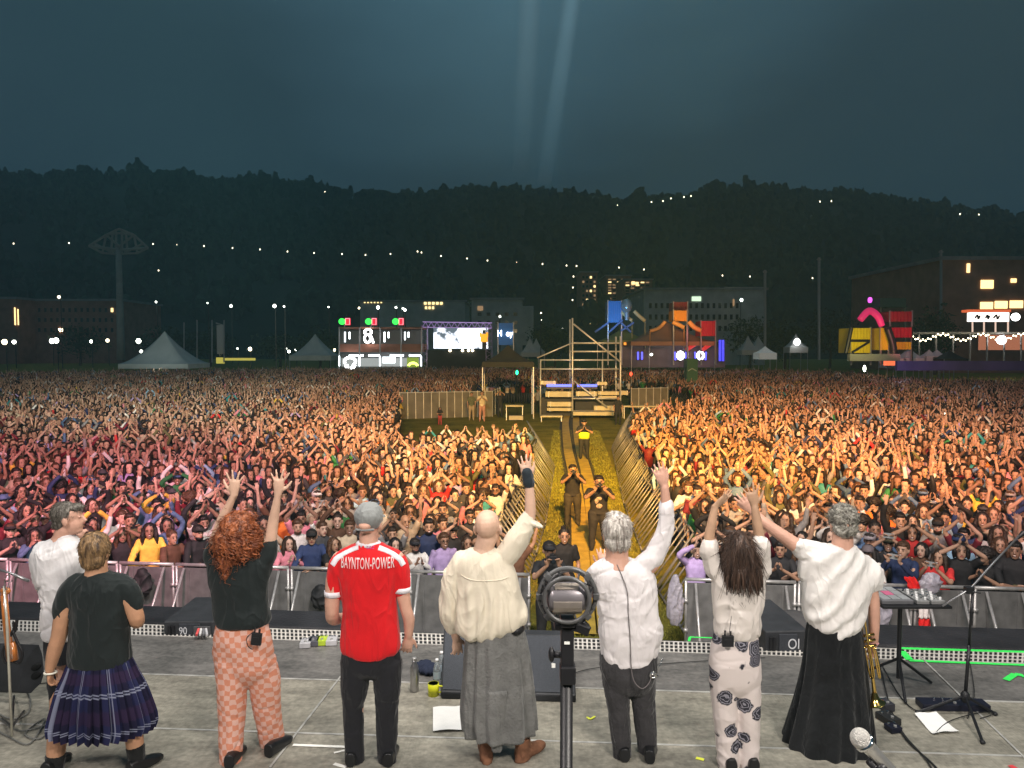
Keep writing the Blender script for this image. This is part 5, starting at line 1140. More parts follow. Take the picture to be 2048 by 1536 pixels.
for i, (px_, yf) in enumerate(((1115, 826), (1124, 824), (1180, 826), (1226, 824), (1262, 818), (1075, 826))): staff(px_, 0, yf, .98+.02*(i % 3), 'rest' if i % 2 else 'clap_chest', (CLC['charcoal'], CLC['navy'], K_, CLC['maroon'], K_, CLC['grey'])[i], K_, 'dim figure working at the mixing position, '+('left of the blue bar', 'behind the left blue bar', 'behind the right blue bar', 'at the right scaffold post', 'outside the right post', 'under the gazebo edge')[i])
# ================================================================ THE PERFORMERS ON THE STAGE
def band(rows, y, n=40, power=2.3, mod=None, sub=3, shrink=1.0, asp=None):
    """rows: (py, xl, xr, half depth m, dy)"""
    rows = [tuple(r)+(0,)*(5-len(r)) for r in rows]; K = []
    for i in range(len(rows)-1):
        for k in range(sub):
            t = k/sub; a, b_, c, d = rows[max(i-1, 0)], rows[i], rows[i+1], rows[min(i+2, len(rows)-1)]
            K.append([.5*((2*b_[j])+(c[j]-a[j])*t+(2*a[j]-5*b_[j]+4*c[j]-d[j])*t*t+(3*b_[j]-a[j]-3*c[j]+d[j])*t**3) for j in range(5)])
    K.append(list(rows[-1])); R_ = []
    for py, xl, xr, dh, dy in K:
        yy = y+dy; c = at((xl+xr)/2, py, yy); R_.append((c, X, Y_, (xr-xl)/2*pm(yy)*shrink, dh*shrink))
    return loft(R_, n, power, mod)
def plimb(P, y, n=14, sub=4):    # P: (px, py, dy, r_px)
    return limb([at(p[0], p[1], y+p[2]) for p in P], [p[3]*pm(y+p[2]) for p in P], n, sub)
def dirp(a, b_, y): return (at(b_[0], b_[1], y+(b_[2] if len(b_) > 2 else 0))-at(a[0], a[1], y+(a[2] if len(a) > 2 else 0))).normalized()
def skin_mat(name, col): return mat(name, col, .5, var=.10, scale=14, bump=.12, bscale=70, spec=.35)
def wrinkle(m, sc=(7, 7, 2.6), dist=.018):
    t = m.node_tree
    if 'wrk' in t.nodes: return
    b = t.nodes['Principled BSDF']; tcn = N(t, 'ShaderNodeTexCoord'); mp = N(t, 'ShaderNodeMapping'); mp.inputs['Scale'].default_value = sc; mp.inputs['Rotation'].default_value = (.2, .5, .3)
    nz = N(t, 'ShaderNodeTexNoise'); nz.name = 'wrk'; nz.inputs['Scale'].default_value = 1.0; nz.inputs['Detail'].default_value = 2.5; nz.inputs['Distortion'].default_value = .7; nz.inputs['Roughness'].default_value = .45
    t.links.new(tcn.outputs['Object'], mp.inputs[0]); t.links.new(mp.outputs[0], nz.inputs['Vector'])
    h = math_n(t, 'POWER', math_n(t, 'SUBTRACT', 1.0, math_n(t, 'MULTIPLY', math_n(t, 'ABSOLUTE', math_n(t, 'SUBTRACT', nz.outputs[0], .5)), 3.2), True), 3.0)
    bp = N(t, 'ShaderNodeBump'); bp.inputs['Strength'].default_value = .5; bp.inputs['Distance'].default_value = dist; t.links.new(h, bp.inputs['Height'])
    old = b.inputs['Normal'].links; 
    if old: t.links.new(bp.outputs[0], old[0].from_node.inputs['Normal'])
    else: t.links.new(bp.outputs[0], b.inputs['Normal'])
def cloth_mat(name, col, bump=.35, bscale=16, rough=.85, var=.06, weave=True, spec=.2):
    m = mat(name, col, rough, var=var, scale=9, bump=bump, bscale=bscale, spec=spec); 
    wrinkle(m)
    m.node_tree.nodes['Principled BSDF'].inputs['Sheen Weight'].default_value = .15
    return m
def body(shapes, m, label, group='musicians standing in a line with their backs to the camera'):
    me = fuse(shapes, .006, 3); base = me
    o = link_me('person', me, m); 
    setp(o, label, 'person', group); return o
def garment(name, shapes, m, o, voxel=.008, smooth=3, disp=None):
    me = fuse(shapes, voxel, smooth)
    for d in (disp or []): displace(me, d)
    return link_me(name, me, m, o)
def hair_mat(name, c0, c1, scale=(40, 40, 6)):
    if name in MATS: return MATS[name]
    m, t, b = new_mat(name); tcn = N(t, 'ShaderNodeTexCoord'); mp = N(t, 'ShaderNodeMapping'); mp.inputs['Scale'].default_value = scale
    nz = N(t, 'ShaderNodeTexNoise'); nz.inputs['Scale'].default_value = 1; nz.inputs['Detail'].default_value = 5; nz.inputs['Distortion'].default_value = .6
    t.links.new(tcn.outputs['Object'], mp.inputs[0]); t.links.new(mp.outputs[0], nz.inputs['Vector'])
    r = ramp(t, nz.outputs[0], [(.35, c0), (.65, c1)]); t.links.new(r.outputs[0], b.inputs['Base Color']); b.inputs['Roughness'].default_value = .42
    bp = N(t, 'ShaderNodeBump'); bp.inputs['Strength'].default_value = 1; bp.inputs['Distance'].default_value = .012
    t.links.new(nz.outputs[0], bp.inputs['Height']); t.links.new(bp.outputs[0], b.inputs['Normal']); MATS[name] = m; return m
def strands(name, roots, m, o, r=.0035, n=4):
    g = G()
    for P, rr in roots: g.add(tube(P, rr, n, 3, True))
    return g.obj(name, m, o, True, kp=True)
SK1 = skin_mat('skin_fair', (.62, .40, .29)); SK2 = skin_mat('skin_tan', (.50, .27, .16)); SK3 = skin_mat('skin_pink', (.60, .34, .25)); SK4 = skin_mat('skin_olive', (.50, .31, .20))
def fine_hair(ob, m, o, n, ln, flow=(0, 0, -1), r=.0016, lift=.35, curl=0.0):
    me = ob.data; co = get_co(me); no = get_no(me); g = G(); fl = Vector(flow)
    for i in RNG.randint(len(co), size=n):
        p = Vector(co[i].tolist()); q = Vector(no[i].tolist()); t_ = (fl-q*fl.dot(q)); t_ = t_.normalized() if t_.length > .05 else q.orthogonal().normalized()
        t_ = (t_+Vector(((RNG.rand()-.5)*.7, (RNG.rand()-.5)*.4, (RNG.rand()-.5)*.5))).normalized(); L_ = ln*(.5+RNG.rand()); s_ = q.cross(t_)*curl*(RNG.rand()-.5)
        g.add(tube([p-q*.002, p+t_*L_*.4+q*(L_*lift*.5)+s_*L_, p+t_*L_*.75+q*(L_*lift*.5)-s_*L_, p+t_*L_+q*(L_*lift*RNG.rand())], [r, r, r*.8, r*.3], 3))
    return g.obj('loose_strands', m, ob, True, kp=False) if False else g.obj('loose_strands', m, o, True, kp=True)
def eyes_on(P, B, o, k=1):
    pass
def shoe(name, px, py, y, o, m, ln=.27, ang=0, w=.05, h=.09):
    c = gnd(px, py, STAGE) if y is None else Vector((at(px, py, y).x, y, STAGE)); D = Vector((math.sin(ang), math.cos(ang), 0)); S_ = D.cross(Z)
    sh = [loft([(c-D*ln*.35+Z*(h*.55), S_, Z, w*.72, h*.55), (c-D*ln*.15+Z*(h*.55), S_, Z, w*.80, h*.55), (c+D*ln*.15+Z*(h*.42), S_, Z, w*.95, h*.42), (c+D*ln*.45+Z*(h*.3), S_, Z, w*1.0, h*.30), (c+D*ln*.62+Z*(h*.22), S_, Z, w*.62, h*.2)], 16, 2.6)]
    return sh
def add_shoes(o, m, *specs):
    for s_ in specs:
        me = fuse(shoe('shoe', *s_[:3], o, m, **(s_[3] if len(s_) > 3 else {})), .006, 2); link_me('shoe', me, m, o)
SHOEB = mat('black_shoe', (.012, .012, .013), .35, var=.2)
def pack(px0, px1, py0, py1, y, o, rot=0, ant=True):
    c = at((px0+px1)/2, (py0+py1)/2, y); w = (px1-px0)*pm(y); h = (py1-py0)*pm(y)
    M_ = Matrix.Rotation(rot, 3, 'Y'); g = G().add(box(c, (w, .025, h), M=M_)).add(box(c-Y_*.012+Z*h*.05, (w*.6, .008, h*.3), M=M_))
    g.add(tube([c+M_@Vector((-w*.25, 0, h*.5)), c+M_@Vector((-w*.25, 0, h*.5+.035))], .006, 6)).add(tube([c+M_@Vector((w*.25, 0, h*.5)), c+M_@Vector((w*.25, 0, h*.5+.03))], .006, 6))
    if ant: g.add(tube([c+M_@Vector((w*.1, 0, h*.5)), c+M_@Vector((w*.3, .0, h*.5+.13))], .0022, 5))
    return g.obj('belt_pack', BLACK, o, kp=True, bevel=.003)

# ---- 4: red jersey -------------------------------------------------
y = 5.07; hc = at(738, 1048, y); F_ = Vector((.05, 1, -.04))
hs, P, _ = head_shapes(hc+Z*.0, F_, Z, 1.0)
core = [(1098, 700, 768, .07), (1120, 684, 790, .10), (1180, 690, 785, .10), (1290, 690, 795, .11)]
LA = [(680, 1118, 0, 17), (668, 1160, 0, 17), (664, 1222, 0, 14), (668, 1238, .09, 13), (690, 1234, .22, 9)]
RA = [(794, 1118, 0, 17), (802, 1165, 0, 16), (811, 1214, 0, 12), (818, 1240, .01, 12), (817, 1272, .03, 8)]
sh = hs+[plimb([(738, 1068, .01, 19), (737, 1084, .0, 19), (737, 1104, .0, 27)], y), band(core, y), plimb(LA, y), plimb(RA, y)]
sh += hand_shapes(at(817, 1272, y+.03), Vector((-.15, .1, -1)), Vector((-.3, 1, 0)), 1, 1.0, .2, .35)
sh += hand_shapes(at(690, 1234, y+.22), Vector((.7, .3, .4)), Vector((0, 1, -.3)), 1, 1.0, .2, .5)
for xs, kx in (((700, 730), 0), ((758, 785), 0)): sh.append(plimb([(sum(xs)/2, 1330, 0, 14), (sum(xs)/2, 1520, 0, 10)], y))
red = body(sh, SK3, 'man in a red football jersey and grey cap seen from behind')
RM = cloth_mat('red_jersey', (.62, .008, .012), .25, 14, .7)
tor = [(1086, 712, 762, .062), (1095, 694, 780, .085), (1106, 678, 798, .105), (1125, 672, 805, .12), (1183, 682, 793, .122), (1233, 685, 797, .125), (1280, 680, 803, .135), (1299, 683, 801, .135), (1308, 700, 785, .13)]
sl = [plimb([(692, 1112, 0, 17), (676, 1128, 0, 19), (669, 1160, 0, 18), (667, 1189, 0, 17)], y), plimb([(784, 1112, 0, 17), (798, 1128, 0, 18), (803, 1155, 0, 17), (804, 1180, 0, 16)], y)]
js = garment('jersey', [band(tor, y)]+sl, RM, red, disp=[folds(5, .010, (1, 1, .35), 1), creases(6, .008, (1.3, 1, .35), 2, .07)])
WHT = cloth_mat('white_trim', (.72, .68, .72), .15)
bv = bvh_of(js)
for s_ in (((716, 1090), (700, 1094), (684, 1102), (671, 1114), (663, 1128)), ((758, 1090), (774, 1094), (790, 1102), (803, 1114), (811, 1128))):
    strip_on('shoulder_stripe', [at(a, b_+3, y-.07) for a, b_ in s_], .042, bv, WHT, red, .003)
def ringtube(c, ax, r, tr, n=28): 
    u = Vector(ax).normalized().orthogonal().normalized(); v = Vector(ax).normalized().cross(u)
    return tube([Vector(c)+u*(r*math.cos(2*math.pi*i/n))+v*(r*math.sin(2*math.pi*i/n)) for i in range(n+1)], tr, 6, cap=False)
for c, r in (((667, 1186), 17.5), ((804, 1178), 16.5)):
    cc = at(c[0], c[1], y); u = Vector((1, 0, .04)); rr = r*pm(y)+.003
    G().add(loft([(cc+Z*.018, X, Y_, rr, rr), (cc-Z*.018, X, Y_, rr*1.0, rr*1.0)], 28)).obj('sleeve_cuff', WHT, red, True, kp=True)
cc = at(737, 1088, y); G().add(loft([(cc+Z*.018, X, Y_, .078, .062), (cc-Z*.006, X, Y_, .094, .078)], 32)).obj('collar', WHT, red, True, kp=True)
text_obj('back_name', 'BAYNTON-POWER', .104, mat('jersey_print', (.85, .82, .82), .5, var=.04), red, face_cam(at(732, 1130, y-.14)), .0005, .375, 1.10, bv, .004, .0008)
text_obj('neck_badge', '===', .05, mat('badge_print', (.45, .04, .25), .5, var=.04), red, face_cam(at(737, 1101, y-.14)), .0005, .6, 1, bv, .004)
tr = [band([(1290, 684, 800, .12), (1325, 682, 802, .12), (1345, 690, 796, .10), (1356, 698, 788, .05)], y), plimb([(712, 1322, 0, 31), (709, 1370, 0, 29), (707, 1414, 0, 21), (708, 1470, 0, 20), (710, 1545, 0, 18)], y), plimb([(774, 1322, 0, 31), (774, 1370, 0, 29), (774, 1414, 0, 23), (774, 1470, 0, 21), (775, 1545, 0, 18)], y)]
BLKC = cloth_mat('black_cloth', (.013, .013, .016), .3, 12, .75)
garment('trousers', tr, BLKC, red, disp=[folds(6, .009, (1, 1, .6), 5), creases(7, .010, (.6, 1, 1.2), 8, .08)])
add_shoes(red, SHOEB, (706, 1536, y), (780, 1536, y))
CAPG = cloth_mat('grey_cap_cloth', (.23, .24, .235), .3, 30)
cp = [ell(hc+Vector((0, -.005, .055)), (.097, .112, .100), 24, 16), ell(hc+Vector((.02, .10, .03)), (.075, .07, .012), 16, 8)]
capo = garment('cap', cp, CAPG, red, .006, 2, [folds(14, .005, (1, 1, 1), 3)])
# opening and strap of the cap
G().add(ell(hc+Vector((-.012, -.092, .008)), (.042, .03, .030), 20, 12)).obj('cap_opening', SK3, capo, True, kp=True)
strip_pts = [hc+Vector((.06*math.cos(a)-.01, -.114+.02*abs(math.cos(a)), -.016+.0*math.sin(a))) for a in (0, .8, 1.57, 2.3, 3.14)]
G().add(tube(strip_pts, .008, 6, 3)).obj('cap_strap', CAPG, capo, True, kp=True)

# ---- 3: red-haired woman ------------------------------------------
y = 5.15; hc = at(478, 1068, y)
hs, P, _ = head_shapes(hc, (0, 1, .1), Z, .96, ears=False)
LA = [(424, 1120, 0, 16), (430, 1085, 0, 12), (444, 1040, -.0, 10.5), (458, 1012, -.01, 8), (468, 988, -.02, 6)]
RA = [(530, 1122, 0, 16), (540, 1085, 0, 12), (547, 1040, 0, 10.5), (552, 1012, -.01, 8.5), (556, 986, -.02, 6)]
sh = hs+[plimb([(478, 1085, 0, 15), (478, 1112, 0, 16), (478, 1130, 0, 26)], y), band([(1120, 440, 520, .07), (1150, 430, 525, .09), (1240, 440, 530, .10)], y), plimb(LA, y), plimb(RA, y)]
sh += hand_shapes(at(468, 988, y-.02), Vector((.10, -.05, 1)), Vector((0, 1, 0)), 1, 1.0, .75, .05, thumb=1.1)
sh += hand_shapes(at(556, 986, y-.02), Vector((.10, -.05, 1)), Vector((0, 1, 0)), -1, 1.0, .75, .05, thumb=1.1)
sh += [plimb([(462, 1300, 0, 18), (462, 1520, 0, 11)], y), plimb([(522, 1300, .1, 18), (548, 1490, .18, 11)], y)]
rw = body(sh, SK1, 'woman with curly copper hair raising both open hands, in peach checked trousers')
BT = cloth_mat('black_top', (.011, .016, .016), .35, 14, .7)
tor = [(1108, 445, 512, .07), (1116, 424, 535, .09), (1132, 414, 545, .10), (1160, 418, 538, .11), (1200, 425, 537, .11), (1235, 428, 543, .125), (1248, 434, 538, .12)]
garment('top', [band(tor, y), plimb([(436, 1130, 0, 17), (424, 1112, 0, 17), (429, 1088, 0, 14)], y), plimb([(524, 1130, 0, 17), (536, 1110, 0, 17), (541, 1088, 0, 14)], y)], BT, rw, disp=[folds(6, .010, (1, 1, .6), 2), creases(7, .010, (1, 1, .6), 5, .08)])
m, t, b = new_mat('peach_check'); tcn = N(t, 'ShaderNodeTexCoord'); mp = N(t, 'ShaderNodeMapping'); mp.inputs['Rotation'].default_value = (0, .06, 0); nz = N(t, 'ShaderNodeTexNoise'); nz.inputs['Scale'].default_value = 7
t.links.new(tcn.outputs['Object'], mp.inputs[0]); mxv = N(t, 'ShaderNodeMixRGB', blend_type='ADD'); mxv.inputs[0].default_value = .05; t.links.new(mp.outputs[0], mxv.inputs[1]); t.links.new(nz.outputs['Color'], mxv.inputs[2])
sxx = N(t, 'ShaderNodeSeparateXYZ'); t.links.new(mxv.outputs[0], sxx.inputs[0]); cb = N(t, 'ShaderNodeCombineXYZ'); t.links.new(sxx.outputs[0], cb.inputs[0]); t.links.new(sxx.outputs[2], cb.inputs[2]); cb.inputs[1].default_value = .013
ck = N(t, 'ShaderNodeTexChecker'); ck.inputs['Scale'].default_value = 27; ck.inputs['Color1'].default_value = (.60, .24, .15, 1); ck.inputs['Color2'].default_value = (.66, .40, .33, 1)
t.links.new(cb.outputs[0], ck.inputs['Vector']); t.links.new(ck.outputs[0], b.inputs['Base Color']); b.inputs['Roughness'].default_value = .8; b.inputs['Specular IOR Level'].default_value = .2
tr = [band([(1246, 434, 536, .10), (1275, 428, 543, .12), (1306, 427, 548, .13, .02), (1335, 434, 548, .12, .02), (1358, 440, 546, .09, .04), (1372, 446, 540, .05, .05)], y), plimb([(463, 1320, 0, 33), (464, 1370, 0, 30), (463, 1438, -.02, 26), (461, 1490, -.05, 24), (461, 1556, -.10, 22)], y), plimb([(520, 1320, .04, 32), (530, 1370, .07, 31), (538, 1438, .12, 27), (547, 1498, .16, 23)], y)]
garment('trousers', tr, m, rw, disp=[folds(5, .010, (1, 1, .45), 7), creases(6, .010, (.7, 1, 1.1), 4, .08)])
add_shoes(rw, SHOEB, (552, 1503, None, dict(ang=.3)), (468, 1545, y-.10))
pack(503, 523, 1266, 1290, y-.15, rw, .12)
G().add(tube([at(510, 1262, y-.13), at(494, 1275, y-.145), at(496, 1292, y-.15), at(505, 1299, y-.15)], .003, 5, 5)).obj('pack_cable', BLACK, rw, True, kp=True)
HR = hair_mat('copper_hair', (.10, .022, .008), (.42, .13, .045), (30, 30, 14))
hsh = [ell(hc+Vector((0, -.01, .035)), (.115, .125, .115), 20, 14), ell(hc+Vector((-.02, -.03, -.05)), (.140, .12, .12), 20, 14), ell(hc+Vector((.06, -.01, -.07)), (.10, .10, .11), 16, 12), ell(hc+Vector((-.045, -.06, -.14)), (.085, .06, .075), 16, 12), plimb([(462, 1110, -.09, 13), (452, 1135, -.10, 9), (450, 1156, -.10, 4)], y)]
hro = garment('hair', hsh, HR, rw, .007, 1, [folds(13, .028, (1, 1, .8), 1), folds(32, .012, (1, 1, .8), 2)])
fine_hair(hro, HR, rw, 900, .05, (0, 0, -1), .0016, .6, 1.0)
rt = []
for i in range(300):
    a = RNG.rand()*6.28; e = RNG.rand()*1.9-.75
    p = hc+Vector((math.cos(a)*.125*math.cos(e*.6), -.01+math.sin(a)*.12*math.cos(e*.6), .02+.11*math.sin(e)-.03)); P_ = [p]; ph = RNG.rand()*6; w_ = .010+.012*RNG.rand()
    L_ = .05+.06*RNG.rand()
    for k in range(1, 9):
        t_ = k/8; P_.append(p+Vector((math.cos(a)*.03*t_+w_*math.cos(ph+k*1.5), math.sin(a)*.03*t_+w_*math.sin(ph+k*1.5), -L_*t_)))
    rt.append((P_, [.0045]*8+[.002]))
strands('curls', rt, HR, hro)

# ---- 2: kilted man -------------------------------------------------
y = 4.95; hc = at(193, 1103, y)
hs, P, _ = head_shapes(hc, (.12, 1, -.05), Z, .99)
LA = [(146, 1180, 0, 20), (130, 1222, 0, 19), (118, 1272, 0, 15), (108, 1305, 0, 14), (100, 1338, .0, 9.5)]
RA = [(246, 1180, 0, 19), (262, 1205, .0, 17), (274, 1240, .02, 15), (268, 1238, .15, 13), (240, 1215, .3, 9)]
sh = hs+[plimb([(193, 1125, 0, 20), (193, 1142, 0, 21), (193, 1160, 0, 30)], y), band([(1160, 150, 240, .08), (1190, 145, 252, .10), (1300, 148, 252, .11), (1330, 148, 254, .11)], y), plimb(LA, y), plimb(RA, y)]
sh += hand_shapes(at(100, 1338, y), Vector((-.05, .1, -1)), Vector((1, .2, 0)), -1, 1.0, .1, .75)
sh += hand_shapes(at(240, 1215, y+.3), Vector((-.5, .3, .7)), Vector((-.3, 1, 0)), -1, 1.0, .2, .5)
sh += [plimb([(128, 1400, 0, 26), (118, 1460, 0, 20), (112, 1500, 0, 18), (108, 1570, 0, 12)], y), plimb([(250, 1400, 0, 26), (264, 1450, 0, 19), (270, 1490, 0, 17), (276, 1560, 0, 11)], y)]
kt = body(sh, SK2, 'short-haired man in black T-shirt and navy tartan kilt')
tor = [(1143, 170, 217, .06), (1150, 156, 236, .085), (1162, 138, 254, .105), (1180, 134, 260, .12), (1217, 142, 258, .125), (1274, 138, 258, .13), (1310, 137, 261, .135), (1326, 141, 260, .13)]
garment('t_shirt', [band(tor, y), plimb([(156, 1166, 0, 22), (138, 1186, 0, 23), (129, 1212, 0, 22), (126, 1228, 0, 20)], y), plimb([(236, 1165, 0, 21), (256, 1180, 0, 21), (268, 1198, .01, 19), (272, 1208, .01, 17)], y)], BT, kt, disp=[folds(5, .009, (1, 1, .5), 5), creases(7, .011, (1.2, 1, .4), 9, .08)])
def uvloft(name, rows, y, n, mod, m, o, power=2.1, sub=6):
    V, Fc = band(rows, y, n, power, mod, sub); V = list(V)
    ob = mesh_obj(name, V, Fc, m, None, True); me = ob.data; uv = me.uv_layers.new(name='UVMap'); nr = len(V)//n
    for p in me.polygons:
        if len(p.vertices) > 4: continue
        ks = [v % n for v in p.vertices]; wrap = max(ks)-min(ks) > n/2
        for li, v in zip(p.loop_indices, p.vertices):
            k = v % n; k = k+n if wrap and k < n/2 else k; uv.data[li].uv = (k/n, (v//n)/(nr-1))
    keep(ob, o); return ob
def bandsn(t, src, stops): # constant lines along a coordinate
    return ramp(t, src, stops, 'LINEAR').outputs[0]
m, t, b = new_mat('navy_tartan'); uvn = N(t, 'ShaderNodeUVMap', uv_map='UVMap'); s3 = N(t, 'ShaderNodeSeparateXYZ'); t.links.new(uvn.outputs[0], s3.inputs[0])
fu = math_n(t, 'FRACT', math_n(t, 'MULTIPLY', s3.outputs[0], 9.0)); fv = math_n(t, 'FRACT', math_n(t, 'ADD', math_n(t, 'MULTIPLY', s3.outputs[1], 2.35), .55))
k0, k1 = (0, 0, 0), (1, 1, 1)
lu = bandsn(t, fu, [(.0, k0), (.44, k0), (.45, k1), (.47, k1), (.48, k0), (.52, k0), (.53, k1), (.55, k1), (.56, k0)])
lv = bandsn(t, fv, [(.0, k0), (.42, k0), (.43, k1), (.46, k1), (.47, k0), (.50, k0), (.51, k1), (.54, k1), (.55, k0)])
du = bandsn(t, fu, [(0, k1), (.20, k1), (.23, k0), (.77, k0), (.8, k1)]); dv = bandsn(t, fv, [(0, k1), (.15, k1), (.18, k0), (.8, k0), (.85, k1)])
def mixc(t, f, a, b_, bt='MIX'):
    mx = N(t, 'ShaderNodeMix', data_type='RGBA', blend_type=bt)
    for i, v in ((0, f), (6, a), (7, b_)):
        if isinstance(v, (int, float)): mx.inputs[i].default_value = v
        elif isinstance(v, tuple): mx.inputs[i].default_value = v+(1,)
        else: t.links.new(v, mx.inputs[i])
    return mx.outputs[2]
c = mixc(t, math_n(t, 'MULTIPLY', du, .8), (.018, .020, .062), (.010, .008, .022)); c = mixc(t, math_n(t, 'MULTIPLY', dv, .7), c, (.032, .018, .048)); c = mixc(t, math_n(t, 'MULTIPLY', lu, .65), c, (.26, .28, .38)); c = mixc(t, math_n(t, 'MULTIPLY', lv, .75), c, (.26, .28, .38))
t.links.new(c, b.inputs['Base Color']); b.inputs['Roughness'].default_value = .85; b.inputs['Specular IOR Level'].default_value = .15
def kp_(a, t_):
    f = (a*34/(2*math.pi)) % 1; return 1+(.05+.24*t_)*(f-.5)+.03*t_*math.sin(a*5+1)
rows = [(1318, 139, 262, .12), (1345, 130, 273, .145), (1372, 120, 285, .17), (1410, 111, 297, .19), (1440, 107, 303, .20), (1460, 112, 296, .20)]
ko = uvloft('kilt', rows, y, 408, kp_, m, kt); ko.data.polygons.foreach_set('use_smooth', [False]*len(ko.data.polygons))
SOCK = cloth_mat('black_sock', (.012, .012, .012), .4, 40)
for P_ in ([(111, 1512, 0, 19), (109, 1560, 0, 15)], [(271, 1494, 0, 18), (276, 1550, 0, 15)]): G().add(plimb(P_, y)).obj('sock', SOCK, kt, True, kp=True)
add_shoes(kt, SHOEB, (108, 1560, y), (282, 1560, y, dict(ang=.4)))
cc = at(101, 1345, y); G().add(ringtube(cc, (0, .1, 1), .036, .007)).obj('bracelet', mat('pale_beads', (.8, .78, .66), .3), kt, True, kp=True)
HR2 = hair_mat('dark_blond_hair', (.055, .032, .018), (.36, .22, .10), (50, 50, 9))
ho = garment('hair', [ell(hc+Vector((0, -.022, .035)), (.094, .098, .105), 24, 16), ell(hc+Vector((0, -.05, -.035)), (.080, .062, .07), 20, 12)], HR2, kt, .006, 2, [folds(18, .008, (1, 1, .35), 6)]); fine_hair(ho, HR2, kt, 1300, .022, (.3, 0, -1), .0016, .12)

# ---- 1: white shirt man, profile -----------------------------------
y = 5.5; hc = at(139, 1037, y)
hs, P, Bs = head_shapes(hc, (1, .22, .02), Z, 1.02)
sh = hs+[plimb([(130, 1058, .0, 17), (124, 1075, 0, 17), (120, 1092, 0, 26)], y), band([(1095, 85, 150, .08), (1120, 80, 155, .10), (1270, 95, 150, .11)], y), plimb([(82, 1108, 0, 17), (85, 1160, .03, 14), (108, 1200, .15, 12), (140, 1190, .3, 8)], y), plimb([(152, 1108, .05, 16), (172, 1150, .22, 13), (170, 1115, .30, 11), (160, 1088, .28, 8)], y)]
sh += hand_shapes(at(160, 1090, y+.28), Vector((.1, -.2, 1)), Vector((.4, 1, 0)), -1, 1, .15, .7)+hand_shapes(at(140, 1190, y+.3), Vector((1, .3, .2)), Vector((0, 1, -.3)), 1, 1, .2, .5)
sh += [ell(P(s_*.030, .078, .012), (.013, .012, .009), 8, 6, basis(*Bs)) for s_ in (-1, 1)]
sh += [plimb([(118, 1290, 0, 20), (130, 1480, 0, 11)], y), plimb([(150, 1290, .05, 20), (222, 1466, .1, 11)], y)]
wm = body(sh, SK3, 'man in an untucked white shirt turning his face to the right, hand at his chin')
WS = cloth_mat('white_shirt', (.74, .72, .72), .3, 12, .8)
tor = [(1072, 112, 146, .06), (1082, 92, 158, .085), (1096, 72, 164, .11), (1120, 66, 168, .125), (1179, 79, 165, .125), (1217, 86, 160, .125), (1262, 88, 160, .13), (1274, 92, 156, .12)]
garment('shirt', [band(tor, y), plimb([(88, 1100, 0, 19), (80, 1120, 0, 19), (84, 1160, .03, 17), (108, 1202, .15, 14), (135, 1192, .28, 11)], y), plimb([(146, 1098, .03, 18), (160, 1120, .1, 17), (173, 1150, .22, 15), (170, 1112, .30, 12)], y)], WS, wm, disp=[folds(5, .011, (1, 1, .5), 9), creases(6, .012, (.7, 1, 1.2), 4, .08), creases(12, .005, (1, 1, 1), 6, .1)])
G().add(loft([(at(128, 1068, y), X, Y_, .062, .058), (at(126, 1080, y), X, Y_, .072, .066)], 28)).obj('collar', WS, wm, True, kp=True)
garment('trousers', [band([(1262, 92, 156, .11), (1300, 92, 160, .12), (1320, 96, 164, .11)], y), plimb([(112, 1310, 0, 20), (116, 1390, 0, 17), (128, 1478, 0, 14)], y), plimb([(148, 1310, .04, 20), (185, 1390, .08, 17), (218, 1464, .1, 14)], y)], BLKC, wm, disp=[folds(6, .01, (1, 1, .6), 5)])
add_shoes(wm, SHOEB, (140, 1484, y, dict(ang=.9)), (226, 1470, y+.1, dict(ang=1.0)))
HR3 = hair_mat('greying_dark_hair', (.045, .036, .028), (.22, .20, .17), (60, 60, 20))
R1, F1, U1 = Bs; B1 = basis(R1, F1, U1)
ho = garment('hair', [ell(P(0, -.030, .040), (.084, .092, .088), 24, 16, B1), ell(P(0, -.062, -.02), (.066, .045, .06), 20, 12, B1), ell(P(0, .04, .078), (.060, .055, .030), 16, 10, B1)], HR3, wm, .006, 2, [folds(22, .005, (1, 1, .6), 6)]); fine_hair(ho, HR3, wm, 1100, .03, (-.5, 0, -1), .0015, .15)

# ---- 5: bald man ----------------------------------------------------
y = 5.10; hc = at(976, 1056, y)
hs, P, _ = head_shapes(hc, (.22, 1, .05), (-.06, 0, 1), 1.13)
RA = [(1006, 1128, 0, 18), (1034, 1082, .0, 16), (1058, 1042, .0, 11.5), (1060, 1000, 0, 11), (1058, 962, 0, 7.5)]
LA = [(920, 1130, 0, 17), (910, 1190, 0, 13), (908, 1240, .03, 11), (912, 1278, .05, 8)]
sh = hs+[plimb([(973, 1078, .0, 20), (968, 1096, 0, 20), (966, 1116, 0, 30)], y), band([(1112, 930, 1005, .08), (1140, 920, 1015, .10), (1260, 935, 1035, .11)], y), plimb(RA, y), plimb(LA, y)]
sh += hand_shapes(at(1056, 958, y), Vector((-.20, -.1, 1)), Vector((.1, 1, .1)), -1, 1.02, .35, .12, thumb=.6)
sh += hand_shapes(at(913, 1276, y+.05), Vector((.05, .15, -1)), Vector((-.5, 1, 0)), 1, 1.0, .3, .3)
sh += [plimb([(968, 1400, 0, 18), (969, 1470, 0, 13), (971, 1530, 0, 9)], y), plimb([(1044, 1400, 0, 18), (1047, 1470, 0, 14), (1049, 1530, 0, 9)], y)]
bald = body(sh, SK1, 'bald man in cream gathered blouse and long grey skirt, one arm raised high')
CR = cloth_mat('cream_blouse', (.70, .63, .50), .35, 10, .85)
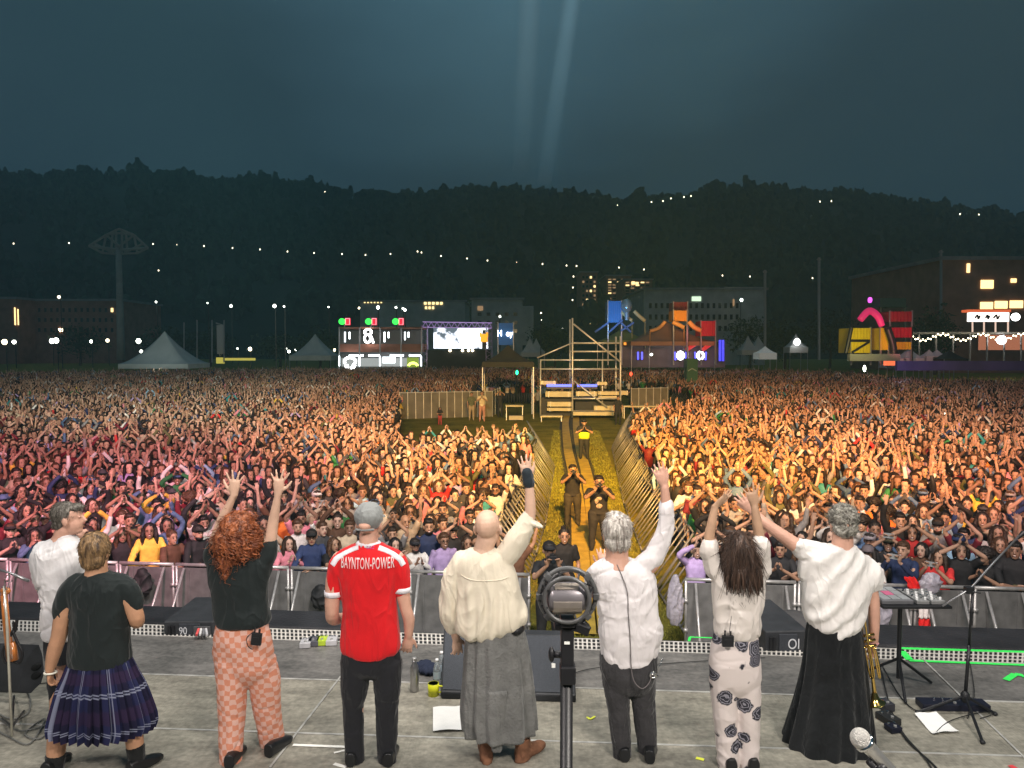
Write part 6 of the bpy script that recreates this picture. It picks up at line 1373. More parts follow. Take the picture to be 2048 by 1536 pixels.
tor = [(1097, 944, 990, .062), (1104, 928, 1004, .09), (1116, 914, 1018, .11), (1138, 908, 1030, .125), (1179, 912, 1040, .14), (1221, 911, 1054, .155), (1245, 910, 1050, .155), (1260, 912, 1026, .145), (1271, 922, 990, .12)]
def gather(c, n):  # soft gathers under the yoke
    px, py = proj(c); f = min(1, max(0, (py-1158)/60)); 
    if n.y > .3 and False: return 0
    return .006*f*math.sin(c.x*80+2.5*mnoise.noise(Vector((c.x*6, 0, c.z*3))))*(1 if px > 905 and px < 1060 else 0)
blo = garment('blouse', [band(tor, y), plimb([(996, 1122, 0, 20), (1016, 1108, 0, 24), (1036, 1078, 0, 25), (1050, 1048, 0, 19), (1056, 1034, 0, 15)], y), ell(at(1068, 1046, y), (.075, .06, .022), 16, 8, Matrix.Rotation(.45, 3, 'Y')), plimb([(924, 1120, 0, 19), (906, 1150, 0, 20), (900, 1200, .02, 22), (899, 1232, .03, 21), (902, 1256, .04, 13)], y)], CR, bald, disp=[folds(7, .013, (1, 1, .5), 3), gather, creases(6, .014, (1.4, 1, .3), 4, .08)])
bvb = bvh_of(blo)
strip_on('yoke_seam', [at(x_, yy_, y-.13) for x_, yy_ in ((916, 1154), (940, 1160), (970, 1162), (1000, 1160), (1022, 1154))], .008, bvb, CR, bald, .004)
cc = at(962, 1102, y); G().add(loft([(cc+Z*.012+X*.01, X, Y_, .078, .066), (cc-Z*.012, X, Y_, .094, .08)], 30)).obj('collar', CR, bald, True, kp=True)
SKM = cloth_mat('grey_skirt_wool', (.155, .155, .148), .5, 60, .95, .25)
def sk_(a, t_): return 1+(.02+.07*t_)*math.sin(a*11+1.5*math.sin(a*3))+.04*t_*math.sin(a*4+1)
uvloft('skirt', [(1243, 940, 1038, .11), (1262, 932, 1048, .13), (1300, 929, 1056, .15), (1360, 926, 1063, .17), (1420, 922, 1068, .19), (1462, 926, 1070, .195)], y, 240, sk_, SKM, bald)
uvloft('skirt_tail', [(1380, 972, 1018, .04, -.15), (1440, 976, 1013, .035, -.15), (1503, 984, 1003, .02, -.15)], y, 40, lambda a, t_: 1+.1*math.sin(a*5), SKM, bald)
G().add(loft([(at(1032, 1246, y), X, Y_, .05, .12), (at(1032, 1256, y), X, Y_, .06, .125)], 24)).obj('belt', BLACK, bald, True, kp=True)
cc = at(1056, 955, y); G().add(limb([at(1058, 967, y), at(1054, 943, y)], [.040, .038], 20)).obj('wristband', cloth_mat('dark_wristband', (.02, .028, .035), .6, 20), bald, True, kp=True)
BRN = mat('brown_suede', (.19, .085, .045), .9, var=.3, scale=12, bump=.4, bscale=30)
for px_, an in ((972, -.15), (1050, .75)):
    c0 = Vector((at(px_, 1530, y).x, y, STAGE)); D = Vector((math.sin(an), math.cos(an), 0)); S_ = D.cross(Z)
    bs = [loft([(c0-D*.02+Z*.0, S_, D, .045, .075), (c0-D*.02+Z*.06, S_, D, .045, .06), (c0-D*.03+Z*.16, S_, D, .050, .055)], 18), loft([(c0-D*.07+Z*.05, S_, Z, .04, .05), (c0+D*.04+Z*.05, S_, Z, .045, .05), (c0+D*.13+Z*.035, S_, Z, .045, .035), (c0+D*.19+Z*.028, S_, Z, .03, .025)], 16, 2.5)]
    bo = garment('boot', bs, BRN, bald, .006, 2, [folds(14, .006, (1, 1, 1.4), 3)])
    g = G()
    for k in range(4): g.add(tube([c0+D*(.04+k*-.006)+S_*.03+Z*(.07+.022*k), c0+D*(.055-.006*k)+Z*(.085+.022*k), c0+D*(.04-.006*k)-S_*.03+Z*(.07+.022*k)], .003, 4))
    g.obj('lace', mat('tan_lace', (.30, .18, .10), .8), bo, kp=True)

# ---- 6: grey-haired man ----------------------------------------------
y = 5.13; hc = at(1234, 1070, y)
hs, P, _ = head_shapes(hc, (.08, 1, .03), Z, 1.08)
RA = [(1300, 1130, 0, 18), (1322, 1085, 0, 15), (1333, 1050, 0, 12), (1332, 1010, 0, 10.5), (1329, 974, 0, 8.5)]
LA = [(1198, 1150, 0, 13), (1192, 1180, .15, 12), (1200, 1168, .35, 10), (1206, 1138, .42, 8)]
sh = hs+[plimb([(1234, 1092, .0, 22), (1234, 1112, 0, 23), (1234, 1132, 0, 32)], y), band([(1138, 1206, 1280, .07), (1160, 1202, 1295, .09), (1300, 1212, 1304, .11)], y), plimb(RA, y), plimb(LA, y)]
sh += hand_shapes(at(1329, 972, y), Vector((-.38, -.05, 1)), Vector((.1, 1, 0)), -1, 1.03, .25, .1, thumb=.5)
sh += hand_shapes(at(1206, 1138, y+.42), Vector((.0, .1, 1)), Vector((0, 1, 0)), 1, 1, .3, .3)
sh += [plimb([(1236, 1400, 0, 18), (1246, 1530, 0, 11)], y), plimb([(1285, 1400, .03, 18), (1297, 1510, .06, 11)], y)]
gm = body(sh, SK3, 'silver-haired man in a white shirt and dark jeans, one arm raised')
WS2 = cloth_mat('pinkish_white_shirt', (.72, .68, .68), .3, 11, .8)
tor = [(1118, 1208, 1262, .065), (1124, 1192, 1282, .09), (1136, 1178, 1302, .115), (1161, 1180, 1314, .13), (1197, 1190, 1316, .14), (1233, 1194, 1320, .15), (1254, 1196, 1327, .155), (1288, 1198, 1320, .15), (1316, 1204, 1308, .145), (1328, 1222, 1280, .12)]
def back(c, n): return .007*math.sin(c.z*52+3*mnoise.noise(Vector((c.x*5, 3, c.z*2)))+c.x*9)*max(0, -n.y)
wso = garment('shirt', [band(tor, y), plimb([(1286, 1130, 0, 20), (1306, 1115, 0, 21), (1324, 1080, 0, 19), (1333, 1045, 0, 16), (1332, 1018, 0, 14)], y), plimb([(1332, 1024, 0, 15.5), (1332, 1010, 0, 15)], y), plimb([(1196, 1142, 0, 18), (1186, 1152, .06, 17), (1188, 1178, .17, 15), (1193, 1165, .33, 12)], y)], WS2, gm, disp=[folds(5, .010, (.8, 1, .9), 3), creases(6, .013, (.8, 1, 1.1), 4, .08), creases(13, .006, (1, 1, 1), 6, .1)])
cc = at(1235, 1116, y); G().add(loft([(cc+Z*.02, X, Y_, .070, .062), (cc-Z*.008, X, Y_, .088, .076)], 30)).obj('collar', WS2, gm, True, kp=True)
JN = cloth_mat('dark_grey_denim', (.040, .038, .040), .5, 40, .85, .25)
garment('jeans', [band([(1305, 1200, 1316, .13), (1335, 1199, 1316, .14), (1365, 1207, 1310, .12), (1385, 1214, 1304, .07)], y), plimb([(1232, 1350, 0, 30), (1235, 1395, 0, 25), (1240, 1450, 0, 21), (1246, 1540, 0, 18)], y), plimb([(1284, 1350, .01, 29), (1286, 1395, .03, 25), (1291, 1450, .05, 22), (1297, 1518, .06, 18)], y)], JN, gm, disp=[folds(7, .008, (1, 1, .8), 5), creases(9, .009, (.5, 1, 1.4), 8, .09)])
add_shoes(gm, SHOEB, (1246, 1532, y), (1300, 1515, None, dict(ang=.2)))
bvs = bvh_of(wso)
cab = [(1240, 1118), (1248, 1150), (1254, 1190), (1258, 1230), (1259, 1280), (1261, 1325)]
P_ = []
for a, b_ in cab[:-1]:
    h = bvs.find_nearest(at(a, b_, y-.2)); P_.append(h[0]+h[1]*.006)
P_ += [at(1262, 1328, y-.15), at(1268, 1362, y-.17), at(1284, 1377, y-.17), at(1298, 1366, y-.15), at(1304, 1348, y-.14)]
G().add(tube(P_, .0032, 5, 5)).obj('earphone_cable', mat('grey_cable', (.16, .14, .14), .5), gm, True, kp=True)
g = G().add(ringtube(at(1306, 1350, y-.13), (0, 1, 0), .02, .005)).add(tube([at(1300, 1346, y-.14), at(1316, 1352, y-.13)], .006, 6)).add(tube([at(1312, 1350, y-.12), at(1326, 1315, y-.1)], .003, 5)); g.obj('belt_clip', CHROME, gm, True, kp=True)
HR4 = hair_mat('silver_hair', (.24, .20, .17), (.78, .74, .68), (45, 45, 8))
ho = garment('hair', [ell(hc+Vector((0, -.02, .045)), (.096, .106, .112), 24, 16), ell(hc+Vector((0, -.055, -.03)), (.083, .062, .07), 20, 12), ell(hc+Vector((-.015, 0, .13)), (.05, .06, .035), 16, 10)], HR4, gm, .006, 2, [folds(16, .009, (1, 1, .35), 2)]); fine_hair(ho, HR4, gm, 1500, .030, (-.1, 0, -1), .0016, .2)

# ---- 7: woman in printed trousers --------------------------------------
y = 5.0; hc = at(1478, 1103, y)
hs, P, _ = head_shapes(hc, (0, 1, .1), Z, .95, ears=False)
LA = [(1430, 1148, 0, 14), (1424, 1108, 0, 12), (1419, 1075, 0, 11), (1424, 1045, 0, 9.5), (1430, 1014, 0, 7)]
RA = [(1522, 1150, 0, 14), (1521, 1108, 0, 12), (1519, 1078, 0, 11), (1514, 1045, 0, 10), (1509, 1012, 0, 7)]
sh = hs+[plimb([(1478, 1122, 0, 14), (1478, 1140, 0, 15), (1478, 1160, 0, 28)], y), band([(1150, 1440, 1515, .07), (1190, 1432, 1520, .09), (1300, 1435, 1505, .10)], y), plimb(LA, y), plimb(RA, y)]
sh += hand_shapes(at(1430, 1013, y), Vector((.75, -.1, .75)), Vector((-.6, .8, .5)), -1, .95, .5, .12, thumb=1.0)
sh += hand_shapes(at(1509, 1011, y), Vector((-.25, -.1, 1)), Vector((.2, 1, 0)), -1, .95, .6, .12, thumb=1.0)
sh += [plimb([(1448, 1330, 0, 20), (1452, 1570, 0, 11)], y), plimb([(1498, 1330, 0, 20), (1500, 1570, 0, 11)], y)]
pw = body(sh, SK4, 'woman with straight dark hair, both arms up, in white trousers printed with dark roses')
SAT = cloth_mat('ivory_satin', (.68, .62, .57), .2, 8, .38, .05, spec=.5)
tor = [(1128, 1452, 1508, .06), (1136, 1436, 1522, .085), (1150, 1424, 1531, .105), (1190, 1424, 1528, .115), (1235, 1427, 1522, .12), (1260, 1428, 1520, .12), (1272, 1434, 1512, .11)]
garment('blouse', [band(tor, y), plimb([(1440, 1148, 0, 18), (1428, 1140, 0, 18), (1421, 1110, 0, 17), (1419, 1092, 0, 16)], y), plimb([(1418, 1104, 0, 19), (1419, 1092, 0, 18)], y), plimb([(1514, 1148, 0, 18), (1526, 1140, 0, 18), (1523, 1110, 0, 18), (1519, 1092, 0, 18)], y), plimb([(1524, 1112, -.01, 18), (1520, 1090, -.02, 20)], y)], SAT, pw, disp=[folds(6, .012, (1, 1, .7), 3), creases(6, .012, (.8, 1, 1), 4, .09)])
m, t, b = new_mat('rose_print_denim'); tcn = N(t, 'ShaderNodeTexCoord'); s3 = N(t, 'ShaderNodeSeparateXYZ'); t.links.new(tcn.outputs['Object'], s3.inputs[0]); cb = N(t, 'ShaderNodeCombineXYZ'); t.links.new(s3.outputs[0], cb.inputs[0]); t.links.new(s3.outputs[2], cb.inputs[1])
nz = N(t, 'ShaderNodeTexNoise'); nz.inputs['Scale'].default_value = 22; nz.inputs['Detail'].default_value = 3; t.links.new(cb.outputs[0], nz.inputs['Vector'])
av = N(t, 'ShaderNodeMixRGB', blend_type='ADD'); av.inputs[0].default_value = .045; t.links.new(cb.outputs[0], av.inputs[1]); t.links.new(nz.outputs['Color'], av.inputs[2])
vo = N(t, 'ShaderNodeTexVoronoi'); vo.inputs['Scale'].default_value = 7.6; vo.inputs['Randomness'].default_value = .85; t.links.new(av.outputs[0], vo.inputs['Vector'])
wv = math_n(t, 'SINE', math_n(t, 'MULTIPLY', vo.outputs['Distance'], 62)); inside = ramp(t, vo.outputs['Distance'], [(.38, (1, 1, 1)), (.42, (0, 0, 0))]).outputs[0]
petal = ramp(t, wv, [(.25, (.02, .02, .03)), (.8, (.26, .25, .29))]).outputs[0]
sc_ = N(t, 'ShaderNodeSeparateColor'); t.links.new(vo.outputs['Color'], sc_.inputs[0]); on = math_n(t, 'GREATER_THAN', sc_.outputs[0], .01)
col = mixc(t, math_n(t, 'MULTIPLY', inside, on), (.68, .60, .57), petal)
t.links.new(col, b.inputs['Base Color']); b.inputs['Roughness'].default_value = .85
garment('trousers', [band([(1266, 1428, 1514, .10), (1290, 1422, 1517, .12), (1320, 1419, 1520, .13), (1351, 1419, 1522, .12), (1372, 1424, 1518, .095), (1388, 1430, 1512, .06)], y), plimb([(1447, 1355, 0, 29), (1449, 1406, 0, 26), (1453, 1464, 0, 23), (1457, 1550, 0, 21)], y), plimb([(1494, 1355, 0, 28), (1496, 1406, 0, 25), (1497, 1464, 0, 22), (1499, 1550, 0, 19)], y)], m, pw, disp=[folds(7, .008, (1, 1, .8), 5), creases(8, .007, (.6, 1, 1.2), 8, .08)])
add_shoes(pw, SHOEB, (1456, 1568, y), (1500, 1568, y))
pack(1444, 1467, 1271, 1293, y-.14, pw, 0)
HR5 = hair_mat('dark_brown_hair', (.022, .012, .009), (.13, .075, .05), (55, 55, 5))
hsh = [ell(hc+Vector((0, -.01, .035)), (.098, .108, .105), 22, 14), loft([(hc+Vector((0, -.015, .03)), X, Y_, .112, .10), (hc+Vector((0, -.03, -.07)), X, Y_, .132, .09), (hc+Vector((.0, -.055, -.17)), X, Y_, .118, .06), (hc+Vector((.01, -.07, -.225)), X, Y_, .085, .03)], 30), plimb([(1488, 1150, -.09, 12), (1494, 1176, -.10, 3)], y)]
hro = garment('hair', hsh, HR5, pw, .006, 2, [folds(17, .009, (1, 1, .16), 6)]); fine_hair(hro, HR5, pw, 1600, .11, (0, 0, -1), .0017, .08)
rt = []
for i in range(130):
    a = -2.9+RNG.rand()*2.7; p = hc+Vector((math.cos(a)*.12, math.sin(a)*.085-.03, -.08)); q = Vector((p.x+(RNG.rand()-.4)*.05, p.y-.02, hc.z-.20-.07*RNG.rand()))
    rt.append(([p, p.lerp(q, .5)+Vector(((RNG.rand()-.5)*.02, -.01, 0)), q], [.006, .005, .0015]))
strands('locks', rt, HR5, hro)

# ---- 8: man in tee and long black skirt -----------------------------------
y = 5.30; hc = at(1685, 1050, y)
hs, P, _ = head_shapes(hc, (.02, 1, .03), Z, 1.02)
LA = [(1620, 1106, 0, 16), (1588, 1088, .0, 15), (1560, 1068, .02, 13), (1530, 1046, .05, 11), (1506, 1024, .08, 8)]
RA = [(1730, 1142, 0, 14), (1744, 1185, 0, 12.5), (1748, 1226, 0, 11.5), (1748, 1255, .01, 10.5), (1748, 1288, .03, 7.5)]
sh = hs+[plimb([(1685, 1072, .0, 20), (1685, 1092, 0, 21), (1686, 1110, 0, 24)], y), band([(1116, 1650, 1715, .06), (1140, 1640, 1722, .09), (1260, 1642, 1708, .10)], y), plimb(LA, y), plimb(RA, y)]
sh += hand_shapes(at(1506, 1024, y+.08), Vector((-.62, .1, .8)), Vector((.3, 1, .1)), 1, 1.02, .25, .12, thumb=.5)
sh += hand_shapes(at(1748, 1288, y+.03), Vector((-.12, .05, -1)), Vector((-1, .2, 0)), 1, 1.0, .2, .7)
sh += [plimb([(1640, 1400, 0, 16), (1640, 1490, 0, 10)], y), plimb([(1690, 1400, 0, 16), (1692, 1490, 0, 10)], y)]
tm = body(sh, SK3, 'man with curly grey hair in loose white tee and long black skirt, holding a trumpet')
TEE = cloth_mat('white_tee', (.76, .73, .70), .25, 9, .8)
tor = [(1090, 1655, 1712, .06), (1096, 1626, 1718, .09), (1104, 1608, 1722, .10), (1122, 1604, 1738, .115), (1150, 1603, 1746, .13), (1190, 1605, 1741, .14), (1225, 1607, 1730, .145), (1250, 1618, 1722, .14), (1264, 1636, 1716, .13), (1272, 1655, 1700, .11)]
def drape(c, n): return .011*math.sin((c.x*30-c.z*34)+4*mnoise.noise(Vector((c.x*3, 1, c.z*3))))*max(0, -n.y)
teo = garment('tee', [band(tor, y), plimb([(1668, 1116, 0, 24), (1632, 1106, 0, 24), (1606, 1098, 0, 22), (1600, 1095, 0, 20)], y), plimb([(1680, 1112, -.03, 16), (1712, 1114, -.03, 18)], y), plimb([(1615, 1125, 0, 18), (1608, 1150, 0, 12)], y), plimb([(1716, 1122, 0, 19), (1738, 1140, 0, 22), (1746, 1166, 0, 21)], y)], TEE, tm, disp=[folds(5, .010, (1, 1, .6), 3), drape, creases(7, .010, (1.2, 1, .6), 4, .08)])
def lsk(a, t_): return 1+(.015+.06*t_)*math.sin(a*13+1.2*math.sin(a*4))
SKB = cloth_mat('black_linen', (.009, .010, .011), .6, 25, .9, .3)
uvloft('skirt', [(1236, 1618, 1718, .11), (1262, 1612, 1724, .13), (1300, 1609, 1727, .14), (1342, 1604, 1731, .16), (1400, 1592, 1736, .20), (1455, 1577, 1742, .24), (1484, 1570, 1742, .26), (1496, 1576, 1738, .26)], y, 260, lsk, SKB, tm)
add_shoes(tm, SHOEB, (1630, 1492, y), (1690, 1492, y))
G().add(ringtube(at(1748, 1286, y+.03), (0, .1, 1), .030, .005)).obj('bracelet', mat('pink_band', (.7, .35, .36), .5), tm, True, kp=True)
HR6 = hair_mat('curly_grey_hair', (.10, .09, .075), (.46, .44, .38), (38, 38, 38))
hro = garment('hair', [ell(hc+Vector((0, -.012, .055)), (.094, .102, .092), 24, 16), ell(hc+Vector((0, -.05, -.01)), (.083, .06, .065), 20, 12)], HR6, tm, .006, 1, [folds(26, .016, (1, 1, 1), 6), folds(55, .006, (1, 1, 1), 3)])
rt = []
for i in range(260):
    a = RNG.rand()*6.28; e = RNG.rand()*1.5; d = Vector((math.cos(a)*math.cos(e), math.sin(a)*math.cos(e), math.sin(e))); p = hc+Vector((d.x*.092, -.012+d.y*.1, .055+d.z*.09)); s_ = d.orthogonal().normalized(); u_ = d.cross(s_); r_ = .008+.006*RNG.rand()
    rt.append(([p+s_*(r_*math.cos(k*.9))+u_*(r_*math.sin(k*.9))+d*(.002*k) for k in range(6)], .0032))
strands('curls', rt, HR6, hro); fine_hair(hro, HR6, tm, 700, .02, (0, 0, 1), .0015, .8, 1.5)
# trumpet held by its valves, bell down
BRS = mat('lacquered_brass', (.80, .55, .16), .16, 1, var=.1)
g = G(); ty = y-.06
def tp(a, b_, d=0): return at(a, b_, ty+d)
g0 = empty('trumpet', tp(1742, 1300), 'brass trumpet hanging bell down from the hand beside the black skirt', 'trumpet')
G().add(tube([tp(1728, 1225), tp(1733, 1265), tp(1738, 1300), tp(1744, 1345), tp(1749, 1385)], [.006, .006, .007, .010, .016], 10, 4)).add(tube([tp(1749, 1385), tp(1750, 1396), tp(1751, 1403), tp(1752, 1407)], [.016, .028, .048, .064], 24, 3, cap=False)).obj('bell', BRS, g0, True, kp=True)
G().add(tube([tp(1722, 1232, .02), tp(1726, 1270, .02), tp(1734, 1320, .02), tp(1740, 1352, .02), tp(1744, 1356, .0), tp(1748, 1350, -.02), tp(1742, 1310, -.02), tp(1738, 1290, -.02)], .0062, 8, 5)).add(tube([tp(1745, 1290, -.03), tp(1752, 1325, -.03), tp(1757, 1352, -.03), tp(1760, 1354, -.03), tp(1758, 1335, -.03), tp(1750, 1295, -.03)], .0062, 8, 5)).obj('tubing', BRS, g0, True, kp=True)
for k in range(3): G().add(tube([tp(1728+k*2, 1272+k*11, .01), tp(1748+k*2, 1268+k*11, .01)], .0105, 12)).add(tube([tp(1722+k*2, 1273+k*11, .01), tp(1728+k*2, 1272+k*11, .01)], .004, 8)).obj('valve', BRS, g0, True, kp=True)
G().add(tube([tp(1722, 1232, .02), tp(1719, 1222, .02)], [.006, .012], 10)).obj('mouthpiece', CHROME, g0, True, kp=True)
# ================================================================ STAGE PROPS
S = STAGE
def sg(px, py): return gnd(px, py, S)
CABLE = mat('black_cable', (.018, .018, .018), .5); CABLEG = mat('grey_lead', (.14, .14, .13), .5)
def cable(pts, r, label, m=CABLE, z=.012, name='cable'):
    P = [sg(*p)+Z*z for p in pts]; o = G().add(tube(P, r, 6, 6)).obj(name, m, None, True); setp(o, label, 'cable')
# ---- large condenser microphone on its stand, in front of the camera
ym = 1.62; MG = mat('mic_grey', (.24, .22, .23), .35, .5, var=.15); SHK = mat('shock_mount', (.11, .11, .11), .4, .3, var=.1); MESH_ = mat('mic_mesh', (.36, .32, .28), .4, .7, var=.3, scale=60)
e = empty('studio_microphone', at(1135, 1250, ym), 'large grey studio microphone lying in a round elastic shock mount on the centre stand', 'microphone')
c = at(1135, 1192, ym); k = pm(ym)
def xz(p, dx, dz, dy=0): return p+Vector((dx*k, dy, -dz*k))
body_ = [(xz(c, -42, 2), .012), (xz(c, -38, 2), .026), (xz(c, -28, 2), .031), (xz(c, 30, 0), .031), (xz(c, 38, 0), .024), (xz(c, 42, 0), .010)]
G().add(tube([p for p, r in body_], [r for p, r in body_], 28, 2)).obj('mic_body', MG, e, True, kp=True)
G().add(tube([xz(c, -30, 14), xz(c, 28, 12)], .0335-.010, 24)).obj('mic_grille', MESH_, e, True, kp=True)
g = G()
for i in range(26): xx = -29+i*2.2; g.add(tube([xz(c, xx, 22+7*math.sin(q), -.0335*math.cos(q)*.99) if False else c+Vector((xx*k, -.0335*math.cos(q), -.012-.0335*math.sin(q)*.8)) for q in (-.7, -.3, .1, .5, .9)], .0009, 4))
for i in range(22): xx = -26+i*2.2; g.add(tube([c+Vector((xx*k, -.0325*math.cos(q), .0325*math.sin(q))) for q in (.75, 1.0, 1.3)], .0011, 4))
g.obj('grille_ribs', mat('grille_wire', (.62, .56, .50), .35, .8), e, kp=True)
g = G().add(ringtube(c, (0, 1, .02), 57*k, .0055, 48)); g.obj('outer_ring', SHK, e, True, kp=True)
G().add(ringtube(c+Vector((-3*k, -.028, 0)), (.12, 1, 0), 45*k, .0048, 44)).obj('inner_ring', SHK, e, True, kp=True); G().add(ringtube(c+Vector((6*k, .03, 0)), (-.12, 1, 0), 45*k, .0048, 44)).obj('inner_ring', SHK, e, True, kp=True)
g = G()
for a in range(0, 360, 45): ca, sa = math.cos(math.radians(a+20)), math.sin(math.radians(a+20)); g.add(tube([c+Vector((57*k*ca, 0, 57*k*sa)), c+Vector((45*k*ca, -.028, 45*k*sa))], .0022, 5)); g.add(tube([c+Vector((57*k*ca, 0, 57*k*sa)), c+Vector((45*k*ca, .03, 45*k*sa))], .0022, 5))
g.obj('elastic_bands', BLACK, e, kp=True)
g = G()
for a in (45, 135, 0, 180, 225, 315): ca, sa = math.cos(math.radians(a)), math.sin(math.radians(a)); g.add(box(c+Vector((57*k*ca, 0, 57*k*sa)), (.014, .02, .014), M=Matrix.Rotation(-math.radians(a), 3, 'Y')))
g.obj('ring_clips', SHK, e, kp=True, bevel=.002)
G().add(box(xz(c, 0, 50), (.030, .05, .018))).add(box(xz(c, -4, 60), (.05, .03, .014))).add(box(xz(c, 22, 62), (.05, .03, .02), M=Matrix.Rotation(.35, 3, 'Y'))).add(tube([xz(c, 30, 52), xz(c, 44, 70)], .008, 8)).obj('swivel_bracket', BLACK, e, kp=True, bevel=.003)
e = empty('mic_stand', Vector((at(1133, 1500, ym).x, ym, .9)), 'thick black telescopic stand pole carrying the studio microphone', 'stand')
bx_ = at(1133, 1400, ym).x; top = at(1133, 1258, ym).z
G().add(tube([(bx_, ym, .75), (bx_, ym, at(1133, 1365, ym).z)], .0140, 20)).obj('lower_tube', mat('gloss_black', (.012, .012, .013), .42, .1), e, True, kp=True)
G().add(box((bx_+.001, ym, (at(1133, 1245, ym).z+at(1133, 1362, ym).z)/2), (.028, .03, at(1133, 1245, ym).z-at(1133, 1362, ym).z))).add(box((bx_+.002, ym-.004, at(1133, 1345, ym).z), (.034, .034, .04))).obj('clutch', BLACK, e, kp=True, bevel=.003)
G().add(tube([at(1106, 1309, ym), at(1135, 1309, ym)], [.007, .009], 10)).add(ell(at(1103, 1309, ym), (.007, .012, .017), 14, 10)).obj('wing_knob', BLACK, e, True, kp=True)
G().add(box(at(1134, 1286, ym-.018), (.012, .001, .006))).obj('tape_label', WT, e, kp=True); G().add(box(at(1107, 1331, ym-.01), (.008, .001, .010))).obj('tape_label', WT, e, kp=True)
for a in (.4, 2.5, 4.6): pass
G().add(tube([(bx_, ym, STAGE+.006), (bx_, ym, .80)], .012, 10)).obj('inner_tube', BLACK, e, kp=True) if False else None
# stand foot on the drum riser below the camera
o = G().add(box((0, -.2, 1.9), (4.2, 2.2, .28))).obj('drum_riser', mat('riser_carpet', (.02, .02, .022), .9), None); 
bpy.data.objects.remove(o)
for a in (.6, 2.7, 4.8): G().add(tube([(bx_, ym, S+.28), (bx_+.30*math.cos(a), ym+.30*math.sin(a), S+.02)], .009, 8)).obj('leg', BLACK, e, kp=True)
G().add(tube([(bx_, ym, S+.25), (bx_, ym, at(1133, 1900, ym).z if False else 2.9)], .0139, 12)).obj('base_tube', BLACK, e, kp=True)
bpy.data.objects.remove([o for o in e.children if o.name.startswith('lower_tube')][0]) if False else None
for o in e.children:
    if o.name.startswith('lower_tube'):
        pass
# ---- dynamic microphone at the lower right
yr = 1.55; e = empty('handheld_microphone', at(1730, 1490, yr), 'silver handheld microphone with a pale ball grille on a boom at the lower right', 'microphone')
a0, a1, a2 = at(1718, 1474, yr), at(1742, 1500, yr), at(1800, 1560, yr); d = (a2-a0).normalized()
G().add(ell(a0+d*.004, (.0205, .0205, .0215), 24, 16)).obj('ball_grille', mat('pale_mesh', (.62, .60, .56), .45, .4, var=.25, scale=300, bump=.6, bscale=500), e, True, kp=True)
G().add(tube([a0+d*.014, a0+d*.020], .0215, 24)).obj('grille_band', CHROME, e, True, kp=True); G().add(tube([a0+d*.02, a0+d*.045, a0+d*.16], [.0185, .014, .011], 20, 3)).obj('handle', mat('brushed_silver', (.55, .54, .52), .3, .8), e, True, kp=True)
G().add(tube([a0+d*.05+Vector((-.012, .0, -.016)), a0+d*.2+Vector((-.012, 0, -.02))], .008, 10)).add(box(a0+d*.075+Vector((-.006, 0, -.010)), (.02, .03, .02), M=Matrix.Rotation(.8, 3, 'Y'))).obj('clip', BLACK, e, True, kp=True)
# ---- floor monitors
MON = mat('monitor_black', (.028, .030, .034), .55, var=.25, scale=8, bump=.25, bscale=120); GRL = mat('monitor_grille', (.045, .050, .060), .5, .2, var=.15, scale=60, bump=.4, bscale=200)
def wedge(name, px0, px1, pyn, pyf, h, label, back=False):
    a, b_ = sg(px0, pyn), sg(px1, pyn+.03*(px1-px0)); f0, f1 = sg(px0, pyf), sg(px1, pyf+.03*(px1-px0)); e = empty(name, (a+b_)/2, label, 'floor monitor')
    dpt = ((f0-a)+(f1-b_))/2; dpt = Vector((dpt.x, dpt.y, 0)); V = []
    for p in (a, b_): V += [p, p+dpt, p+dpt+Z*h, p+dpt*.85+Z*h, p+Z*.06]
    o = mesh_obj('cabinet', V, [(0, 1, 2, 3, 4)[::-1], (5, 6, 7, 8, 9), (0, 5, 9, 4), (3, 8, 7, 2), (2, 7, 6, 1), (1, 6, 5, 0), (4, 9, 8, 3)], MON); keep(o, e); bv_ = o.modifiers.new('b', 'BEVEL'); bv_.width = .012; bv_.segments = 2
    n = (b_-a).cross(dpt*.85+Z*(h-.06)).normalized()*.006; q = [a+Z*.06, b_+Z*.06, b_+dpt*.85+Z*h, a+dpt*.85+Z*h]; cq = sum(q, Vector())/4; q = [cq+(p-cq)*.94+n for p in q]
    o = mesh_obj('grille', q, [(0, 1, 2, 3)], GRL); keep(o, e); s_ = o.modifiers.new('s', 'SOLIDIFY'); s_.thickness = .008; return e
wedge('floor_monitor', 882, 1002, 1398, 1318, .30, 'black floor monitor wedge beside the bottles, left one of the centre pair')
wedge('floor_monitor', 1006, 1152, 1401, 1322, .30, 'black floor monitor wedge behind the microphone pole, right one of the centre pair')
# left curved monitor seen from its side
e = empty('curved_monitor', sg(60, 1390), 'dark wedge monitor with side handles at the left edge of the stage', 'floor monitor')
yv = 5.9; prof = [(34, 1384), (38, 1360), (50, 1325), (66, 1300), (79, 1288), (86, 1308), (90, 1345), (84, 1366), (62, 1388)]
V = [at(a, b_, yv) for a, b_ in prof]+[at(a-150, b_-6, yv+.15) for a, b_ in prof]; n = len(prof)
o = mesh_obj('cabinet', V, [tuple(range(n))[::-1], tuple(range(n, 2*n))]+[(i, (i+1) % n, (i+1) % n+n, i+n) for i in range(n)], MON); keep(o, e); bm = bmesh.new(); bm.from_mesh(o.data); bmesh.ops.recalc_face_normals(bm, faces=bm.faces); bm.to_mesh(o.data); bm.free(); bv_ = o.modifiers.new('b', 'BEVEL'); bv_.width = .012; bv_.segments = 2
for cy in (1334, 1351): G().add(ell(at(72, cy, yv-.005), (.045, .012, .026), 18, 10, Matrix.Rotation(-.5, 3, 'Y'))).obj('handle_recess', mat('recess_black', (.004, .004, .004), .8), e, kp=True)
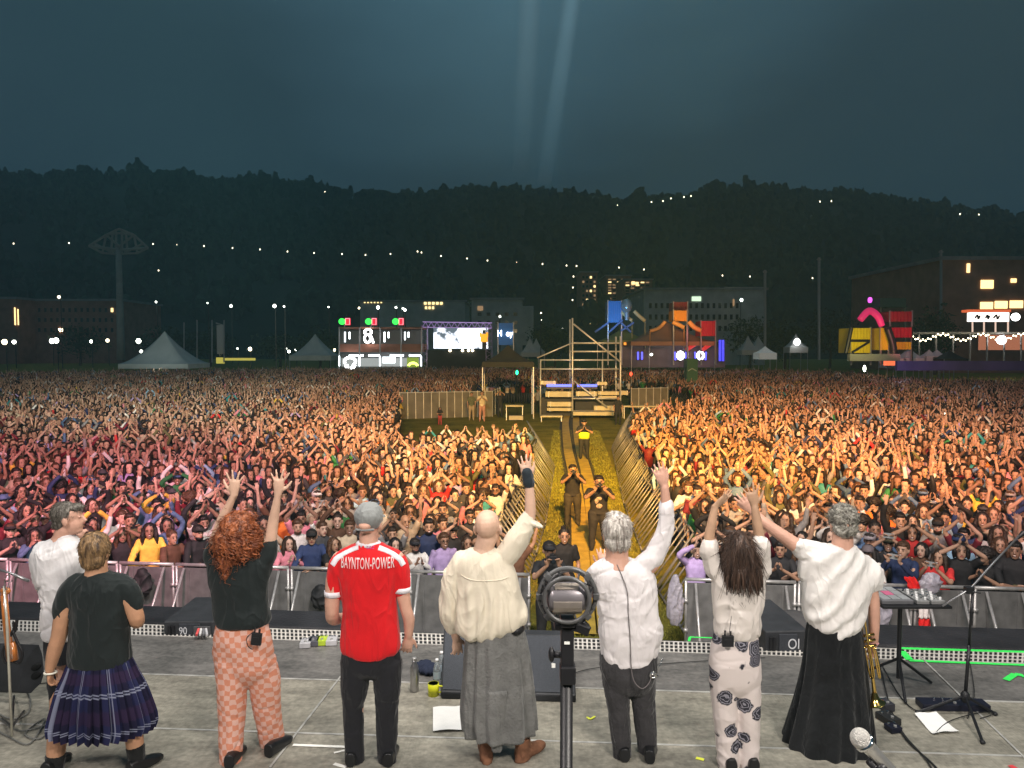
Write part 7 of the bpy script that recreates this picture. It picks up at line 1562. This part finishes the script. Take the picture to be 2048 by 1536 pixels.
# black boxes with numbers on the front edge
def stagebox(x0, x1, y0, y1, D, txt, tx, label, dep=.75, skew=0):
    a = at(x0, y0, D); b_ = at(x1, y1, D); e = empty('speaker_box', ((a.x+b_.x)/2, D, b_.z), label, 'speaker')
    c = (a+b_)/2; R3 = Matrix.Rotation(skew, 3, 'Z'); w, h = abs(b_.x-a.x), abs(a.z-b_.z)
    G().add(box(c+R3@Vector((0, dep/2, 0)), (w, dep, h), M=R3)).obj('cabinet', MON, e, kp=True, bevel=.012)
    G().add(box(c+R3@Vector((w*.02, -.006, -h*.02)), (w*.42, .014, h*.80), M=R3)).obj('number_plate', GRL, e, kp=True, bevel=.004)
    text_obj('number', txt, h*.62, mat('stencil_white', (.55, .57, .6), .7), e, face_cam(c+R3@Vector((tx*w, -.018, -h*.05)), 0, skew), .0005, .8)
    for f in (-.38, -.30): G().add(box(c+R3@Vector((f*w, -.008, .0)), (.03, .02, h*.55), M=R3)).obj('handle', BLACK, e, kp=True, bevel=.003)
    return e
stagebox(327, 428, 1243, 1276, 7.38, '90', -.10, 'black speaker box stencilled 90 on the stage edge left of the red-haired woman')
stagebox(1530, 1618, 1262, 1309, 6.98, 'OI', .14, 'black speaker box stencilled OI on the stage edge between the printed trousers and black skirt', dep=.9, skew=.06)
o = G().add(ell(at(1590, 1245, 8.3), (.22, .25, .12), 18, 10)).obj('dark_cover', mat('dark_cloth2', (.05, .05, .052), .8), None, True); setp(o, 'dark round cover lump behind the OI speaker box', 'cover')
o = G().add(box(at(404, 1262, 7.35)+Z*.0, (.16, .02, .09))).obj('connector_panel', mat('panel_dark', (.08, .08, .085), .4), None); setp(o, 'connector panel with plugs on the front of the 90 speaker box', 'panel')
PLC = [(.7, .1, .1), (.6, .6, .6), (.15, .15, .16), (.5, .5, .52)]
for i in range(4): G().add(tube([at(397+i*5, 1258, 7.33), at(393+i*7, 1270, 7.22)], .012, 8)).obj('plug', mat(f'plug_{i}', PLC[i], .4), o, kp=True)
# ---- bottles, mug, papers, ball, cloth
p = sg(829, 1382); o = G().add(tube([p, p+Z*.01, p+Z*.20, p+Z*.225, p+Z*.24, p+Z*.27], [.033, .036, .036, .026, .018, .018], 24)).obj('steel_bottle', mat('brushed_steel', (.42, .42, .42), .28, .9, var=.1, scale=30), None, True); setp(o, 'brushed steel drinking bottle standing on the stage floor', 'bottle'); G().add(tube([p+Z*.265, p+Z*.285], .019, 16)).obj('cap', GALV, o, True)
LBM = 0
PET = mat('clear_plastic', (.75, .82, .85), .08, trans=.75, var=.03); CAPW = mat('white_cap', (.8, .8, .8), .4)
for (a, b_, l) in ((874, 1372, 'clear water bottle with white cap, nearer the mug'), (883, 1356, 'clear water bottle with white cap, farther one by the floor monitor')):
    p = sg(a, b_); o = G().add(tube([p, p+Z*.01, p+Z*.15, p+Z*.19, p+Z*.215], [.028, .032, .031, .02, .012], 18)).obj('water_bottle', PET, None, True); setp(o, l, 'bottle'); G().add(tube([p+Z*.212, p+Z*.235], .014, 12)).obj('cap', CAPW, o, True); G().add(tube([p+Z*.07, p+Z*.13], .0325, 18, cap=False)).obj('label_band', mat('bottle_band', (.45, .55, .62), .5), o, True)
YM = mat('yellow_ceramic', (.72, .75, .03), .3, var=.03); p = sg(867, 1390); V1 = [(p, .045), (p+Z*.1, .046), (p+Z*.1, .041), (p+Z*.012, .040)]
o = G().add(tube([q for q, r in V1], [r for q, r in V1], 28)).obj('mug', YM, None, True); setp(o, 'bright yellow mug on the floor by the monitor wedge', 'mug'); G().add(tube([p+Vector((.044, -.01, .08)), p+Vector((.075, -.01, .075)), p+Vector((.078, -.01, .04)), p+Vector((.044, -.01, .025))], .007, 8, 4)).obj('handle', YM, o, True)
o = G().add(ell(sg(1141, 1397)+Z*.042, (.044, .044, .042), 24, 16)).obj('orange', mat('orange_peel', (.85, .26, .01), .45, bump=.3, bscale=200), None, True); setp(o, 'orange fruit lying behind the microphone pole', 'fruit')
me = fuse([ell(sg(860, 1345)+Z*.03, (.10, .09, .04), 14, 8), ell(sg(848, 1338)+Z*.03, (.08, .10, .03), 14, 8)], .008, 2); displace(me, folds(14, .02, (1, 1, 1), 3)); o = link_me('folded_cloth', me, mat('navy_cloth', (.012, .018, .04), .9)); setp(o, 'crumpled dark navy cloth on the floor behind the steel bottle', 'cloth')
PAP = mat('paper', (.80, .80, .78), .8, var=.03, scale=20)
def paper(corners, label, curl=.012):
    P4 = [sg(*c_) for c_ in corners]; V = []; Fc = []; n = 14
    for i in range(n+1):
        for j in range(n+1):
            u, v = i/n, j/n; q = P4[0].lerp(P4[1], u).lerp(P4[3].lerp(P4[2], u), v); V.append(q+Z*(.007+curl*(abs(v-.5)*2)**4*.8+.004*math.sin(u*7+v*5)+.003))
    for i in range(n):
        for j in range(n): a = i*(n+1)+j; Fc.append((a, a+n+1, a+n+2, a+1))
    o = mesh_obj('paper_sheet', V, Fc, PAP, None, True); setp(o, label, 'paper'); return o
paper([(866, 1419), (931, 1415), (935, 1463), (866, 1466)], 'white set list sheet on the floor left of the long grey skirt')
paper([(1829, 1431), (1872, 1428), (1918, 1466), (1865, 1471)], 'white set list sheet on the floor under the tall boom stand')
# ---- sample pad table
yt_ = 6.0; e = empty('pad_table', Vector((at(1815, 1210, yt_).x, yt_, S)), 'black electronic pad and controllers on a thin stand shelf', 'instrument')
def tz(px, py, dy=0): return at(px, py, yt_+dy)
z0 = tz(1780, 1214).z; xa, xb = tz(1764, 1214).x, tz(1902, 1214).x
G().add(box(((xa+xb)/2, yt_+.20, z0), (xb-xa, .44, .022))).obj('shelf', BLACK, e, kp=True, bevel=.004)
px_ = (xb-xa); G().add(box((xa+px_*.25, yt_+.20, z0+.03), (px_*.46, .36, .035))).obj('sample_pad', mat('pad_grey', (.13, .13, .14), .4), e, kp=True, bevel=.006)
for i in range(3):
    for j in range(3): G().add(box((xa+px_*(.11+.14*i), yt_+.09+.11*j, z0+.050), (px_*.125, .095, .008))).obj('pad', mat('pad_top' if (i, j) != (1, 1) else 'pad_pink', (.26, .27, .28) if (i, j) != (1, 1) else (.5, .12, .22), .5), e, kp=True, bevel=.003)
for k_, (a, w_) in enumerate(((.62, .18), (.84, .20))):
    G().add(box((xa+px_*a, yt_+.18, z0+.028), (px_*w_, .32, .03))).obj('controller', mat('ctrl_grey', (.28, .28, .28), .4, .4), e, kp=True, bevel=.004)
    for i in range(3):
        for j in range(4): q = Vector((xa+px_*(a-.06+.06*i), yt_+.06+.07*j, z0+.043)); G().add(tube([q, q+Z*.018], .010, 10)).obj('knob', CHROME if (i+j) % 2 else CAPW, e, kp=True)
cx = xa+px_*.45; G().add(tube([(cx, yt_+.2, S+.08), (cx, yt_+.2, z0-.01)], .018, 12)).obj('stand_pole', DKMET, e, kp=True)
for a in (.2, 2.3, 4.4): G().add(tube([(cx, yt_+.2, S+.25), (cx+.32*math.cos(a), yt_+.2+.32*math.sin(a), S+.012)], .012, 8)).obj('leg', DKMET, e, kp=True)
# ---- tall boom stand on the right
ys = 6.0; bs_ = sg(1928, 1462) if False else Vector((at(1929, 1440, 5.75).x, 5.75, S)); ys = 5.75
e = empty('boom_stand', bs_, 'tall black microphone boom stand on tripod legs at right', 'stand')
def bz(px, py, dy=0): return at(px, py, ys+dy)
xb_ = bs_.x; zc = bz(1935, 1180).z
G().add(tube([(xb_, ys, S+.12), (xb_+.02, ys, bz(1932, 1290).z)], .013, 12)).add(tube([(xb_+.02, ys, bz(1932, 1290).z), (xb_+.035, ys, zc)], .010, 12)).obj('upright', DKMET, e, True, kp=True)
G().add(tube([bz(1885, 1212, -.05), bz(1940, 1178), bz(1985, 1128, .1), bz(2038, 1072, .25)], .008, 8)).obj('boom_arm', mat('boom_grey', (.25, .25, .26), .3, .7), e, True, kp=True)
G().add(box(bz(1938, 1180), (.06, .05, .05))).add(tube([bz(1935, 1182), bz(1962, 1186, -.05)], .007, 8)).obj('swivel', BLACK, e, kp=True, bevel=.006)
G().add(tube([bz(2036, 1076, .25), bz(2046, 1066, .27), bz(2060, 1072, .27)], [.012, .022, .02], 12)).obj('small_microphone', DKMET, e, kp=True)
for p in ((1965, 1488), (1990, 1431), (1835, 1428)):
    q = sg(*p)+Z*.015; G().add(tube([(xb_, ys, S+.14), q], .011, 8)).obj('leg', DKMET, e, kp=True); G().add(ell(q, (.02, .02, .015), 8, 6)).obj('rubber_foot', BLACK, [c for c in e.children if c.name.startswith('leg')][-1])
for o in e.children: 
    for q in o.children: q.parent = o; q.matrix_parent_inverse = o.matrix_parent_inverse.copy(); q.matrix_parent_inverse.identity(); 
G().add(ell((xb_, ys, S+.13), (.035, .035, .05), 14, 10)).obj('hub', BLACK, e, kp=True)
cable([(1940, 1330), (1948, 1380), (1945, 1410), (1935, 1440)], .004, 'thin black lead hanging down beside the boom stand pole')
# ---- pedals
PED = mat('pedal_dark', (.03, .03, .035), .4, .2)
def pedal(px, py, w, d_, h, col, rz, label, kn=2):
    p = sg(px, py); e = empty('effect_pedal', p, label, 'pedal', rz=rz); G().add(box((0, 0, h/2+.004), (w, d_, h))).obj('casing', mat('ped_%02d' % int(sum(col)*30), col, .4, .3), e, bevel=.004)
    for i in range(kn): G().add(tube([(-w*.25+w*.5*i/max(1, kn-1), d_*.2, h), (-w*.25+w*.5*i/max(1, kn-1), d_*.2, h+.018)], .009, 10)).obj('knob', CHROME, e)
    G().add(tube([(0, -d_*.25, h), (0, -d_*.25, h+.015)], .012, 12)).obj('foot_switch', GALV, e)
pedal(1905, 1416, .52, .13, .05, (.015, .016, .03), -.05, 'long dark pedal board strip on the floor behind the boom stand', 5)
pedal(1776, 1444, .10, .16, .05, (.03, .03, .03), .3, 'small black pedal with a lit display right of the skirt, front one'); pedal(1770, 1418, .09, .12, .06, (.05, .05, .06), .2, 'small grey pedal right of the skirt, rear one'); pedal(1786, 1462, .09, .09, .04, (.02, .02, .02), .2, 'little black switch box nearest the silver microphone')
for i, (a, b_, c_, l) in enumerate(((612, 1292, (.5, .5, .52), 'chrome pedal, leftmost of the row behind the red jersey'), (628, 1288, (.1, .1, .12), 'black pedal, second of the row behind the red jersey'), (645, 1287, (.45, .6, .05), 'lime and black pedal, third of the row behind the red jersey'), (664, 1287, (.5, .5, .5), 'silver pedal, fourth of the row behind the red jersey'))): pedal(a, b_, .10, .14, .05, c_, .1, l, 3)
cable([(600, 1290), (640, 1284), (690, 1282), (740, 1290), (800, 1292)], .006, 'black cable along the grating behind the red jersey')
g = G()
for i, (a, w_) in enumerate(((603, 5), (608, 3), (626, 5), (633, 6), (640, 4), (646, 3))): g.add(box(at(a, 1257, 8.0), (w_*pm(8.0)*.9, .01, 5.5*pm(8.0))))
o = g.obj('white_lettering', WT, None); setp(o, 'row of small white letter blocks on the black deck edge behind the pedals', 'lettering')
# ---- cables on the floor
cable([(1700, 1460), (1745, 1390), (1790, 1450), (1820, 1490), (1870, 1536), (1900, 1580)], .007, 'thick black cable curving from the pedals to the lower right')
cable([(1752, 1300), (1768, 1370), (1785, 1430), (1810, 1475), (1850, 1520), (1880, 1570)], .006, 'second black cable beside the thick one right of the skirt')
cable([(1765, 1335), (1800, 1395), (1835, 1425), (1870, 1420)], .005, 'black lead from the trumpet player area to the pedal strip')
cable([(1870, 1470), (1900, 1445), (1960, 1428), (1990, 1430), (1960, 1440)], .004, 'thin black lead looped around the boom stand legs')
cable([(1000, 1410), (1160, 1345), (1260, 1335), (1400, 1325), (1530, 1318)], .004, 'long thin black cable crossing the floor behind the jeans')
cable([(0, 1440), (40, 1465), (110, 1450), (80, 1480), (50, 1470), (90, 1440), (60, 1490), (20, 1478), (-30, 1450)], .006, 'coiled grey leads at the lower left of the stage', CABLEG)
cable([(48, 1370), (60, 1400), (55, 1430), (20, 1440), (-20, 1420)], .006, 'grey lead dropping from the guitar stand', CABLEG)
cable([(60, 1372), (100, 1368), (140, 1366), (200, 1372)], .005, 'thin dark cable from the guitar stand towards the kilted man')
# ---- guitar on stand, left mic stand
yg = 5.35; e = empty('guitar', Vector((at(25, 1300, yg).x, yg, S+.1)), 'wooden neck-through guitar upright on a stand at the left edge', 'guitar')
def gz(px, py, dy=0): return at(px, py, yg+dy)
WOODN = mat('orange_wood', (.50, .17, .04), .3, var=.25, scale=10, coat=.5)
G().add(tube([gz(8, 1190), gz(13, 1250), gz(22, 1320)], [.022, .024, .028], 10)).obj('neck', WOODN, e, True, kp=True); G().add(ell(gz(11, 1182), (.038, .02, .028), 14, 10)).add(ell(gz(8, 1194), (.02, .018, .05), 12, 8)).obj('headstock', WOODN, e, True, kp=True)
g = G()
for s_ in (-1, 1): g.add(tube([gz(25, 1262), gz(25+s_*10, 1285), gz(25+s_*20, 1305), gz(25+s_*14, 1326), gz(25, 1322)], .010, 8, 5))
g.obj('body_frame', BLACK, e, True, kp=True); G().add(tube([gz(22, 1285), gz(28, 1320)], [.03, .032], 12)).obj('body_core', WOODN, e, True, kp=True)
G().add(tube([gz(27, 1245, .04), gz(30, 1262, .02), gz(34, 1240, .03)], .012, 8)).obj('clamp', BLACK, e, kp=True)
g = G()
for i in range(4): g.add(tube([gz(7+i*1.3, 1190, -.03), gz(20+i*1.8, 1318, -.035)], .0008, 3))
g.obj('strings', CHROME, e, kp=True)
e = empty('left_mic_stand', Vector((at(20, 1400, 5.3).x, 5.3, S)), 'pale chrome microphone stand with a boom at the left edge', 'stand')
G().add(tube([at(8, 1172, 5.3), at(14, 1250, 5.3), Vector((at(22, 1400, 5.3).x, 5.3, S+.05))], .009, 8)).obj('upright', mat('pale_chrome', (.75, .72, .62), .3, .6), e, True, kp=True)
G().add(tube([at(-20, 1134, 5.3), at(20, 1146, 5.3), at(58, 1162, 5.3)], [.009, .009, .012], 8)).obj('boom_arm', mat('boom_grey', (.25, .25, .26), .3, .7), e, True, kp=True)
G().add(tube([at(20, 1146, 5.28), at(10, 1158, 5.28), at(12, 1180, 5.28), at(18, 1165, 5.28), at(20, 1146, 5.28)], .0035, 6, 5)).obj('cable_loop', CABLEG, e, kp=True)
for p in ((5, 1440), (48, 1425), (28, 1395)): G().add(tube([Vector((at(22, 1400, 5.3).x, 5.3, S+.12)), sg(*p)+Z*.012], .009, 8)).obj('leg', DKMET, e, kp=True)
# ---- flag and bags at the barrier
FR = mat('flag_red', (.70, .02, .02), .7); FW = mat('flag_white', (.75, .70, .70), .7)
yb = barrier_pt(1850).y-.10
def cloth_strip(pts, w, m, name, label, yy, cat, parent=None):
    V = []; Fc = []; n = 10
    P2, _ = crom([at(a, b_, yy) for a, b_ in pts], [0]*len(pts), 6)
    for i, p in enumerate(P2):
        for j in range(n+1): u = j/n-.5; V.append(p+Vector((u*w*(1+.1*math.sin(i)), .03*math.sin(u*16+i*.4)-.02, 0)))
    for i in range(len(P2)-1):
        for j in range(n): a = i*(n+1)+j; Fc.append((a, a+1, a+n+2, a+n+1))
    o = mesh_obj(name, V, Fc, m, None, True); s_ = o.modifiers.new('s', 'SOLIDIFY'); s_.thickness = .004
    if parent: keep(o, parent)
    elif label: setp(o, label, cat)
    return o
e = empty('flag', barrier_pt(1848), 'red and white flag hanging over the barrier behind the pad table', 'flag')
cloth_strip([(1816, 1153), (1826, 1168), (1832, 1184)], .17, FR, 'red_part', None, yb, None, e); cloth_strip([(1847, 1206), (1847, 1236)], .17, FW, 'white_part', None, yb, None, e); cloth_strip([(1847, 1236), (1848, 1262)], .18, FR, 'red_part', None, yb, None, e)
BAG = mat('clear_bag', (.55, .53, .62), .25, trans=.45, var=.2, scale=14, bump=.8, bscale=18)
for (a, b_, w, h, l) in ((1350, 1200, .17, .38, 'clear plastic bag hanging at the corner post right of the lane'), (1762, 1225, .20, .36, 'clear plastic bag hanging on the barrier right of the white tee'), (1862, 1165, .22, .15, 'small clear plastic bag tied on the rail above the pad table')):
    yy = barrier_pt(a).y-.16; c = at(a, b_, yy); me = fuse([loft([(c+Z*h, X, Y_, .02, .02), (c+Z*h*.6, X, Y_, w*.5, .05), (c, X, Y_, w*.75, .08), (c-Z*h*.7, X, Y_, w*.6, .07), (c-Z*h, X, Y_, w*.25, .03)], 20)], .014, 1); displace(me, folds(9, .04, (1, 1, .5), int(a))); o = link_me('plastic_bag', me, BAG); setp(o, l, 'bag')
BKP = mat('backpack_black', (.015, .016, .018), .7)
for (a, b_, l, s_) in ((640, 1195, 'black bag hanging on the pit side of the barrier below the blue hoodie', .75), (286, 1168, 'black bag hanging on the barrier right of the kilted man', .8)):
    yy = barrier_pt(a).y-.2; c = at(a, b_, yy); me = fuse([ell(c, (.17*s_, .10, .24*s_), 16, 12), ell(c+Z*.18*s_, (.12*s_, .08, .12*s_), 14, 10)], .014, 2); displace(me, folds(9, .05, (1, 1, .8), 3)); o = link_me('hanging_bag', me, BKP); setp(o, l, 'bag')
o = setp(cloth_strip([(1566, 1062), (1575, 1078), (1570, 1100)], .20, mat('orange_cloth', (.85, .16, .02), .7), 'orange_cloth', 'bright orange cloth held up in the crowd under the outstretched arm', barrier_pt(1566).y+1.4, 'cloth'), None)

for (a, b_, D, m_, l) in ((1034, 745, 52, emis('green_pin', (.02, 1, .35), 5), 'tiny green light under the black gazebo'), (1262, 748, 56, emis('red_pin', (1, .05, .02), 5), 'tiny red light right of the scaffold')):
    c = at(a, b_, D); setp(G().add(ell(c, (.09, .09, .16), 8, 6)).obj('pin_light', m_, None), l, 'light'); setp(G().add(tube([(c.x, c.y+.1, 0), (c.x, c.y+.1, c.z)], .02, 5)).obj('light_stick', DKMET, None), 'thin stick carrying the '+l.replace('light ', 'light, ', 1), 'stick')
for (a, b_, D, l) in ((1889, 832, 34, 'bright white phone light held up high in the right part of the crowd'), (1724, 812, 42, 'white light held up in the crowd left of the brighter phone light'), (1729, 737, 80, 'small distant white light over the back of the crowd at right')):
    c = at(a, b_, D); o = G().add(ell(c, (2.6*pm(D), 2.6*pm(D), 6.5*pm(D)), 10, 8)).obj('phone_light', WWH, None, True); setp(o, l, 'light');  # phone flashes made as glowing ellipsoids, with sticks added beneath
    if D < 50: G().add(tube([c, Vector((c.x, c.y, 1.6))], .012, 5)).obj('stick', DKMET, o)
# ================================================================ AIR
def vol_mat(name, col, dens, aniso=0.0):
    m = bpy.data.materials.new(name); m.use_nodes = True; t = m.node_tree; t.nodes.clear(); o = N(t, 'ShaderNodeOutputMaterial'); v = N(t, 'ShaderNodeVolumePrincipled')
    v.inputs['Color'].default_value = tuple(col)+(1,); v.inputs['Density'].default_value = dens; v.inputs['Anisotropy'].default_value = aniso; t.links.new(v.outputs[0], o.inputs['Volume']); return m
o = G().add(box((0, 700, 145), (3200, 2000, 292))).obj('haze', vol_mat('haze_air', (.42, .86, 1.0), .00042)); setp(o, kind='stuff')
bl_ = Vector((.50, 5.0, 7.62)); bd = Vector((.040, 1, .205)).normalized(); MATS2 = vol_mat('beam_cone_smoke', (.75, .93, 1.0), .0035, .3); bm_o = G().add(tube([bl_+bd*s for s in (0, 10, 40, 120)], [.07, .16, .45, 1.2], 24)).obj('beam_cone', MATS2); setp(bm_o, 'faint vertical light beam of a blue-white lamp, shaped as a smoke cone, top centre', 'light beam', kind='stuff')  # smoke added only inside this cone, shaped as the light beam
spot('beam_lamp', bl_-bd*.6, bl_+bd*50, 150000, (.55, .85, 1.0), 2.4, .4, .05)
bl2 = Vector((.16, 5.0, 7.62)); bd2 = Vector((.010, 1, .215)).normalized(); o = G().add(tube([bl2+bd2*s for s in (0, 10, 40, 90)], [.08, .20, .5, 1.0], 24)).obj('beam_cone', MATS2, None); setp(o, 'second fainter light beam shaped as a smoke cone just left of the first one', 'light beam', kind='stuff')  # left beam, likewise a cone of added smoke
spot('beam_lamp', bl2-bd2*.6, bl2+bd2*50, 60000, (.55, .85, 1.0), 2.4, .4, .05)
